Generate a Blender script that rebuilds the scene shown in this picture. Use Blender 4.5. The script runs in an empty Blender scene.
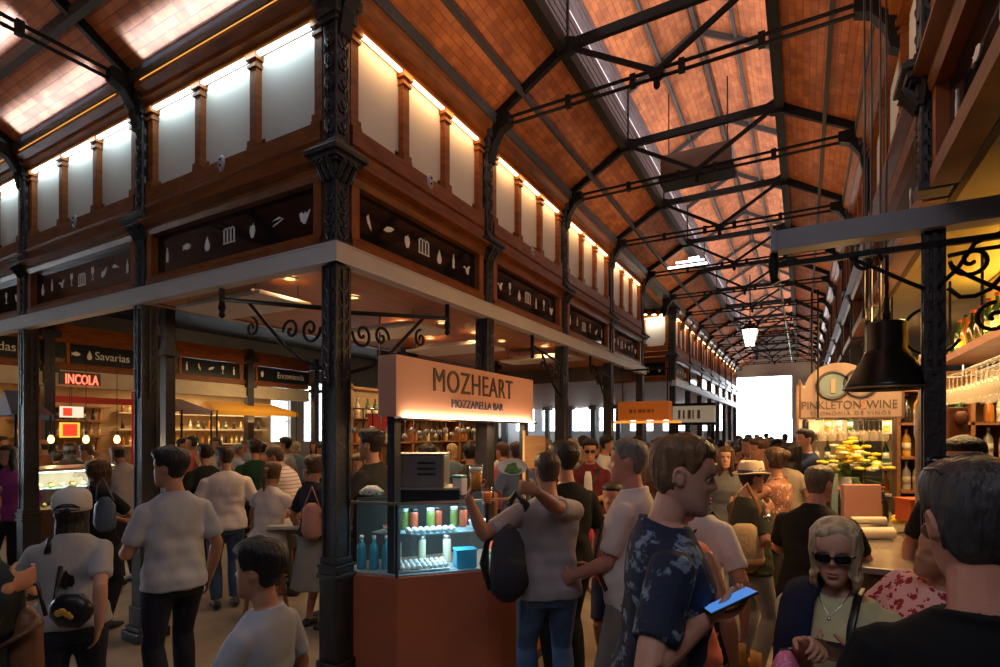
import bpy, bmesh, math, random, zlib
from mathutils import Vector, Matrix, Quaternion
V = Vector
PI = math.pi
random.seed(7)
SC = bpy.context.scene
COL = SC.collection

# ------------------------------------------------------------------ camera frame (1000 x 667)
CF, CCX, CY0, CH = 540.0, 500.0, 432.0, 1.85
TH = math.atan(303 / 540.0)
_s, _c = math.sin(TH), math.cos(TH)


def at(px, py, d):
    """World point seen at a pixel of the photograph at depth d (metres)."""
    a, b = (px - CCX) / CF, (CY0 - py) / CF
    return V(((a * _c - _s) * d, (a * _s + _c) * d, CH + b * d))


def at_y(px, py, y):
    a = (px - CCX) / CF
    return at(px, py, y / (a * _s + _c))


def at_x(px, py, x):
    a = (px - CCX) / CF
    return at(px, py, x / (a * _c - _s))


def at_z(px, py, z):
    return at(px, py, (z - CH) * CF / (CY0 - py))


# ------------------------------------------------------------------ materials
_M = {}


def _new(name):
    m = bpy.data.materials.new(name)
    m.use_nodes = True
    nt = m.node_tree
    b = nt.nodes['Principled BSDF']
    return m, nt, b


def mk(name, col, rough=.5, metal=0., vary=.0, vscale=6., bump=0., bscale=40., spec=None, emit=None, estr=0., coat=0., stretch=(1, 1, 1), sheen=0.):
    if name in _M:
        return _M[name]
    m, nt, b = _new(name)
    N, L = nt.nodes, nt.links
    c4 = (col[0], col[1], col[2], 1)
    b.inputs['Base Color'].default_value = c4
    b.inputs['Roughness'].default_value = rough
    b.inputs['Metallic'].default_value = metal
    if spec is not None:
        b.inputs['Specular IOR Level'].default_value = spec
    if coat:
        b.inputs['Coat Weight'].default_value = coat
    if sheen:
        b.inputs['Sheen Weight'].default_value = sheen
    if emit:
        b.inputs['Emission Color'].default_value = (emit[0], emit[1], emit[2], 1)
        b.inputs['Emission Strength'].default_value = estr
    if vary or bump:
        tc = N.new('ShaderNodeTexCoord')
        mp = N.new('ShaderNodeMapping')
        mp.inputs['Scale'].default_value = stretch
        L.new(tc.outputs['Object'], mp.inputs['Vector'])
    if vary:
        nz = N.new('ShaderNodeTexNoise')
        nz.inputs['Scale'].default_value = vscale
        nz.inputs['Detail'].default_value = 5
        L.new(mp.outputs[0], nz.inputs['Vector'])
        rp = N.new('ShaderNodeValToRGB')
        rp.color_ramp.elements[0].position = .3
        rp.color_ramp.elements[1].position = .7
        rp.color_ramp.elements[0].color = tuple(x * (1 - vary) for x in col) + (1,)
        rp.color_ramp.elements[1].color = tuple(min(1, x * (1 + vary)) for x in col) + (1,)
        L.new(nz.outputs['Fac'], rp.inputs['Fac'])
        L.new(rp.outputs['Color'], b.inputs['Base Color'])
    if bump:
        n2 = N.new('ShaderNodeTexNoise')
        n2.inputs['Scale'].default_value = bscale
        n2.inputs['Detail'].default_value = 4
        L.new(mp.outputs[0], n2.inputs['Vector'])
        bp = N.new('ShaderNodeBump')
        bp.inputs['Strength'].default_value = bump
        bp.inputs['Distance'].default_value = .02
        L.new(n2.outputs['Fac'], bp.inputs['Height'])
        L.new(bp.outputs[0], b.inputs['Normal'])
    _M[name] = m
    return m


def glow(name, col, s):
    return mk(name, (0.02, 0.02, 0.02), .6, emit=col, estr=s)


def brick_mat(name, c1, c2, mortar, axes='YX', sc=1.0):
    if name in _M:
        return _M[name]
    m, nt, b = _new(name)
    N, L = nt.nodes, nt.links
    tc = N.new('ShaderNodeTexCoord')
    sp = N.new('ShaderNodeSeparateXYZ')
    cb = N.new('ShaderNodeCombineXYZ')
    L.new(tc.outputs['Object'], sp.inputs[0])
    L.new(sp.outputs[axes[0]], cb.inputs['X'])
    L.new(sp.outputs[axes[1]], cb.inputs['Y'])
    br = N.new('ShaderNodeTexBrick')
    br.inputs['Scale'].default_value = sc
    br.inputs['Color1'].default_value = c1 + (1,)
    br.inputs['Color2'].default_value = c2 + (1,)
    br.inputs['Mortar'].default_value = mortar + (1,)
    br.inputs['Mortar Size'].default_value = .004
    br.inputs['Mortar Smooth'].default_value = .3
    br.inputs['Bias'].default_value = -.25
    br.inputs['Brick Width'].default_value = .15
    br.inputs['Row Height'].default_value = .055
    L.new(cb.outputs[0], br.inputs['Vector'])
    nz = N.new('ShaderNodeTexNoise')
    nz.inputs['Scale'].default_value = 3.2
    nz.inputs['Detail'].default_value = 6
    L.new(tc.outputs['Object'], nz.inputs['Vector'])
    mx = N.new('ShaderNodeMixRGB')
    mx.blend_type = 'MULTIPLY'
    mx.inputs['Fac'].default_value = .75
    rp = N.new('ShaderNodeValToRGB')
    rp.color_ramp.elements[0].position = .3
    rp.color_ramp.elements[0].color = (.55, .5, .48, 1)
    rp.color_ramp.elements[1].position = .68
    rp.color_ramp.elements[1].color = (1, 1, 1, 1)
    L.new(nz.outputs['Fac'], rp.inputs['Fac'])
    # each tile gets a slightly different firing
    wn = N.new('ShaderNodeTexNoise')
    wn.inputs['Scale'].default_value = 9.5
    wn.inputs['Detail'].default_value = 2
    L.new(cb.outputs[0], wn.inputs['Vector'])
    hs_ = N.new('ShaderNodeMixRGB')
    hs_.blend_type = 'OVERLAY'
    hs_.inputs['Fac'].default_value = .45
    L.new(br.outputs['Color'], hs_.inputs['Color1'])
    L.new(wn.outputs['Fac'], hs_.inputs['Color2'])
    L.new(hs_.outputs[0], mx.inputs['Color1'])
    L.new(rp.outputs['Color'], mx.inputs['Color2'])
    L.new(mx.outputs[0], b.inputs['Base Color'])
    b.inputs['Roughness'].default_value = .75
    bp = N.new('ShaderNodeBump')
    bp.inputs['Strength'].default_value = .35
    bp.inputs['Distance'].default_value = .01
    L.new(br.outputs['Fac'], bp.inputs['Height'])
    bp.invert = True
    L.new(bp.outputs[0], b.inputs['Normal'])
    _M[name] = m
    return m


def glass_mat(name, tint=(1, 1, 1), gl=.08, rough=.02):
    """Thin clear glass: mostly clear with a Fresnel reflection."""
    if name in _M:
        return _M[name]
    m, nt, b = _new(name)
    N, L = nt.nodes, nt.links
    N.remove(b)
    tr = N.new('ShaderNodeBsdfTransparent')
    tr.inputs['Color'].default_value = tint + (1,)
    gs = N.new('ShaderNodeBsdfGlossy')
    gs.inputs['Roughness'].default_value = rough
    lw = N.new('ShaderNodeLayerWeight')
    pw = N.new('ShaderNodeMath')
    pw.operation = 'POWER'
    pw.inputs[1].default_value = 3.
    L.new(lw.outputs['Facing'], pw.inputs[0])
    fr = N.new('ShaderNodeMath')
    fr.operation = 'MULTIPLY_ADD'
    fr.inputs[1].default_value = .45
    fr.inputs[2].default_value = gl * .5
    L.new(pw.outputs[0], fr.inputs[0])
    mx = N.new('ShaderNodeMixShader')
    L.new(fr.outputs[0], mx.inputs[0])
    L.new(tr.outputs[0], mx.inputs[1])
    L.new(gs.outputs[0], mx.inputs[2])
    L.new(mx.outputs[0], N['Material Output'].inputs['Surface'])
    _M[name] = m
    return m


def spot_mat(name, base, spots, scale=14., thr=.35, rough=.85, stretch=(1, 1, 1), leaf=False, third=None):
    """Cloth with a scattered printed motif (flowers, leaves)."""
    if name in _M:
        return _M[name]
    m, nt, b = _new(name)
    N, L = nt.nodes, nt.links
    tc = N.new('ShaderNodeTexCoord')
    mp = N.new('ShaderNodeMapping')
    mp.inputs['Scale'].default_value = stretch
    mp.inputs['Rotation'].default_value = (.3, .5, .2)
    nz = N.new('ShaderNodeTexNoise')
    nz.inputs['Scale'].default_value = scale * (1.6 if not leaf else 3.)
    nz.inputs['Detail'].default_value = 3
    ad = N.new('ShaderNodeMixRGB')
    ad.blend_type = 'LINEAR_LIGHT'
    ad.inputs['Fac'].default_value = .03 if not leaf else .045
    L.new(tc.outputs['Object'], nz.inputs['Vector'])
    L.new(tc.outputs['Object'], ad.inputs['Color1'])
    L.new(nz.outputs['Color'], ad.inputs['Color2'])
    L.new(ad.outputs[0], mp.inputs['Vector'])
    vo = N.new('ShaderNodeTexVoronoi')
    vo.inputs['Scale'].default_value = scale
    vo.inputs['Randomness'].default_value = .9
    L.new(mp.outputs[0], vo.inputs['Vector'])
    rp = N.new('ShaderNodeValToRGB')
    rp.color_ramp.interpolation = 'CONSTANT' if not leaf else 'LINEAR'
    e = rp.color_ramp.elements
    e[0].position = 0
    e[0].color = spots + (1,)
    e[1].position = thr
    e[1].color = base + (1,)
    if leaf:
        x = e.new(thr * .72)
        x.color = tuple(.75 * s_ + .25 * b_ for s_, b_ in zip(spots, base)) + (1,)
    if third:
        x = e.new(thr * .4)
        x.color = third + (1,)
    L.new(vo.outputs['Distance'], rp.inputs['Fac'])
    L.new(rp.outputs['Color'], b.inputs['Base Color'])
    b.inputs['Roughness'].default_value = rough
    _M[name] = m
    return m


def stripe_mat(name, base, stripe, freq=18., duty=.25, axis='Z', zlo=None, zhi=None):
    """Cloth with woven stripes; with zlo/zhi only one band across it."""
    if name in _M:
        return _M[name]
    m, nt, b = _new(name)
    N, L = nt.nodes, nt.links
    tc = N.new('ShaderNodeTexCoord')
    sp = N.new('ShaderNodeSeparateXYZ')
    L.new(tc.outputs['Object'], sp.inputs[0])
    mt = N.new('ShaderNodeMath')
    mt.operation = 'MULTIPLY'
    mt.inputs[1].default_value = freq
    L.new(sp.outputs[axis], mt.inputs[0])
    fr = N.new('ShaderNodeMath')
    fr.operation = 'FRACT'
    L.new(mt.outputs[0], fr.inputs[0])
    lt = N.new('ShaderNodeMath')
    lt.operation = 'LESS_THAN'
    lt.inputs[1].default_value = duty
    L.new(fr.outputs[0], lt.inputs[0])
    fac = lt
    if zlo is not None:
        g1 = N.new('ShaderNodeMath')
        g1.operation = 'GREATER_THAN'
        g1.inputs[1].default_value = zlo
        L.new(sp.outputs[axis], g1.inputs[0])
        g2 = N.new('ShaderNodeMath')
        g2.operation = 'LESS_THAN'
        g2.inputs[1].default_value = zhi
        L.new(sp.outputs[axis], g2.inputs[0])
        a = N.new('ShaderNodeMath')
        a.operation = 'MULTIPLY'
        L.new(g1.outputs[0], a.inputs[0])
        L.new(g2.outputs[0], a.inputs[1])
        a2 = N.new('ShaderNodeMath')
        a2.operation = 'MULTIPLY'
        L.new(a.outputs[0], a2.inputs[0])
        L.new(lt.outputs[0], a2.inputs[1])
        fac = a2
    mx = N.new('ShaderNodeMixRGB')
    mx.inputs['Color1'].default_value = base + (1,)
    mx.inputs['Color2'].default_value = stripe + (1,)
    L.new(fac.outputs[0], mx.inputs['Fac'])
    L.new(mx.outputs[0], b.inputs['Base Color'])
    b.inputs['Roughness'].default_value = .85
    _M[name] = m
    return m


def cloth(name, col, rough=.85):
    return mk(name, col, rough, vary=.12, vscale=9, bump=.45, bscale=9, sheen=.12 if max(col) > .1 else .0, spec=.5 if max(col) > .1 else .2, stretch=(1, 1, .55))


IRON = mk('iron_dark_paint', (.008, .007, .007), .6, 0., spec=.2, vary=.3, vscale=9, bump=.15, bscale=30)
IRONB = mk('iron_column_paint', (.024, .021, .022), .5, .2, vary=.3, vscale=10, bump=.35, bscale=34)
OLIVE = mk('gutter_olive_paint', (.045, .042, .034), .55, .2, vary=.2)
WOOD = mk('mahogany_varnish', (.18, .050, .007), .42, vary=.35, vscale=5, bump=.05, stretch=(1, 1, 5), spec=.25)
WOODL = mk('mahogany_light_edge', (.25, .072, .011), .4, vary=.3, vscale=5, spec=.3)
FROST = mk('frosted_panel_white', (.54, .52, .48), .55, vary=.04, vscale=2)
BLACKG = mk('black_glass_sign', (.006, .006, .007), .07, spec=.6)
GREYB = mk('grey_steel_beam_paint', (.47, .44, .42), .5, vary=.07, vscale=3)
GREYR = mk('blue_grey_beam_paint', (.17, .18, .2), .5, vary=.06, vscale=3)
WHITEP = mk('white_pictogram_paint', (.75, .72, .66), .6)
CREAM = mk('cream_paint', (.5, .4, .27), .6, vary=.1)
ORCEIL = mk('stained_timber_boards', (.34, .11, .009), .55, vary=.25, vscale=3, stretch=(6, .6, 1))
BRICK_A = brick_mat('terracotta_tile_vault_aisle', (.56, .175, .05), (.34, .095, .028), (.28, .1, .045), 'YX')
BRICK_B = brick_mat('terracotta_tile_vault_cross', (.56, .175, .05), (.34, .095, .028), (.28, .1, .045), 'XY')
LOUV = mk('lantern_louvre_grey', (.16, .14, .15), .6, vary=.15)
STEEL = mk('brushed_steel', (.55, .54, .52), .3, .9, vary=.1)
CHROME = mk('chrome', (.75, .75, .75), .12, 1.)
BLACKP = mk('black_plastic', (.012, .012, .013), .35, vary=.2)
GLASS = glass_mat('clear_glass')


# ------------------------------------------------------------------ mesh builder
class MB:
    def __init__(s):
        s.v = []
        s.f = []

    def add(s, vs, fs):
        b = len(s.v)
        s.v.extend(V(p) for p in vs)
        s.f.extend(tuple(b + i for i in f) for f in fs)
        return s

    def box(s, x0, y0, z0, x1, y1, z1):
        return s.add([(x0, y0, z0), (x1, y0, z0), (x1, y1, z0), (x0, y1, z0), (x0, y0, z1), (x1, y0, z1), (x1, y1, z1), (x0, y1, z1)],
                     [(0, 3, 2, 1), (4, 5, 6, 7), (0, 1, 5, 4), (1, 2, 6, 5), (2, 3, 7, 6), (3, 0, 4, 7)])

    def cbox(s, c, sx, sy, sz, rz=0.):
        M = Matrix.Rotation(rz, 3, 'Z')
        c = V(c)
        vs = []
        for z in (-1, 1):
            for x, y in ((-1, -1), (1, -1), (1, 1), (-1, 1)):
                vs.append(c + M @ V((x * sx / 2, y * sy / 2, z * sz / 2)))
        return s.add(vs, [(0, 3, 2, 1), (4, 5, 6, 7), (0, 1, 5, 4), (1, 2, 6, 5), (2, 3, 7, 6), (3, 0, 4, 7)])

    def bar(s, p, q, w, h, up=(0, 0, 1)):
        """Rectangular bar from p to q, w across, h along up."""
        p, q = V(p), V(q)
        d = (q - p).normalized()
        up = V(up)
        x = d.cross(up)
        if x.length < 1e-4:
            x = d.cross(V((1, 0, 0)))
        x.normalize()
        y = x.cross(d)
        vs = []
        for c in (p, q):
            for a, b in ((-1, -1), (1, -1), (1, 1), (-1, 1)):
                vs.append(c + x * (a * w / 2) + y * (b * h / 2))
        return s.add(vs, [(0, 3, 2, 1), (4, 5, 6, 7), (0, 1, 5, 4), (1, 2, 6, 5), (2, 3, 7, 6), (3, 0, 4, 7)])

    def tube(s, pts, r, n=8, flat=1.0, ref=None, cap=True, round_=False):
        pts = [V(p) for p in pts]
        k = len(pts)
        rs = list(r) if isinstance(r, (list, tuple)) else [r] * k
        T = []
        for i in range(k):
            a = pts[max(0, i - 1)]
            b = pts[min(k - 1, i + 1)]
            t = b - a
            T.append(t.normalized() if t.length > 1e-9 else V((0, 0, 1)))
        x = V(ref) if ref is not None else (V((0, 0, 1)) if abs(T[0].z) < .9 else V((1, 0, 0)))
        rings = []
        for i in range(k):
            x = x - T[i] * x.dot(T[i])
            if x.length < 1e-6:
                x = T[i].orthogonal()
            x.normalize()
            y = T[i].cross(x)
            ra = rs[i]
            rx, ry = (ra if isinstance(ra, (tuple, list)) else (ra, ra * flat))
            rings.append((pts[i], x.copy(), y.copy(), rx, ry, T[i]))
        out = []

        def ring(c, x, y, rx, ry):
            return [c + x * (math.cos(2 * PI * j / n) * rx) + y * (math.sin(2 * PI * j / n) * ry) for j in range(n)]
        if round_:
            c, x, y, rx, ry, t = rings[0]
            m = min(rx, ry)
            out.append(ring(c - t * m * .75, x, y, rx * .55, ry * .55))
        for c, x, y, rx, ry, t in rings:
            out.append(ring(c, x, y, rx, ry))
        if round_:
            c, x, y, rx, ry, t = rings[-1]
            m = min(rx, ry)
            out.append(ring(c + t * m * .75, x, y, rx * .55, ry * .55))
        return s.loft(out, cap)

    def loft(s, rings, cap=True, close=True):
        n = len(rings[0])
        b = len(s.v)
        for r in rings:
            s.v.extend(V(p) for p in r)
        m = n if close else n - 1
        for i in range(len(rings) - 1):
            for j in range(m):
                a = b + i * n + j
                c = b + i * n + (j + 1) % n
                s.f.append((a, c, c + n, a + n))
        if cap:
            for base, flip in ((b, True), (b + (len(rings) - 1) * n, False)):
                ctr = sum((s.v[base + j] for j in range(n)), V()) / n
                s.v.append(ctr)
                ci = len(s.v) - 1
                for j in range(n):
                    t = (base + j, base + (j + 1) % n, ci)
                    s.f.append(t[::-1] if flip else t)
        return s

    def lathe(s, prof, c=(0, 0, 0), n=16, axis='Z'):
        c = V(c)
        rings = []
        for r, z in prof:
            ring = []
            for j in range(n):
                a = 2 * PI * j / n
                p = V((math.cos(a) * r, math.sin(a) * r, z))
                if axis == 'X':
                    p = V((p.z, p.x, p.y))
                elif axis == 'Y':
                    p = V((p.y, p.z, p.x))
                ring.append(c + p)
            rings.append(ring)
        return s.loft(rings)

    def prism(s, poly, o, ux, uy, d):
        """Polygon (2-D) in the plane o, ux, uy, extruded along d."""
        o, ux, uy, d = V(o), V(ux), V(uy), V(d)
        a = [o + ux * p[0] + uy * p[1] for p in poly]
        n = len(a)
        return s.add(a + [p + d for p in a], [tuple(range(n))[::-1], tuple(range(n, 2 * n))] + [(i, (i + 1) % n, n + (i + 1) % n, n + i) for i in range(n)])

    def ball(s, c, rx, ry=None, rz=None, n=12, m=8, R=None):
        ry = rx if ry is None else ry
        rz = rx if rz is None else rz
        c = V(c)
        rings = []
        for i in range(1, m):
            t = PI * i / m
            ring = []
            for j in range(n):
                a = 2 * PI * j / n
                p = V((math.sin(t) * math.cos(a) * rx, math.sin(t) * math.sin(a) * ry, -math.cos(t) * rz))
                if R is not None:
                    p = R @ p
                ring.append(c + p)
            rings.append(ring)
        return s.loft(rings)

    def extr(s, prof, o, u, n, L, up=(0, 0, 1)):
        """Moulding profile [(out, z)...] extruded a length L along u from o; out along n."""
        o, u, n, up = V(o), V(u), V(n), V(up)
        a = [o + n * p[0] + up * p[1] for p in prof]
        return s.add(a + [p + u * L for p in a], [tuple(range(len(a))), tuple(range(len(a), 2 * len(a)))[::-1]] + [(i, len(a) + i, len(a) + (i + 1) % len(a), (i + 1) % len(a)) for i in range(len(a))])

    def mesh(s, name):
        me = bpy.data.meshes.new(name)
        me.from_pydata([tuple(p) for p in s.v], [], s.f)
        bm = bmesh.new()
        bm.from_mesh(me)
        bmesh.ops.recalc_face_normals(bm, faces=bm.faces)
        bm.to_mesh(me)
        bm.free()
        return me

    def build(s, name, mat, parent=None, smooth=False, bevel=0.):
        if parent is not None:
            r = parent
            while r.parent:
                r = r.parent
            if r.matrix_basis != Matrix.Identity(4):
                iv = r.matrix_basis.inverted()
                s.v = [iv @ p for p in s.v]
        me = s.mesh(name)
        return link(me, name, mat, parent, smooth, bevel)


def link(me, name, mat, parent=None, smooth=False, bevel=0.):
    me.materials.clear()
    me.materials.append(mat)
    o = bpy.data.objects.new(name, me)
    COL.objects.link(o)
    if parent is not None:
        o.parent = parent
    if smooth:
        me.polygons.foreach_set('use_smooth', [True] * len(me.polygons))
    if smooth == 'auto':
        me.set_sharp_from_angle(angle=math.radians(40))
    if bevel:
        md = o.modifiers.new('bevel', 'BEVEL')
        md.width = bevel
        md.segments = 2
        md.limit_method = 'ANGLE'
    return o


def tag(o, label=None, cat=None, group=None, kind=None):
    if label:
        o['label'] = label
    if cat:
        o['category'] = cat
    if group:
        o['group'] = group
    if kind:
        o['kind'] = kind
    return o


def thing(name, label, cat, loc=(0, 0, 0), rz=0., group=None):
    o = bpy.data.objects.new(name, None)
    COL.objects.link(o)
    o.empty_display_size = .1
    o.matrix_basis = Matrix.Translation(V(loc)) @ Matrix.Rotation(rz, 4, 'Z')
    return tag(o, label, cat, group)


_KIDS = {}


def copy_tree(o, label=None, loc=None, rz=None, group=None, scale=None):
    def rec(s, p):
        c = s.copy()
        COL.objects.link(c)
        if p is not None:
            c.parent = p
            c.matrix_parent_inverse = s.matrix_parent_inverse
        for ch in s.children:
            rec(ch, c)
        return c
    c = rec(o, None)
    if loc is not None or rz is not None or scale is not None:
        l0, r0, s0 = c.matrix_basis.decompose()
        M = Matrix.Translation(V(loc) if loc is not None else l0) @ (Matrix.Rotation(rz, 4, 'Z') if rz is not None else r0.to_matrix().to_4x4())
        if scale:
            M = M @ (Matrix.Scale(scale, 4) if not isinstance(scale, (tuple, list)) else Matrix.Diagonal((*scale, 1)))
        c.matrix_basis = M
    if label:
        c['label'] = label
    if group:
        c['group'] = group
    return c


def struct(name, mb, mat, smooth=False):
    return tag(mb.build(name, mat, None, smooth), kind='structure')


def text_mesh(txt, size, M, name, mat, parent, depth=.004, xs=1.0, align='CENTER', spacing=1.0, bold=0.):
    cu = bpy.data.curves.new('txt', 'FONT')
    cu.body = txt
    cu.size = size
    cu.align_x = align
    cu.extrude = depth / 2
    cu.offset = bold
    cu.space_character = spacing
    o = bpy.data.objects.new('txt', cu)
    COL.objects.link(o)
    bpy.context.view_layer.update()
    dg = bpy.context.evaluated_depsgraph_get()
    me = bpy.data.meshes.new_from_object(o.evaluated_get(dg))
    bpy.data.objects.remove(o)
    bpy.data.curves.remove(cu)
    r = parent
    iv = Matrix.Identity(4)
    if r is not None:
        while r.parent:
            r = r.parent
        iv = r.matrix_basis.inverted()
    me.transform(iv @ M @ Matrix.Diagonal((xs, 1, 1, 1)))
    return link(me, name, mat, parent)


def frame_m(o, ux, uy):
    ux, uy = V(ux).normalized(), V(uy).normalized()
    uz = ux.cross(uy)
    return Matrix(((ux.x, uy.x, uz.x, o[0]), (ux.y, uy.y, uz.y, o[1]), (ux.z, uy.z, uz.z, o[2]), (0, 0, 0, 1)))


def area(name, loc, d, sx, sy, w, col, spread=180.):
    li = bpy.data.lights.new(name, 'AREA')
    li.shape = 'RECTANGLE'
    li.size, li.size_y = sx, sy
    li.energy = w
    li.color = col
    li.spread = math.radians(spread)
    o = bpy.data.objects.new(name, li)
    COL.objects.link(o)
    return o, V(loc), V(d)


def area_u(name, loc, d, u, sx, sy, w, col, spread=180.):
    """Area lamp at loc shining along d, its long side along u."""
    o, loc, d = area(name, loc, d, sx, sy, w, col, spread)
    z = -d.normalized()
    x = V(u)
    x = (x - z * x.dot(z)).normalized()
    y = z.cross(x)
    o.matrix_basis = Matrix(((x.x, y.x, z.x, loc.x), (x.y, y.y, z.y, loc.y), (x.z, y.z, z.z, loc.z), (0, 0, 0, 1)))
    return o


def point(name, loc, w, col, r=.05):
    li = bpy.data.lights.new(name, 'POINT')
    li.energy = w
    li.color = col
    li.shadow_soft_size = r
    o = bpy.data.objects.new(name, li)
    COL.objects.link(o)
    o.location = loc
    return o


ORD = ['nearest', 'second', 'third', 'fourth', 'fifth', 'sixth', 'seventh', 'eighth', 'ninth', 'tenth', 'eleventh', 'twelfth', 'thirteenth', 'fourteenth']
# ================================================================== THE HALL
XF, YF, XR = -2.79, 2.68, .62          # aisle-side facade, cross-nave facade, facade across the aisle
ZE = 4.90                              # eaves / tie height
BAY, BAYL = 1.98, 2.37
XMID = (XF + XR) / 2
YEND = 29.0
SL = .60                               # roof slope

FLOOR = mk('floor_worn_stone', (.24, .20, .165), .55, vary=.28, vscale=2.2, bump=.12, bscale=14)
PLAST = mk('plaster_warm_grey', (.33, .29, .25), .8, vary=.1, vscale=2)
PLASTD = mk('plaster_dark_umber', (.09, .06, .045), .8, vary=.15, vscale=2)
PLASTW = mk('plaster_pale_grey', (.62, .64, .66), .8, vary=.05, vscale=2)

struct('floor', MB().box(-18, -8, -.1, 8, 44, 0), FLOOR)


def wall_with_holes(name, axis, pos, th, a0, a1, z0, z1, holes, mat):
    """Wall slab in the plane axis=pos with rectangular openings (a0,a1,z0,z1)."""
    mb = MB()
    xs = sorted({a0, a1, *[h[0] for h in holes], *[h[1] for h in holes]})
    for i in range(len(xs) - 1):
        l, r = xs[i], xs[i + 1]
        hs = sorted([h for h in holes if h[0] <= l + 1e-6 and h[1] >= r - 1e-6], key=lambda h: h[2])
        z = z0
        for h in hs + [(0, 0, z1, z1)]:
            if h[2] > z + 1e-6:
                if axis == 'x':
                    mb.box(pos, l, z, pos + th, r, h[2])
                else:
                    mb.box(l, pos, z, r, pos + th, h[2])
            z = h[3]
    return struct(name, mb, mat)


GATE = (-2.95, -.45, 0., 4.55)
END_WINS = [(-15.2 + 1.75 * i, -15.2 + 1.75 * i + 1.25, 1.9, 4.0) for i in range(7)]
LEFT_WINS = [(-2.2, 1.6, .4, 3.3)] + [(9.4 + 2.2 * i, 9.4 + 2.2 * i + 1.6, 1.5, 3.7) for i in range(9)]  # first opening is added to go with the blue side fill
wall_with_holes('wall_end', 'y', YEND, .3, -16.3, 5.3, 0, 7.4, [GATE] + END_WINS, PLASTW)
wall_with_holes('wall_left', 'x', -16.3, .3, -8, YEND, 0, 7.4, LEFT_WINS, PLAST)
struct('wall_right', MB().box(5., -8, 0, 5.3, YEND, 7.4), PLASTD)
struct('wall_back', MB().box(-16.3, -8, 0, 5.3, -7.7, 7.4), PLASTD)
FRAMEM = mk('window_frame_pale', (.7, .72, .74), .5)


def window(n, axis, pos, h, cols, rows):
    a0, a1, z0, z1 = h
    mb = MB()
    w = .03

    def b(l, r, lo, hi):
        if axis == 'y':
            mb.box(l, pos + .1, lo, r, pos + .16, hi)
        else:
            mb.box(pos + .1, l, lo, pos + .16, r, hi)
    for i in range(cols + 1):
        x = a0 + (a1 - a0) * i / cols
        b(max(a0, x - w / 2), min(a1, x + w / 2), z0, z1)
    for j in range(rows + 1):
        z = z0 + (z1 - z0) * j / rows
        b(a0, a1, max(z0, z - w / 2), min(z1, z + w / 2))
    o = struct('window_%d' % n, mb, FRAMEM)
    g = MB()
    if axis == 'y':
        g.box(a0, pos + .125, z0, a1, pos + .13, z1)
    else:
        g.box(pos + .125, a0, z0, pos + .13, a1, z1)
    p = g.build('window_pane', GLASS, o)
    return o


nw = 1
for h in END_WINS:
    window(nw, 'y', YEND, h, 2, 3)
    nw += 1
for h in LEFT_WINS:
    window(nw, 'x', -16.3, h, 2, 3)
    nw += 1
# the open end gate: glazed screen with a transom
window(nw, 'y', YEND, (GATE[0], GATE[1], 2.5, GATE[3]), 3, 2)
struct('exterior_ground', MB().box(-30, YEND + .3, -.12, 20, 60, -.02), mk('street_paving', (.6, .58, .55), .8, vary=.1))

# ------------------------------------------------------------------ roofs
ZN1 = ZE + SL * .95                    # lantern curb height
LW = .83                               # half width of the lantern
ZLE, ZLR = 6.10, 6.60                  # lantern eave, lantern ridge
RT = .08


def slab(name, a, b, y0, y1, mat, axis='y'):
    """Sloped roof slab between profile points a=(x,z), b=(x,z), run along the axis."""
    mb = MB()
    p = [(a[0], a[1]), (b[0], b[1]), (b[0], b[1] + RT), (a[0], a[1] + RT)]
    vs = []
    for yy in (y0, y1):
        for x, z in p:
            vs.append((x, yy, z) if axis == 'y' else (yy, x, z))
    mb.add(vs, [(0, 1, 2, 3), (4, 7, 6, 5), (0, 4, 5, 1), (1, 5, 6, 2), (2, 6, 7, 3), (3, 7, 4, 0)])
    return struct(name, mb, mat)


Y0R, Y1R = -8, YEND + .3
slab('ceiling_aisle_west', (XF - .15, ZE - .05), (XMID - LW, ZN1), Y0R, Y1R, BRICK_A)
slab('ceiling_aisle_east', (XMID + LW, ZN1), (XR + .15, ZE - .05), Y0R, Y1R, BRICK_A)
slab('ceiling_lantern_west', (XMID - LW - .12, ZLE - .04), (XMID, ZLR), Y0R, Y1R, BRICK_A)
slab('ceiling_lantern_east', (XMID, ZLR), (XMID + LW + .12, ZLE - .04), Y0R, Y1R, BRICK_A)
for nm, sg in (('wall_lantern_west', -1), ('wall_lantern_east', 1)):
    mb = MB()
    x = XMID + sg * LW
    z = ZN1
    while z < ZLE - .02:
        mb.box(x - .012, Y0R, z, x + .012, Y1R, z + .065)
        mb.box(x - .02 + sg * .02, Y0R, z + .065, x + .02 + sg * .02, Y1R, z + .082)
        z += .082
    struct(nm, mb, LOUV)
# cross nave: the same section running along x, eaves on the cross facade
YC = YF - (XR - XF) / 2
slab('ceiling_cross_north', (YF + .15, ZE - .05), (YC + LW, ZN1), -16.3, -2.0, BRICK_B, 'x')
slab('ceiling_cross_south', (YC - LW, ZN1), (YC - 1.86, ZE - .05), -16.3, -2.0, BRICK_B, 'x')
slab('ceiling_cross_lantern_north', (YC + LW + .1, ZLE - .04), (YC, ZLR), -16.3, -2.0, BRICK_B, 'x')
slab('ceiling_cross_lantern_south', (YC, ZLR), (YC - LW - .1, ZLE - .04), -16.3, -2.0, BRICK_B, 'x')
struct('wall_cross_lantern', MB().box(-16.3, YC + LW - .02, ZN1, -2.0, YC + LW + .02, ZLE).box(-16.3, YC - LW - .02, ZN1, -2., YC - LW + .02, ZLE), LOUV)
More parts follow.
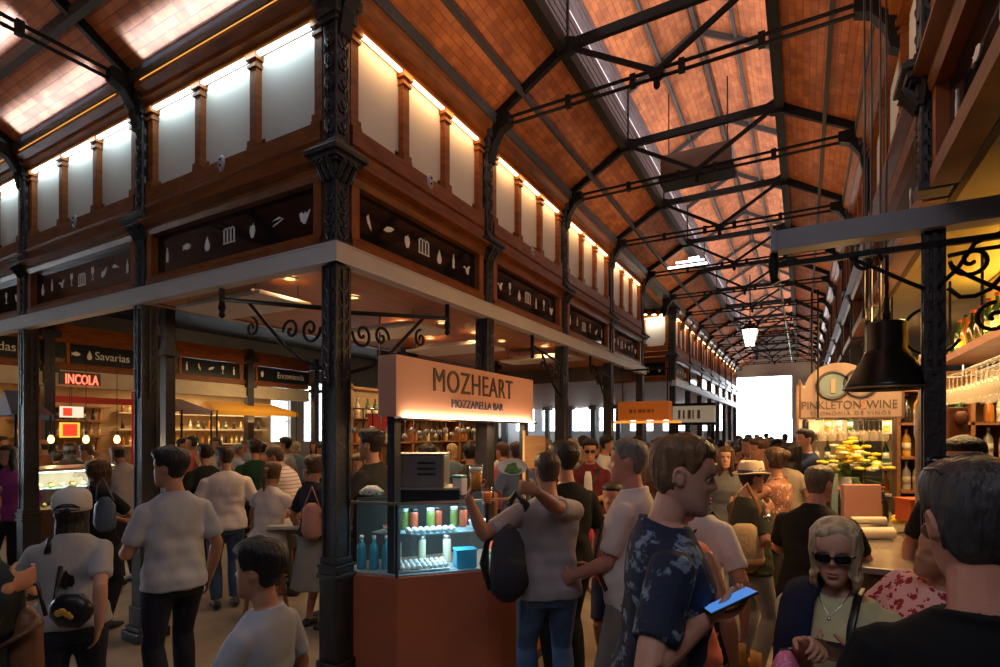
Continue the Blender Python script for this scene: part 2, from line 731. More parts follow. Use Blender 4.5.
# flat decks over the blocks beside the naves
struct('ceiling_deck_block', MB().box(-16.3, YF + .12, ZE + .0, XF - .12, YEND, ZE + .1), mk('plaster_deck_dark', (.028, .02, .016), .85))  # deck colour darkened to keep the space over the block dark
struct('ceiling_deck_east', MB().box(XR + .12, -8, ZE, 5.3, YEND, ZE + .1), PLASTD)
struct('ceiling_deck_south', MB().box(-16.3, -8, ZE, XF - .0, YC - 1.8, ZE + .1), PLASTD)

# purlins: grey bars running along the roof slopes
PURL = mk('purlin_grey_paint', (.06, .05, .045), .6, 0., spec=.2, vary=.1)


def purlin(x, z, lab, w=.034, h=.055, m=PURL):
    mb = MB().box(x - w / 2, -7.7, z - h, x + w / 2, YEND, z)
    tag(mb.build('roof_purlin', m), lab, 'roof purlin', 'purlins under the aisle roof', 'thing')


purlin(XMID - 1.28, ZE + SL * (XMID - 1.28 - XF) - .0, 'grey purlin under the middle of the tiled slope above the frosted panels')
purlin(XMID + 1.28, ZE + SL * (XMID - 1.28 - XF) - .0, 'grey purlin under the middle of the tiled slope on the side of the round sign')
purlin(XMID - LW - .03, ZN1 + .02, 'dark curb beam at the foot of the lantern louvres above the frosted panels', .09, .13, IRON)
purlin(XMID + LW + .03, ZN1 + .02, 'dark curb beam at the foot of the lantern on the round sign side', .09, .13, IRON)
for sg, nm in ((-1, 'frosted panel'), (1, 'round sign')):
    purlin(XMID + sg * .42, ZLR - .602 * .42 - .0, 'pale grey bar under the bright lantern tiles, %s side' % nm, .035, .05)
purlin(XMID, ZLR - .01, 'grey ridge bar along the top of the bright lantern roof', .04, .06)
mbp = MB().box(-16.3, YF - .6, ZE + SL * .6 - .09, -2.6, YF - .54, ZE + SL * .6)
tag(mbp.build('roof_purlin', PURL), 'grey purlin crossing the sunlit tiles of the cross nave', 'roof purlin', 'purlins under the cross roof', 'thing')


# ------------------------------------------------------------------ trusses
def truss(O, u, lab, group, W=XR - XF, full=True):
    """Iron truss: O left eave point, u horizontal direction across the nave."""
    O, u = V(O), V(u)
    r = thing('roof_truss', lab, 'roof truss', O, 0, group)
    z = V((0, 0, 1))

    def P(a, h):
        return O + u * a + z * h
    h1 = ZN1 - ZE - .05
    w2 = W / 2
    n1, n2 = w2 - LW, w2 + LW
    side = u.cross(z)
    # tie: a pair of tubes
    t = MB()
    for k in (-1, 1):
        t.tube([P(.02, 0) + z * (.035 * k), P(W - .02, 0) + z * (.035 * k)], .017, 6)
    for a in (.9, 1.5, W - 1.5, W - .9):
        t.cbox(P(a, 0), .05, .05, .11)
    t.build('tie_rod', IRON, r)
    for a, b in (((0, .02), (n1, h1)), ((W, .02), (n2, h1))):
        MB().bar(P(*a), P(*b), .05, .1).build('rafter', IRON, r)
    MB().bar(P(n1, h1), P(n2, h1), .05, .085).build('collar_beam', IRON, r)
    for a, b in (((n1, h1), (w2, .02)), ((n2, h1), (w2, .02))):
        MB().bar(P(*a), P(*b), .035, .04).build('diagonal_strut', IRON, r)
    for a, h, q9 in ((n1, h1, .9), (n2, h1, .9), (w2, .0, .5)):
        MB().prism([(q9 * b_[0], q9 * b_[1]) for b_ in [(-.12, -.05), (-.05, -.1), (.05, -.1), (.12, -.05), (.12, .04), (0, .09), (-.12, .04)]], P(a, h) - side * .032, u, z, side * .064).build('gusset_plate', IRON, r)
    for sg, a in ((-1, n1), (1, n2)):
        MB().bar(P(a, h1), P(a, ZLE - ZE), .035, .05, u).build('lantern_post', IRON, r)
        MB().bar(P(a, ZLE - ZE - .03), P(w2, ZLR - ZE - .06), .03, .07).build('lantern_rafter', PURL, r)
        # curved corbel under each end of the tie
    for sg, a in ((1, 0.), (-1, W)):
        c = MB()
        c.prism([(0, .06), (.30, .06), (.30, -.04), (.2, -.08), (.12, -.2), (.09, -.36), (0, -.42)], P(a, 0) - side * .05, u * sg, z, side * .1)
        c.build('corbel', IRON, r)
    f = MB()
    f.ball(P(w2, -.09), .03, .03, .045, 8, 6)
    f.build('finial', IRON, r)
    return r


TY = [YF] + [YF + BAY * k for k in range(1, 13)]
for k, y in enumerate(TY):
    lab = ['dark iron roof truss over the corner column above the counter', 'dark iron roof truss whose tie ends beside the frosted panels, first across the aisle', 'dark iron roof truss just in front of the hanging brown box'][k] if k < 3 else '%s iron roof truss along the aisle counted from the corner column' % ORD[k]
    truss((XF, y, ZE), (1, 0, 0), lab, 'iron trusses over the aisle')
for k, nm in ((1, 'middle'), (2, 'end')):
    truss((XF - BAYL * k, YF, ZE), (0, -1, 0), 'iron truss with pale highlights over the cross nave, above the %s column' % nm, 'iron trusses over the cross nave')

# ------------------------------------------------------------------ facade kit


def icon_polys(kind):
    """Pictograms in a unit box, centre 0."""
    def circ(cx, cy, rx, ry, n=14, a0=0, a1=2 * PI):
        return [(cx + rx * math.cos(a0 + (a1 - a0) * i / n), cy + ry * math.sin(a0 + (a1 - a0) * i / n)) for i in range(n)]
    if kind == 'bottle':
        return [[(-.13, -.5), (.13, -.5), (.13, .1), (.05, .26), (.05, .5), (-.05, .5), (-.05, .26), (-.13, .1)]]
    if kind == 'fish':
        return [[(-.5, .2), (-.34, 0), (-.5, -.2), (-.3, -.1), (0, -.22), (.3, -.16), (.5, 0), (.3, .16), (0, .24), (-.3, .1)]]
    if kind == 'pear':
        return [[(0, .5), (-.1, .25), (-.22, 0), (-.26, -.25), (-.14, -.46), (.14, -.46), (.26, -.25), (.22, 0), (.1, .25)]]
    if kind == 'arches':
        out = []
        for i in range(4):
            x = -.42 + i * .28
            out.append([(x - .05, -.4), (x + .05, -.4), (x + .05, .3), (x - .05, .3)])
            if i < 3:
                out.append([(x - .05, .3), (x + .14, .42), (x + .33, .3), (x + .23, .3), (x + .14, .34), (x + .05, .3)])
        out.append([(-.5, -.45), (.5, -.45), (.5, -.38), (-.5, -.38)])
        return out
    if kind == 'leaf':
        return [[(-.5, -.18), (-.2, .12), (.2, .22), (.5, .18), (.2, -.08), (-.15, -.2)]]
    if kind == 'pepper':
        return [[(.1, .5), (.02, .36), (-.2, .3), (-.26, 0), (-.12, -.4), (.12, -.4), (.26, 0), (.2, .3), (.06, .34)]]
    if kind == 'cutlery':
        return [[(-.5, .05), (.15, .22), (.5, .05), (.2, .08)], [(-.4, -.3), (.4, -.05), (.5, .05), (-.36, -.2)]]
    if kind == 'cup':
        return [[(-.4, .2), (-.3, -.2), (-.05, -.42), (.12, -.42), (.28, -.15), (.5, .35), (.36, .3), (.22, .12), (.1, .3), (-.05, .12), (-.2, .3)]]
    if kind == 'glass':
        return [[(-.04, -.5), (.04, -.5), (.04, -.1), (.2, .15), (.17, .5), (-.17, .5), (-.2, .15), (-.04, -.1)], [(-.17, -.5), (.17, -.5), (.17, -.44), (-.17, -.44)]]
    if kind == 'carrot':
        return [[(-.5, .1), (-.1, .25), (.35, .02), (.5, -.1), (.1, -.05), (-.35, -.02)]]
    if kind == 'banana':
        return [[(-.05, .5), (-.2, .3), (-.12, 0), (.1, -.3), (.22, -.4), (.16, -.1), (.05, .2)]]
    if kind == 'ham':
        return [[(-.4, -.2), (-.2, -.35), (.15, -.2), (.5, .35), (.42, .42), (0, .15), (-.3, .1)]]
    if kind == 'bird':
        return [[(-.5, .12), (-.2, .1), (0, -.25), (.25, -.3), (.3, .1), (.5, .4), (.2, .35), (0, .1), (-.3, .25)]]
    return [circ(0, 0, .35, .35)]


SETS = [['bottle', 'fish', 'pear', 'arches', 'pepper', 'cutlery', 'cup'],
        ['pear', 'bottle', 'bird', 'glass', 'arches', 'glass', 'ham', 'carrot', 'bottle'],
        ['banana', 'leaf', 'pepper', 'arches', 'pear', 'bottle', 'bird'],
        ['bird', 'glass', 'pear', 'arches', 'bottle', 'glass', 'cup'],
        ['bottle', 'bottle', 'arches', 'glass', 'ham', 'bottle'],
        ['ham', 'bottle', 'arches', 'pear', 'bird', 'glass', 'cup']]


def facade_bay(O, u, n, L, lab, group, icons, detail=2, lamp='warm', medal=True):
    """One timber bay of the clerestory screen. O: foot at the viewer's left end; u to the viewer's right; n outward."""
    O, u, n = V(O), V(u), V(n)
    z = V((0, 0, 1))
    a0, a1 = .10, L - .10
    r = thing('clerestory_bay', lab, 'facade bay', O + u * (L / 2) + z * 3.12, 0, group)

    def E(mb, prof, s=a0, e=a1):
        return mb.extr(prof, O + u * s, u, n, e - s)

    def B(mb, s, e, o0, o1, z0, z1):
        return E(mb, [(o0, z0), (o1, z0), (o1, z1), (o0, z1)], s, e)
    # cornice above the panels
    E(MB(), [(-.06, 4.70), (.05, 4.70), (.05, 4.74), (.10, 4.76), (.10, 4.80), (.15, 4.84), (.15, 4.885), (-.06, 4.885)]).build('cornice', WOOD, r)
    # sill and entablature
    E(MB(), [(-.06, 3.58), (.05, 3.58), (.07, 3.62), (.07, 3.655), (.13, 3.68), (.13, 3.70), (.09, 3.725), (.055, 3.74), (.055, 3.83), (.075, 3.845), (.055, 3.86), (.055, 3.985), (.03, 4.0), (-.06, 4.0)]).build('sill_moulding', WOOD, r)
    # bottom rail
    E(MB(), [(-.06, 3.10), (.055, 3.10), (.055, 3.19), (.035, 3.23), (-.06, 3.23)]).build('bottom_rail', WOOD, r)
    # black glass sign panel with its frame
    sp = B(MB(), a0 + .07, a1 - .07, -.03, -.01, 3.225, 3.585).build('glass_sign_panel', BLACKG, r)
    B(MB(), a0, a0 + .075, -.05, .045, 3.2, 3.6).build('sign_jamb', WOODL, r)
    B(MB(), a1 - .075, a1, -.05, .045, 3.2, 3.6).build('sign_jamb', WOODL, r)
    if detail:
        k = len(icons)
        for i, ic in enumerate(icons):
            a = L / 2 + (i - (k - 1) / 2) * (a1 - a0 - .45) / max(1, k - 1)
            sz = .125 if ic != 'arches' else .15
            mb = MB()
            c = O + u * a + z * (3.405 + (.012 if i % 2 else -.012)) + n * -.009
            for pl in icon_polys(ic):
                mb.prism([(p[0] * sz, p[1] * sz) for p in pl], c, u, z, n * .004)
            mb.build('pictogram', WHITEP, sp)
    # panels and pilasters
    k = 3
    pw = .075
    w = (a1 - a0 - pw * (k + 1)) / k
    for i in range(k):
        s = a0 + pw * (i + 1) + w * i
        pts = [(0, 4.72), (w, 4.72), (w, 4.075), (w - .04, 4.075), (w - .04, 4.03), (w - .1, 3.99), (.1, 3.99), (.04, 4.03), (.04, 4.075), (0, 4.075)]
        MB().prism(pts, O + u * s - n * .03, u, z, n * .015).build('frosted_panel', FROST, r)
    for i in range(k + 1):
        s = a0 + (pw + w) * i
        mb = MB()
        B(mb, s, s + pw, -.05, .035, 3.99, 4.72)
        if detail:
            B(mb, s - .012, s + pw + .012, -.02, .05, 3.99, 4.05)
            B(mb, s - .03, s + pw + .03, -.02, .042, 3.985, 4.015)
            B(mb, s - .012, s + pw + .012, -.02, .05, 4.60, 4.625)
            B(mb, s - .022, s + pw + .022, -.02, .062, 4.655, 4.70)
        mb.build('pilaster', WOOD, r)
    if medal:
        mb = MB()
        c = O + u * (L / 2) + z * 3.955 + n * .05
        M = frame_m(c, u, z)
        rr = []
        for rx, h in ((.052, .0), (.052, .01), (.04, .018), (.02, .021)):
            rr.append([M @ V((math.cos(t) * rx * .8, math.sin(t) * rx * 1.25, h)) for t in [2 * PI * j / 16 for j in range(16)]])
        mb.loft(rr)
        md = mb.build('medallion', mk('aluminium_grey_cast', (.32, .32, .36), .45, .4), r, True)
        mb = MB()
        for q in (-.02, .026):
            mb.ball(M @ V((0, q, .020)), .013, .011, .011, 8, 5)
        mb.build('stud', BLACKP, md)
    # strip lamp tucked under the cornice
    col = (1., .62, .28) if lamp == 'warm' else (.72, .93, 1.)
    if lamp is None:
        return r
    if lamp == 'cool':
        B(MB(), a0 + .1, a1 - .1, .145, .155, 4.868, 4.875).build('cornice_glow', glow('cornice_edge_glow', (1., .42, .08), 1.0), r)  # glowing line imitates the uplit copper edge of the cornice
    st = MB()
    B(st, a0 + .05, a1 - .05, .012, .045, 4.685, 4.70)
    st.build('strip_lamp', glow('strip_' + lamp, col, 9. if lamp == 'warm' else 13.), r)
    return r


def iron_column(x, y, lab, group, faces=((1, 0),), low=True, hi=True, cw=.122):
    q8 = cw / .165
    r = thing('iron_column', lab, 'column', (x, y, 0), 0, group)
    r['kind'] = 'thing'
    if low:
        # fluted box shaft with relief strips
        s = MB()
        s.cbox((x, y, 1.98), cw, cw, 2.0)
        for sx in (-1, 1):
            for sy in (-1, 1):
                s.cbox((x + sx * cw * .48, y + sy * cw * .48, 1.98), .02, .02, 2.0)
        s.build('lower_shaft', IRONB, r)
        b = MB()
        for w, z0, z1 in ((.36, 0, .09), (.30, .09, .13), (.25, .13, .3), (.21, .3, .86), (.25, .86, .89), (.22, .89, .93), (.24, .93, .955), (.2, .955, 1.0)):
            b.cbox((x, y, (z0 + z1) / 2), w * .78, w * .78, z1 - z0)
        b.build('pedestal', IRONB, r, bevel=.008)
        for fx, fy in faces:
            o = MB()
            t = V((-fy, fx, 0))
            o.bar((x + fx * cw * .48, y + fy * cw * .48, 2.15), (x + fx * cw * .48, y + fy * cw * .48, 2.95), .03, .02, (-fy, fx, 0))
            # cast acanthus relief on the shaft below the beam
            for i in range(7):
                zz = 2.2 + i * .1
                c = V((x + fx * cw * .5, y + fy * cw * .5, zz))
                t = V((-fy, fx, 0))
                for sg in (-1, 1):
                    o.tube([c + t * (.008 * sg), c + t * (.038 * sg) + V((0, 0, .03)), c + t * (.034 * sg) + V((0, 0, .075)), c + t * (.02 * sg) + V((0, 0, .085))], [.013, .012, .010, .006], 5)
            o.build('acanthus_relief', IRONB, r)
    if hi:
        s = MB()
        s.cbox((x, y, 4.01), .108, .108, 1.78)
        for sx in (-1, 1):
            for sy in (-1, 1):
                s.tube([(x + sx * .052, y + sy * .052, 3.12), (x + sx * .052, y + sy * .052, 4.9)], .013, 6)
        s.build('upper_shaft', IRONB, r)
        for nm_, lst in (('capital', ((.17, 3.58, 3.66), (.22, 3.655, 3.68), (.26, 3.675, 3.715), (.31, 3.71, 3.745), (.27, 3.74, 3.765), (.19, 3.76, 3.81))), ('neck_ring', ((.15, 3.10, 3.15),)), ('head_block', ((.16, 4.62, 4.66), (.20, 4.655, 4.76), (.25, 4.755, 4.85)))):
            c = MB()
            for w, z0, z1 in lst:
                c.cbox((x, y, (z0 + z1) / 2), w, w, z1 - z0)
            c.build(nm_, IRONB, r, bevel=.006)
        for fx, fy in faces:
            o = MB()
            t = V((-fy, fx, 0))
            for i in range(9):
                zz = (3.16 + i * .085) if i < 4 else (3.88 + (i - 4) * .145)
                c = V((x + fx * .056, y + fy * .056, zz))
                for sg in (-1, 1):
                    o.tube([c + t * (.006 * sg), c + t * (.036 * sg) + V((0, 0, .04)), c + t * (.038 * sg) + V((0, 0, .085)), c + t * (.018 * sg) + V((0, 0, .11))], [.016, .015, .012, .007], 5)
                o.ball(c + V((fx * .006, fy * .006, .05)), .02, .02, .03, 7, 5)
            # leaves under the capital
            for sg in (-1, 0, 1):
                c = V((x + fx * .062, y + fy * .062, 3.56)) + t * (.05 * sg)
                o.tube([c, c + V((fx * .03, fy * .03, .05)), c + V((fx * .075, fy * .075, .1)), c + V((fx * .08, fy * .08, .07))], [.02, .022, .018, .008], 6)
            o.build('acanthus_relief', IRONB, r)
    return r


def beam_run(p, q, n, lab, z0=2.985, z1=3.12, mat=GREYB, th=.10):
    p, q, n = V(p), V(q), V(n)
    mb = MB()
    u = (q - p).normalized()
    L = (q - p).length
    mb.extr([(0, z0), (th, z0), (th, z0 + .012), (th - .006, z0 + .012), (th - .006, z1 - .012), (th, z1 - .012), (th, z1), (0, z1)], p, u, n, L)
    return tag(mb.build('fascia_beam', mat), lab, 'beam', 'steel fascia beams', 'thing')


# aisle facade, two blocks
NB1, YB2, NB2 = 4, 13.65, 7
EX, EY = V((1, 0, 0)), V((0, 1, 0))
nm1 = ['first', 'second', 'third', 'fourth', 'fifth', 'sixth', 'seventh']
for k in range(NB1):
    facade_bay((XF, YF + BAY * k, 0), EY, EX, BAY, '%s timber bay along the aisle from the corner column, three amber lit panels' % nm1[k], 'timber bays along the aisle', SETS[[2, 3, 4, 5][k]], 2 if k < 3 else 1, medal=k < 2)
for k in range(NB2):
    facade_bay((XF, YB2 + BAY * k, 0), EY, EX, BAY, '%s timber bay of the distant block beyond the cross passage' % nm1[k], 'timber bays of the distant block', SETS[(k + 1) % 6][:5], 1 if k < 2 else 0, medal=False)
facade_bay((XF - 1.98, YB2, 0), EX, -EY, 1.98, 'timber bay of the distant block facing the camera, brightly lit white panel', 'timber bays of the distant block', SETS[0][:5], 1, lamp='warm', medal=False)
# cross nave facade
lb = ['timber bay of the cross nave beside the corner column, three cool white panels', 'timber bay of the cross nave between the two outer columns, cool white panels', 'timber bay of the cross nave past the last column, only a sliver seen']
for k in range(3):
    facade_bay((XF - BAYL * (k + 1), YF, 0), EX, -EY, BAYL, lb[k], 'timber bays of the cross nave', SETS[[0, 1, 5][k]], 2, lamp='cool')
# facade across the aisle (seen along its length)
YR0 = 3.58
rb = [YR0 - 2.0, YR0] + [YF + BAY * k for k in range(2, 14)]
for k in range(len(rb) - 1):
    facade_bay((XR, rb[k + 1], 0), -EY, -EX, rb[k + 1] - rb[k], '%s timber bay of the facade over the wine bar, seen edge on' % (['first', 'second', 'third', 'fourth', 'fifth', 'sixth', 'seventh', 'eighth', 'ninth', 'tenth', 'eleventh', 'twelfth', 'thirteenth'][k]), 'timber bays over the wine bar', SETS[k % 6][:5], 1 if k < 2 else 0, lamp=None, medal=k == 0)

# columns
iron_column(XF, YF, 'cast iron corner column beside the terracotta counter', None, ((1, 0), (0, -1)))
for k in range(1, NB1 + 1):
    iron_column(XF, YF + BAY * k, '%s iron column along the aisle counted from the corner column' % nm1[k], 'iron columns along the aisle', ((1, 0), (0, -1)) if k < 3 else ())
for k in range(NB2 + 1):
    iron_column(XF, YB2 + BAY * k, '%s iron column of the distant block beyond the cross passage' % (nm1 + ['eighth'])[k], 'iron columns of the distant block', ())
for k, lb_ in ((1, 'iron column on the cross nave behind the man in the grey shirt'), (2, 'iron column with a blue lit edge behind the woman in the white cap')):
    iron_column(XF - BAYL * k, YF, lb_, 'iron columns on the cross nave', ((0, -1), (1, 0)))
for k, y in enumerate(rb[1:]):
    if k == 0:
        iron_column(XR - .025, y, 'dark iron column beside the black bell lamp and the bottle bar', 'iron columns of the wine bar side', ((0, -1), (-1, 0)), cw=.074)
    else:
        iron_column(XR, y, '%s iron column of the wine bar side, past the bell lamp' % (nm1 + ['eighth', 'ninth', 'tenth', 'eleventh', 'twelfth', 'thirteenth'])[k], 'iron columns of the wine bar side', ())
for k, (x, y) in enumerate([(-5.0, 4.75), (-5.6, 6.9), (-5.2, 9.0), (-8.8, 4.9)]):
    rr = thing('iron_post', ['plain pair of dark pipes rising behind the second cross nave column', 'plain dark post inside the block beneath the white ceiling panels', 'plain dark post deep inside the block', 'plain dark post beside the mauve awning'][k], 'post', (x, y, 0), 0, 'plain posts inside the block')
    if k == 0:
        for q in (-.055, .0, .055):
            MB().tube([(x + q, y, 0), (x + q, y, 3.2)], .024, 8).build('pipe', IRONB, rr, True)
        MB().cbox((x, y, .03), .25, .2, .06).build('base', IRONB, rr)
    else:
        MB().cbox((x, y, 1.6 if k < 3 else 2.45), .15, .15, 3.2 if k < 3 else 4.9).build('shaft', IRONB, rr)
        MB().cbox((x, y, .06), .26, .26, .12).cbox((x, y, 3.1), .24, .24, .08).build('base', IRONB, rr)

# fascia beams and gutters
beam_run((XF, YF - .098, 0), (XF, YF + BAY * NB1 + .1, 0), EX, 'grey steel fascia beam running along the aisle under the sign panels')
beam_run((XF, YB2 - .1, 0), (XF, YB2 + BAY * NB2, 0), EX, 'grey steel fascia beam of the distant block')
beam_run((XF - BAYL * 4, YF, 0), (XF + .1, YF, 0), -EY, 'grey steel fascia beam running along the cross nave to the corner column')
for nm_, mb in (('olive gutter along the eaves above the amber panels', MB().box(XF - .05, YF - .1, 4.885, XF + .16, YEND, 4.99)),
                ('olive gutter along the eaves above the cool white panels', MB().box(-16.3, YF - .16, 4.885, XF + .16, YF + .05, 4.99)),
                ('olive gutter along the eaves over the wine bar', MB().box(XR - .16, -7.7, 4.885, XR + .05, YEND, 4.99))):
    tag(mb.build('roof_gutter', OLIVE), nm_, 'gutter', 'eaves gutters')
# inner ceiling of the blocks
struct('ceiling_block_one', MB().box(-5.9, YF + .08, 3.2, XF - .06, YF + BAY * NB1 + .1, 3.26), ORCEIL)
struct('ceiling_block_two', MB().box(-14, YB2, 3.2, XF - .06, YEND, 3.26), ORCEIL)
struct('ceiling_east_bar', MB().box(XR + .06, 1.2, 3.2, 4.9, YEND, 3.26), PLAST)
# back of the clerestory screens (so nothing shows through between the pilasters)
struct('wall_screen_back_aisle', MB().box(XF - .10, YF, 3.1, XF - .065, YF + BAY * NB1, 4.95).box(XF - .10, YB2, 3.1, XF - .065, YEND, 4.95), PLASTD)
struct('wall_screen_back_cross', MB().box(-16.2, YF + .065, 3.1, XF - .02, YF + .10, 4.95), PLASTD)
struct('wall_screen_back_east', MB().box(XR + .065, 1.3, 3.1, XR + .10, YEND, 4.95), PLASTD)
struct('wall_screen_back_passage', MB().box(XF - 1.98, YB2 + .065, 3.1, XF, YB2 + .1, 4.95).box(-9.6, YF + BAY * NB1 + .02, 2.9, XF, YF + BAY * NB1 + .1, 4.95), PLASTD)
# ================================================================== STALLS AND FITTINGS
def spiral(c, ux, uz, r0, turns, a0=0., r1=.012, n=26):
    """Wrought scroll in the plane ux, uz."""
    c, ux, uz = V(c), V(ux), V(uz)
    return [c + ux * (math.cos(a0 + 2 * PI * turns * i / n) * (r0 + (r1 - r0) * i / n)) + uz * (math.sin(a0 + 2 * PI * turns * i / n) * (r0 + (r1 - r0) * i / n)) for i in range(n + 1)]


def bracket(lab, col, u, L, ztop, zcol, n):
    """Scrolled iron bracket: a hanger on the beam, a rod back to the column and scrolls below it."""
    col, u = V(col), V(u)
    z = V((0, 0, 1))
    r = thing('iron_bracket', lab, 'bracket', col + z * ztop, 0, 'scrolled brackets')
    hx = col + u * L
    hg = MB().bar(hx + z * (ztop + .30), hx + z * (ztop - .04), .035, .02, u)
    hg.tube([hx + z * (ztop - .03), hx + z * (ztop - .07), hx + z * (ztop - .10), hx + z * (ztop - .13), hx + z * (ztop - .15)], [.022, .03, .018, .026, .008], 8)
    hg.build('hanger', IRON, r)
    MB().tube([hx + z * ztop, col + u * .07 + z * zcol], .016, 8).build('rod', IRON, r, True)
    a = col + u * .08 + z * (zcol - .42)
    b = hx.lerp(col, .28) + z * (ztop * .72 + zcol * .28 - .02)
    m = a.lerp(b, .5) - z * .07 + u * .02
    MB().tube([a, a.lerp(m, .5) - z * .03, m, m.lerp(b, .5) + z * .0, b], .014, 8).build('brace', IRON, r, True)
    for c, rr, tu, a0 in ((col + u * .22 + z * (zcol - .13), .10, 1.4, PI), (hx.lerp(col, .30) + z * (zcol - .06), .075, 1.3, PI / 2), (col + u * .42 + z * (zcol - .12), .085, 1.2, 0.)):
        MB().tube(spiral(c, u, z, rr, tu, a0), .011, 6, round_=True).build('scroll', IRON, r, True)
    return r


bracket('scrolled iron bracket below the beam of the cross nave, beside the corner column', (XF, YF - .03, 0), (-1, 0, 0), 1.22, 2.90, 2.70, (0, -1, 0))
bracket('scrolled iron bracket below the aisle beam, above the stall sign', (XF + .03, YF, 0), (0, 1, 0), 1.28, 2.86, 2.68, (1, 0, 0))
bracket('scrolled iron bracket on the aisle beam at the third column', (XF + .03, YF + BAY * 2, 0), (0, -1, 0), .95, 2.86, 2.74, (1, 0, 0))
bracket('scrolled iron bracket on the aisle beam at the fourth column', (XF + .03, YF + BAY * 3, 0), (0, -1, 0), .95, 2.86, 2.74, (1, 0, 0))

# ------------------------------------------------------------------ the mozzarella stall
TERRA = mk('terracotta_counter_paint', (.40, .115, .055), .42, vary=.08, vscale=3)
SIGNP = mk('sign_blush_paint', (.55, .27, .18), .5)
SX, SY0, SY1, SZ0, SZ1 = -2.40, 2.84, 4.97, 1.955, 2.378
r = thing('shop_sign', 'blush pink box sign with tall dark capitals and a light strip along its foot', 'sign', (SX, (SY0 + SY1) / 2, SZ0))
MB().box(SX - .16, SY0, SZ0, SX, SY1, SZ1).build('sign_box', SIGNP, r, bevel=.004)
M = frame_m((SX + .003, 3.88, 2.158), (0, 1, 0), (0, 0, 1))
LETT = mk('lettering_dark_umber', (.035, .014, .010), .5)
text_mesh('MOZHEART', .25, M, 'lettering', LETT, r, .012, .90, spacing=1.08)
text_mesh('MOZZARELLA BAR', .095, frame_m((SX + .003, 3.91, 2.042), (0, 1, 0), (0, 0, 1)), 'lettering', mk('lettering_slate_blue', (.05, .06, .09), .5), r, .01, 1.04, spacing=1.0)
MB().box(SX - .02, SY0 + .04, SZ0 - .022, SX + .055, SY1 - .02, SZ0 - .008).build('lamp_trough', mk('trough_brown', (.06, .03, .02), .5), r)
MB().box(SX + .012, SY0 + .05, SZ0 - .007, SX + .035, SY1 - .03, SZ0 + .0).build('light_strip', glow('strip_sign', (1., .78, .55), 9.), r)
for y in (3.5, 4.1, 4.6):
    m = MB()
    m.lathe([(.001, 0), (.03, 0), (.03, .01), (.001, .01)], (SX - .08, y, SZ0 - .012), 12)
    m.build('spot_lamp', glow('spot_warm', (1., .72, .42), 10.), r)
for k, (x, y) in enumerate(((SX - .06, SY0 + .05), (SX - .08, SY1 - .06))):
    m = MB().box(x - .032, y - .032, 0, x + .032, y + .032, SZ0 + .02)
    tag(m.build('sign_post', mk('post_blue_black', (.012, .018, .026), .4)), ['dark post holding the blush sign above the near corner of the counter', 'dark post holding the far end of the blush sign'][k], 'post')

CZ, GZ = .868, 1.365
front = [(-2.84, 2.73), (-2.385, 2.83), (-1.955, 3.30), (-1.90, 3.42), (-1.87, 3.56), (-1.86, 3.7), (-1.86, 4.75)]
back = [(-2.45, 4.75), (-2.45, 3.75), (-2.72, 3.35), (-2.95, 3.15)]
r = thing('food_counter', 'terracotta red counter with angled faces at the foot of the glass case', 'counter', (-2.3, 3.4, 0))


def poly_prism(pts, z0, z1, mb=None):
    mb = mb or MB()
    return mb.prism(pts, (0, 0, z0), EX, EY, (0, 0, z1 - z0))


def inset(pts, t):
    c = V((sum(p[0] for p in pts) / len(pts), sum(p[1] for p in pts) / len(pts)))
    return [(p[0] + (c.x - p[0]) * t, p[1] + (c.y - p[1]) * t) for p in pts]


poly_prism(inset(front + back, .05), 0, .09).build('plinth', BLACKP, r)
poly_prism(front + back, .09, CZ).build('counter_body', TERRA, r, bevel=.006)
r = thing('display_case', 'lit glass display case of cheeses standing on the terracotta counter', 'display case', (-2.3, 3.3, CZ))
STEELB = mk('case_floor_steel', (.45, .52, .56), .3, .6)
gl = front[:6]
poly_prism(inset(gl + [(-2.3, 3.9), (-2.6, 3.45), (-2.9, 3.05)], .03), CZ + .002, CZ + .012).build('case_floor', STEELB, r)
for i in range(len(gl) - 1):
    a, b = V((*gl[i], 0)), V((*gl[i + 1], 0))
    d = (b - a).normalized()
    nn = V((d.y, -d.x, 0))
    mb = MB().extr([(-.004, CZ + .005), (-.010, CZ + .005), (-.010, GZ - .01), (-.004, GZ - .01)], a, d, nn, (b - a).length)
    mb.build('glass_pane', GLASS, r)
FRM = mk('case_frame_dark', (.02, .022, .026), .35, .4)
for i in range(3):
    a, b = V((*gl[i], 0)), V((*gl[i + 1], 0))
    if i < 2:
        MB().bar(a + V((0, 0, GZ)), b + V((0, 0, GZ)), .018, .018).build('top_rail', STEEL, r)
    MB().bar(a + V((0, 0, CZ)), a + V((0, 0, GZ)), .016, .016, EX).build('corner_rail', FRM, r)
m = V((*gl[2], 0))
MB().bar(m + V((0, 0, CZ)), m + V((0, 0, GZ)), .018, .018, EX).build('corner_rail', FRM, r)
MB().tube([V((p[0], p[1], GZ)) for p in gl[2:]], .009, 6).build('top_rail', STEEL, r)
MB().add([(-2.70, 2.93, 1.125), (-2.36, 3.0, 1.125), (-2.04, 3.36, 1.125), (-2.22, 3.52, 1.125), (-2.46, 3.25, 1.125), (-2.72, 3.15, 1.125)] + [(-2.70, 2.93, 1.133), (-2.36, 3.0, 1.133), (-2.04, 3.36, 1.133), (-2.22, 3.52, 1.133), (-2.46, 3.25, 1.133), (-2.72, 3.15, 1.133)],
         [(0, 1, 2, 3, 4, 5), (11, 10, 9, 8, 7, 6)] + [(i, (i + 1) % 6, 6 + (i + 1) % 6, 6 + i) for i in range(6)]).build('glass_shelf', mk('shelf_glass_blue', (.28, .45, .52), .15), r)
ba = [(-2.93, 3.02), (-2.62, 3.42), (-2.32, 3.86)]
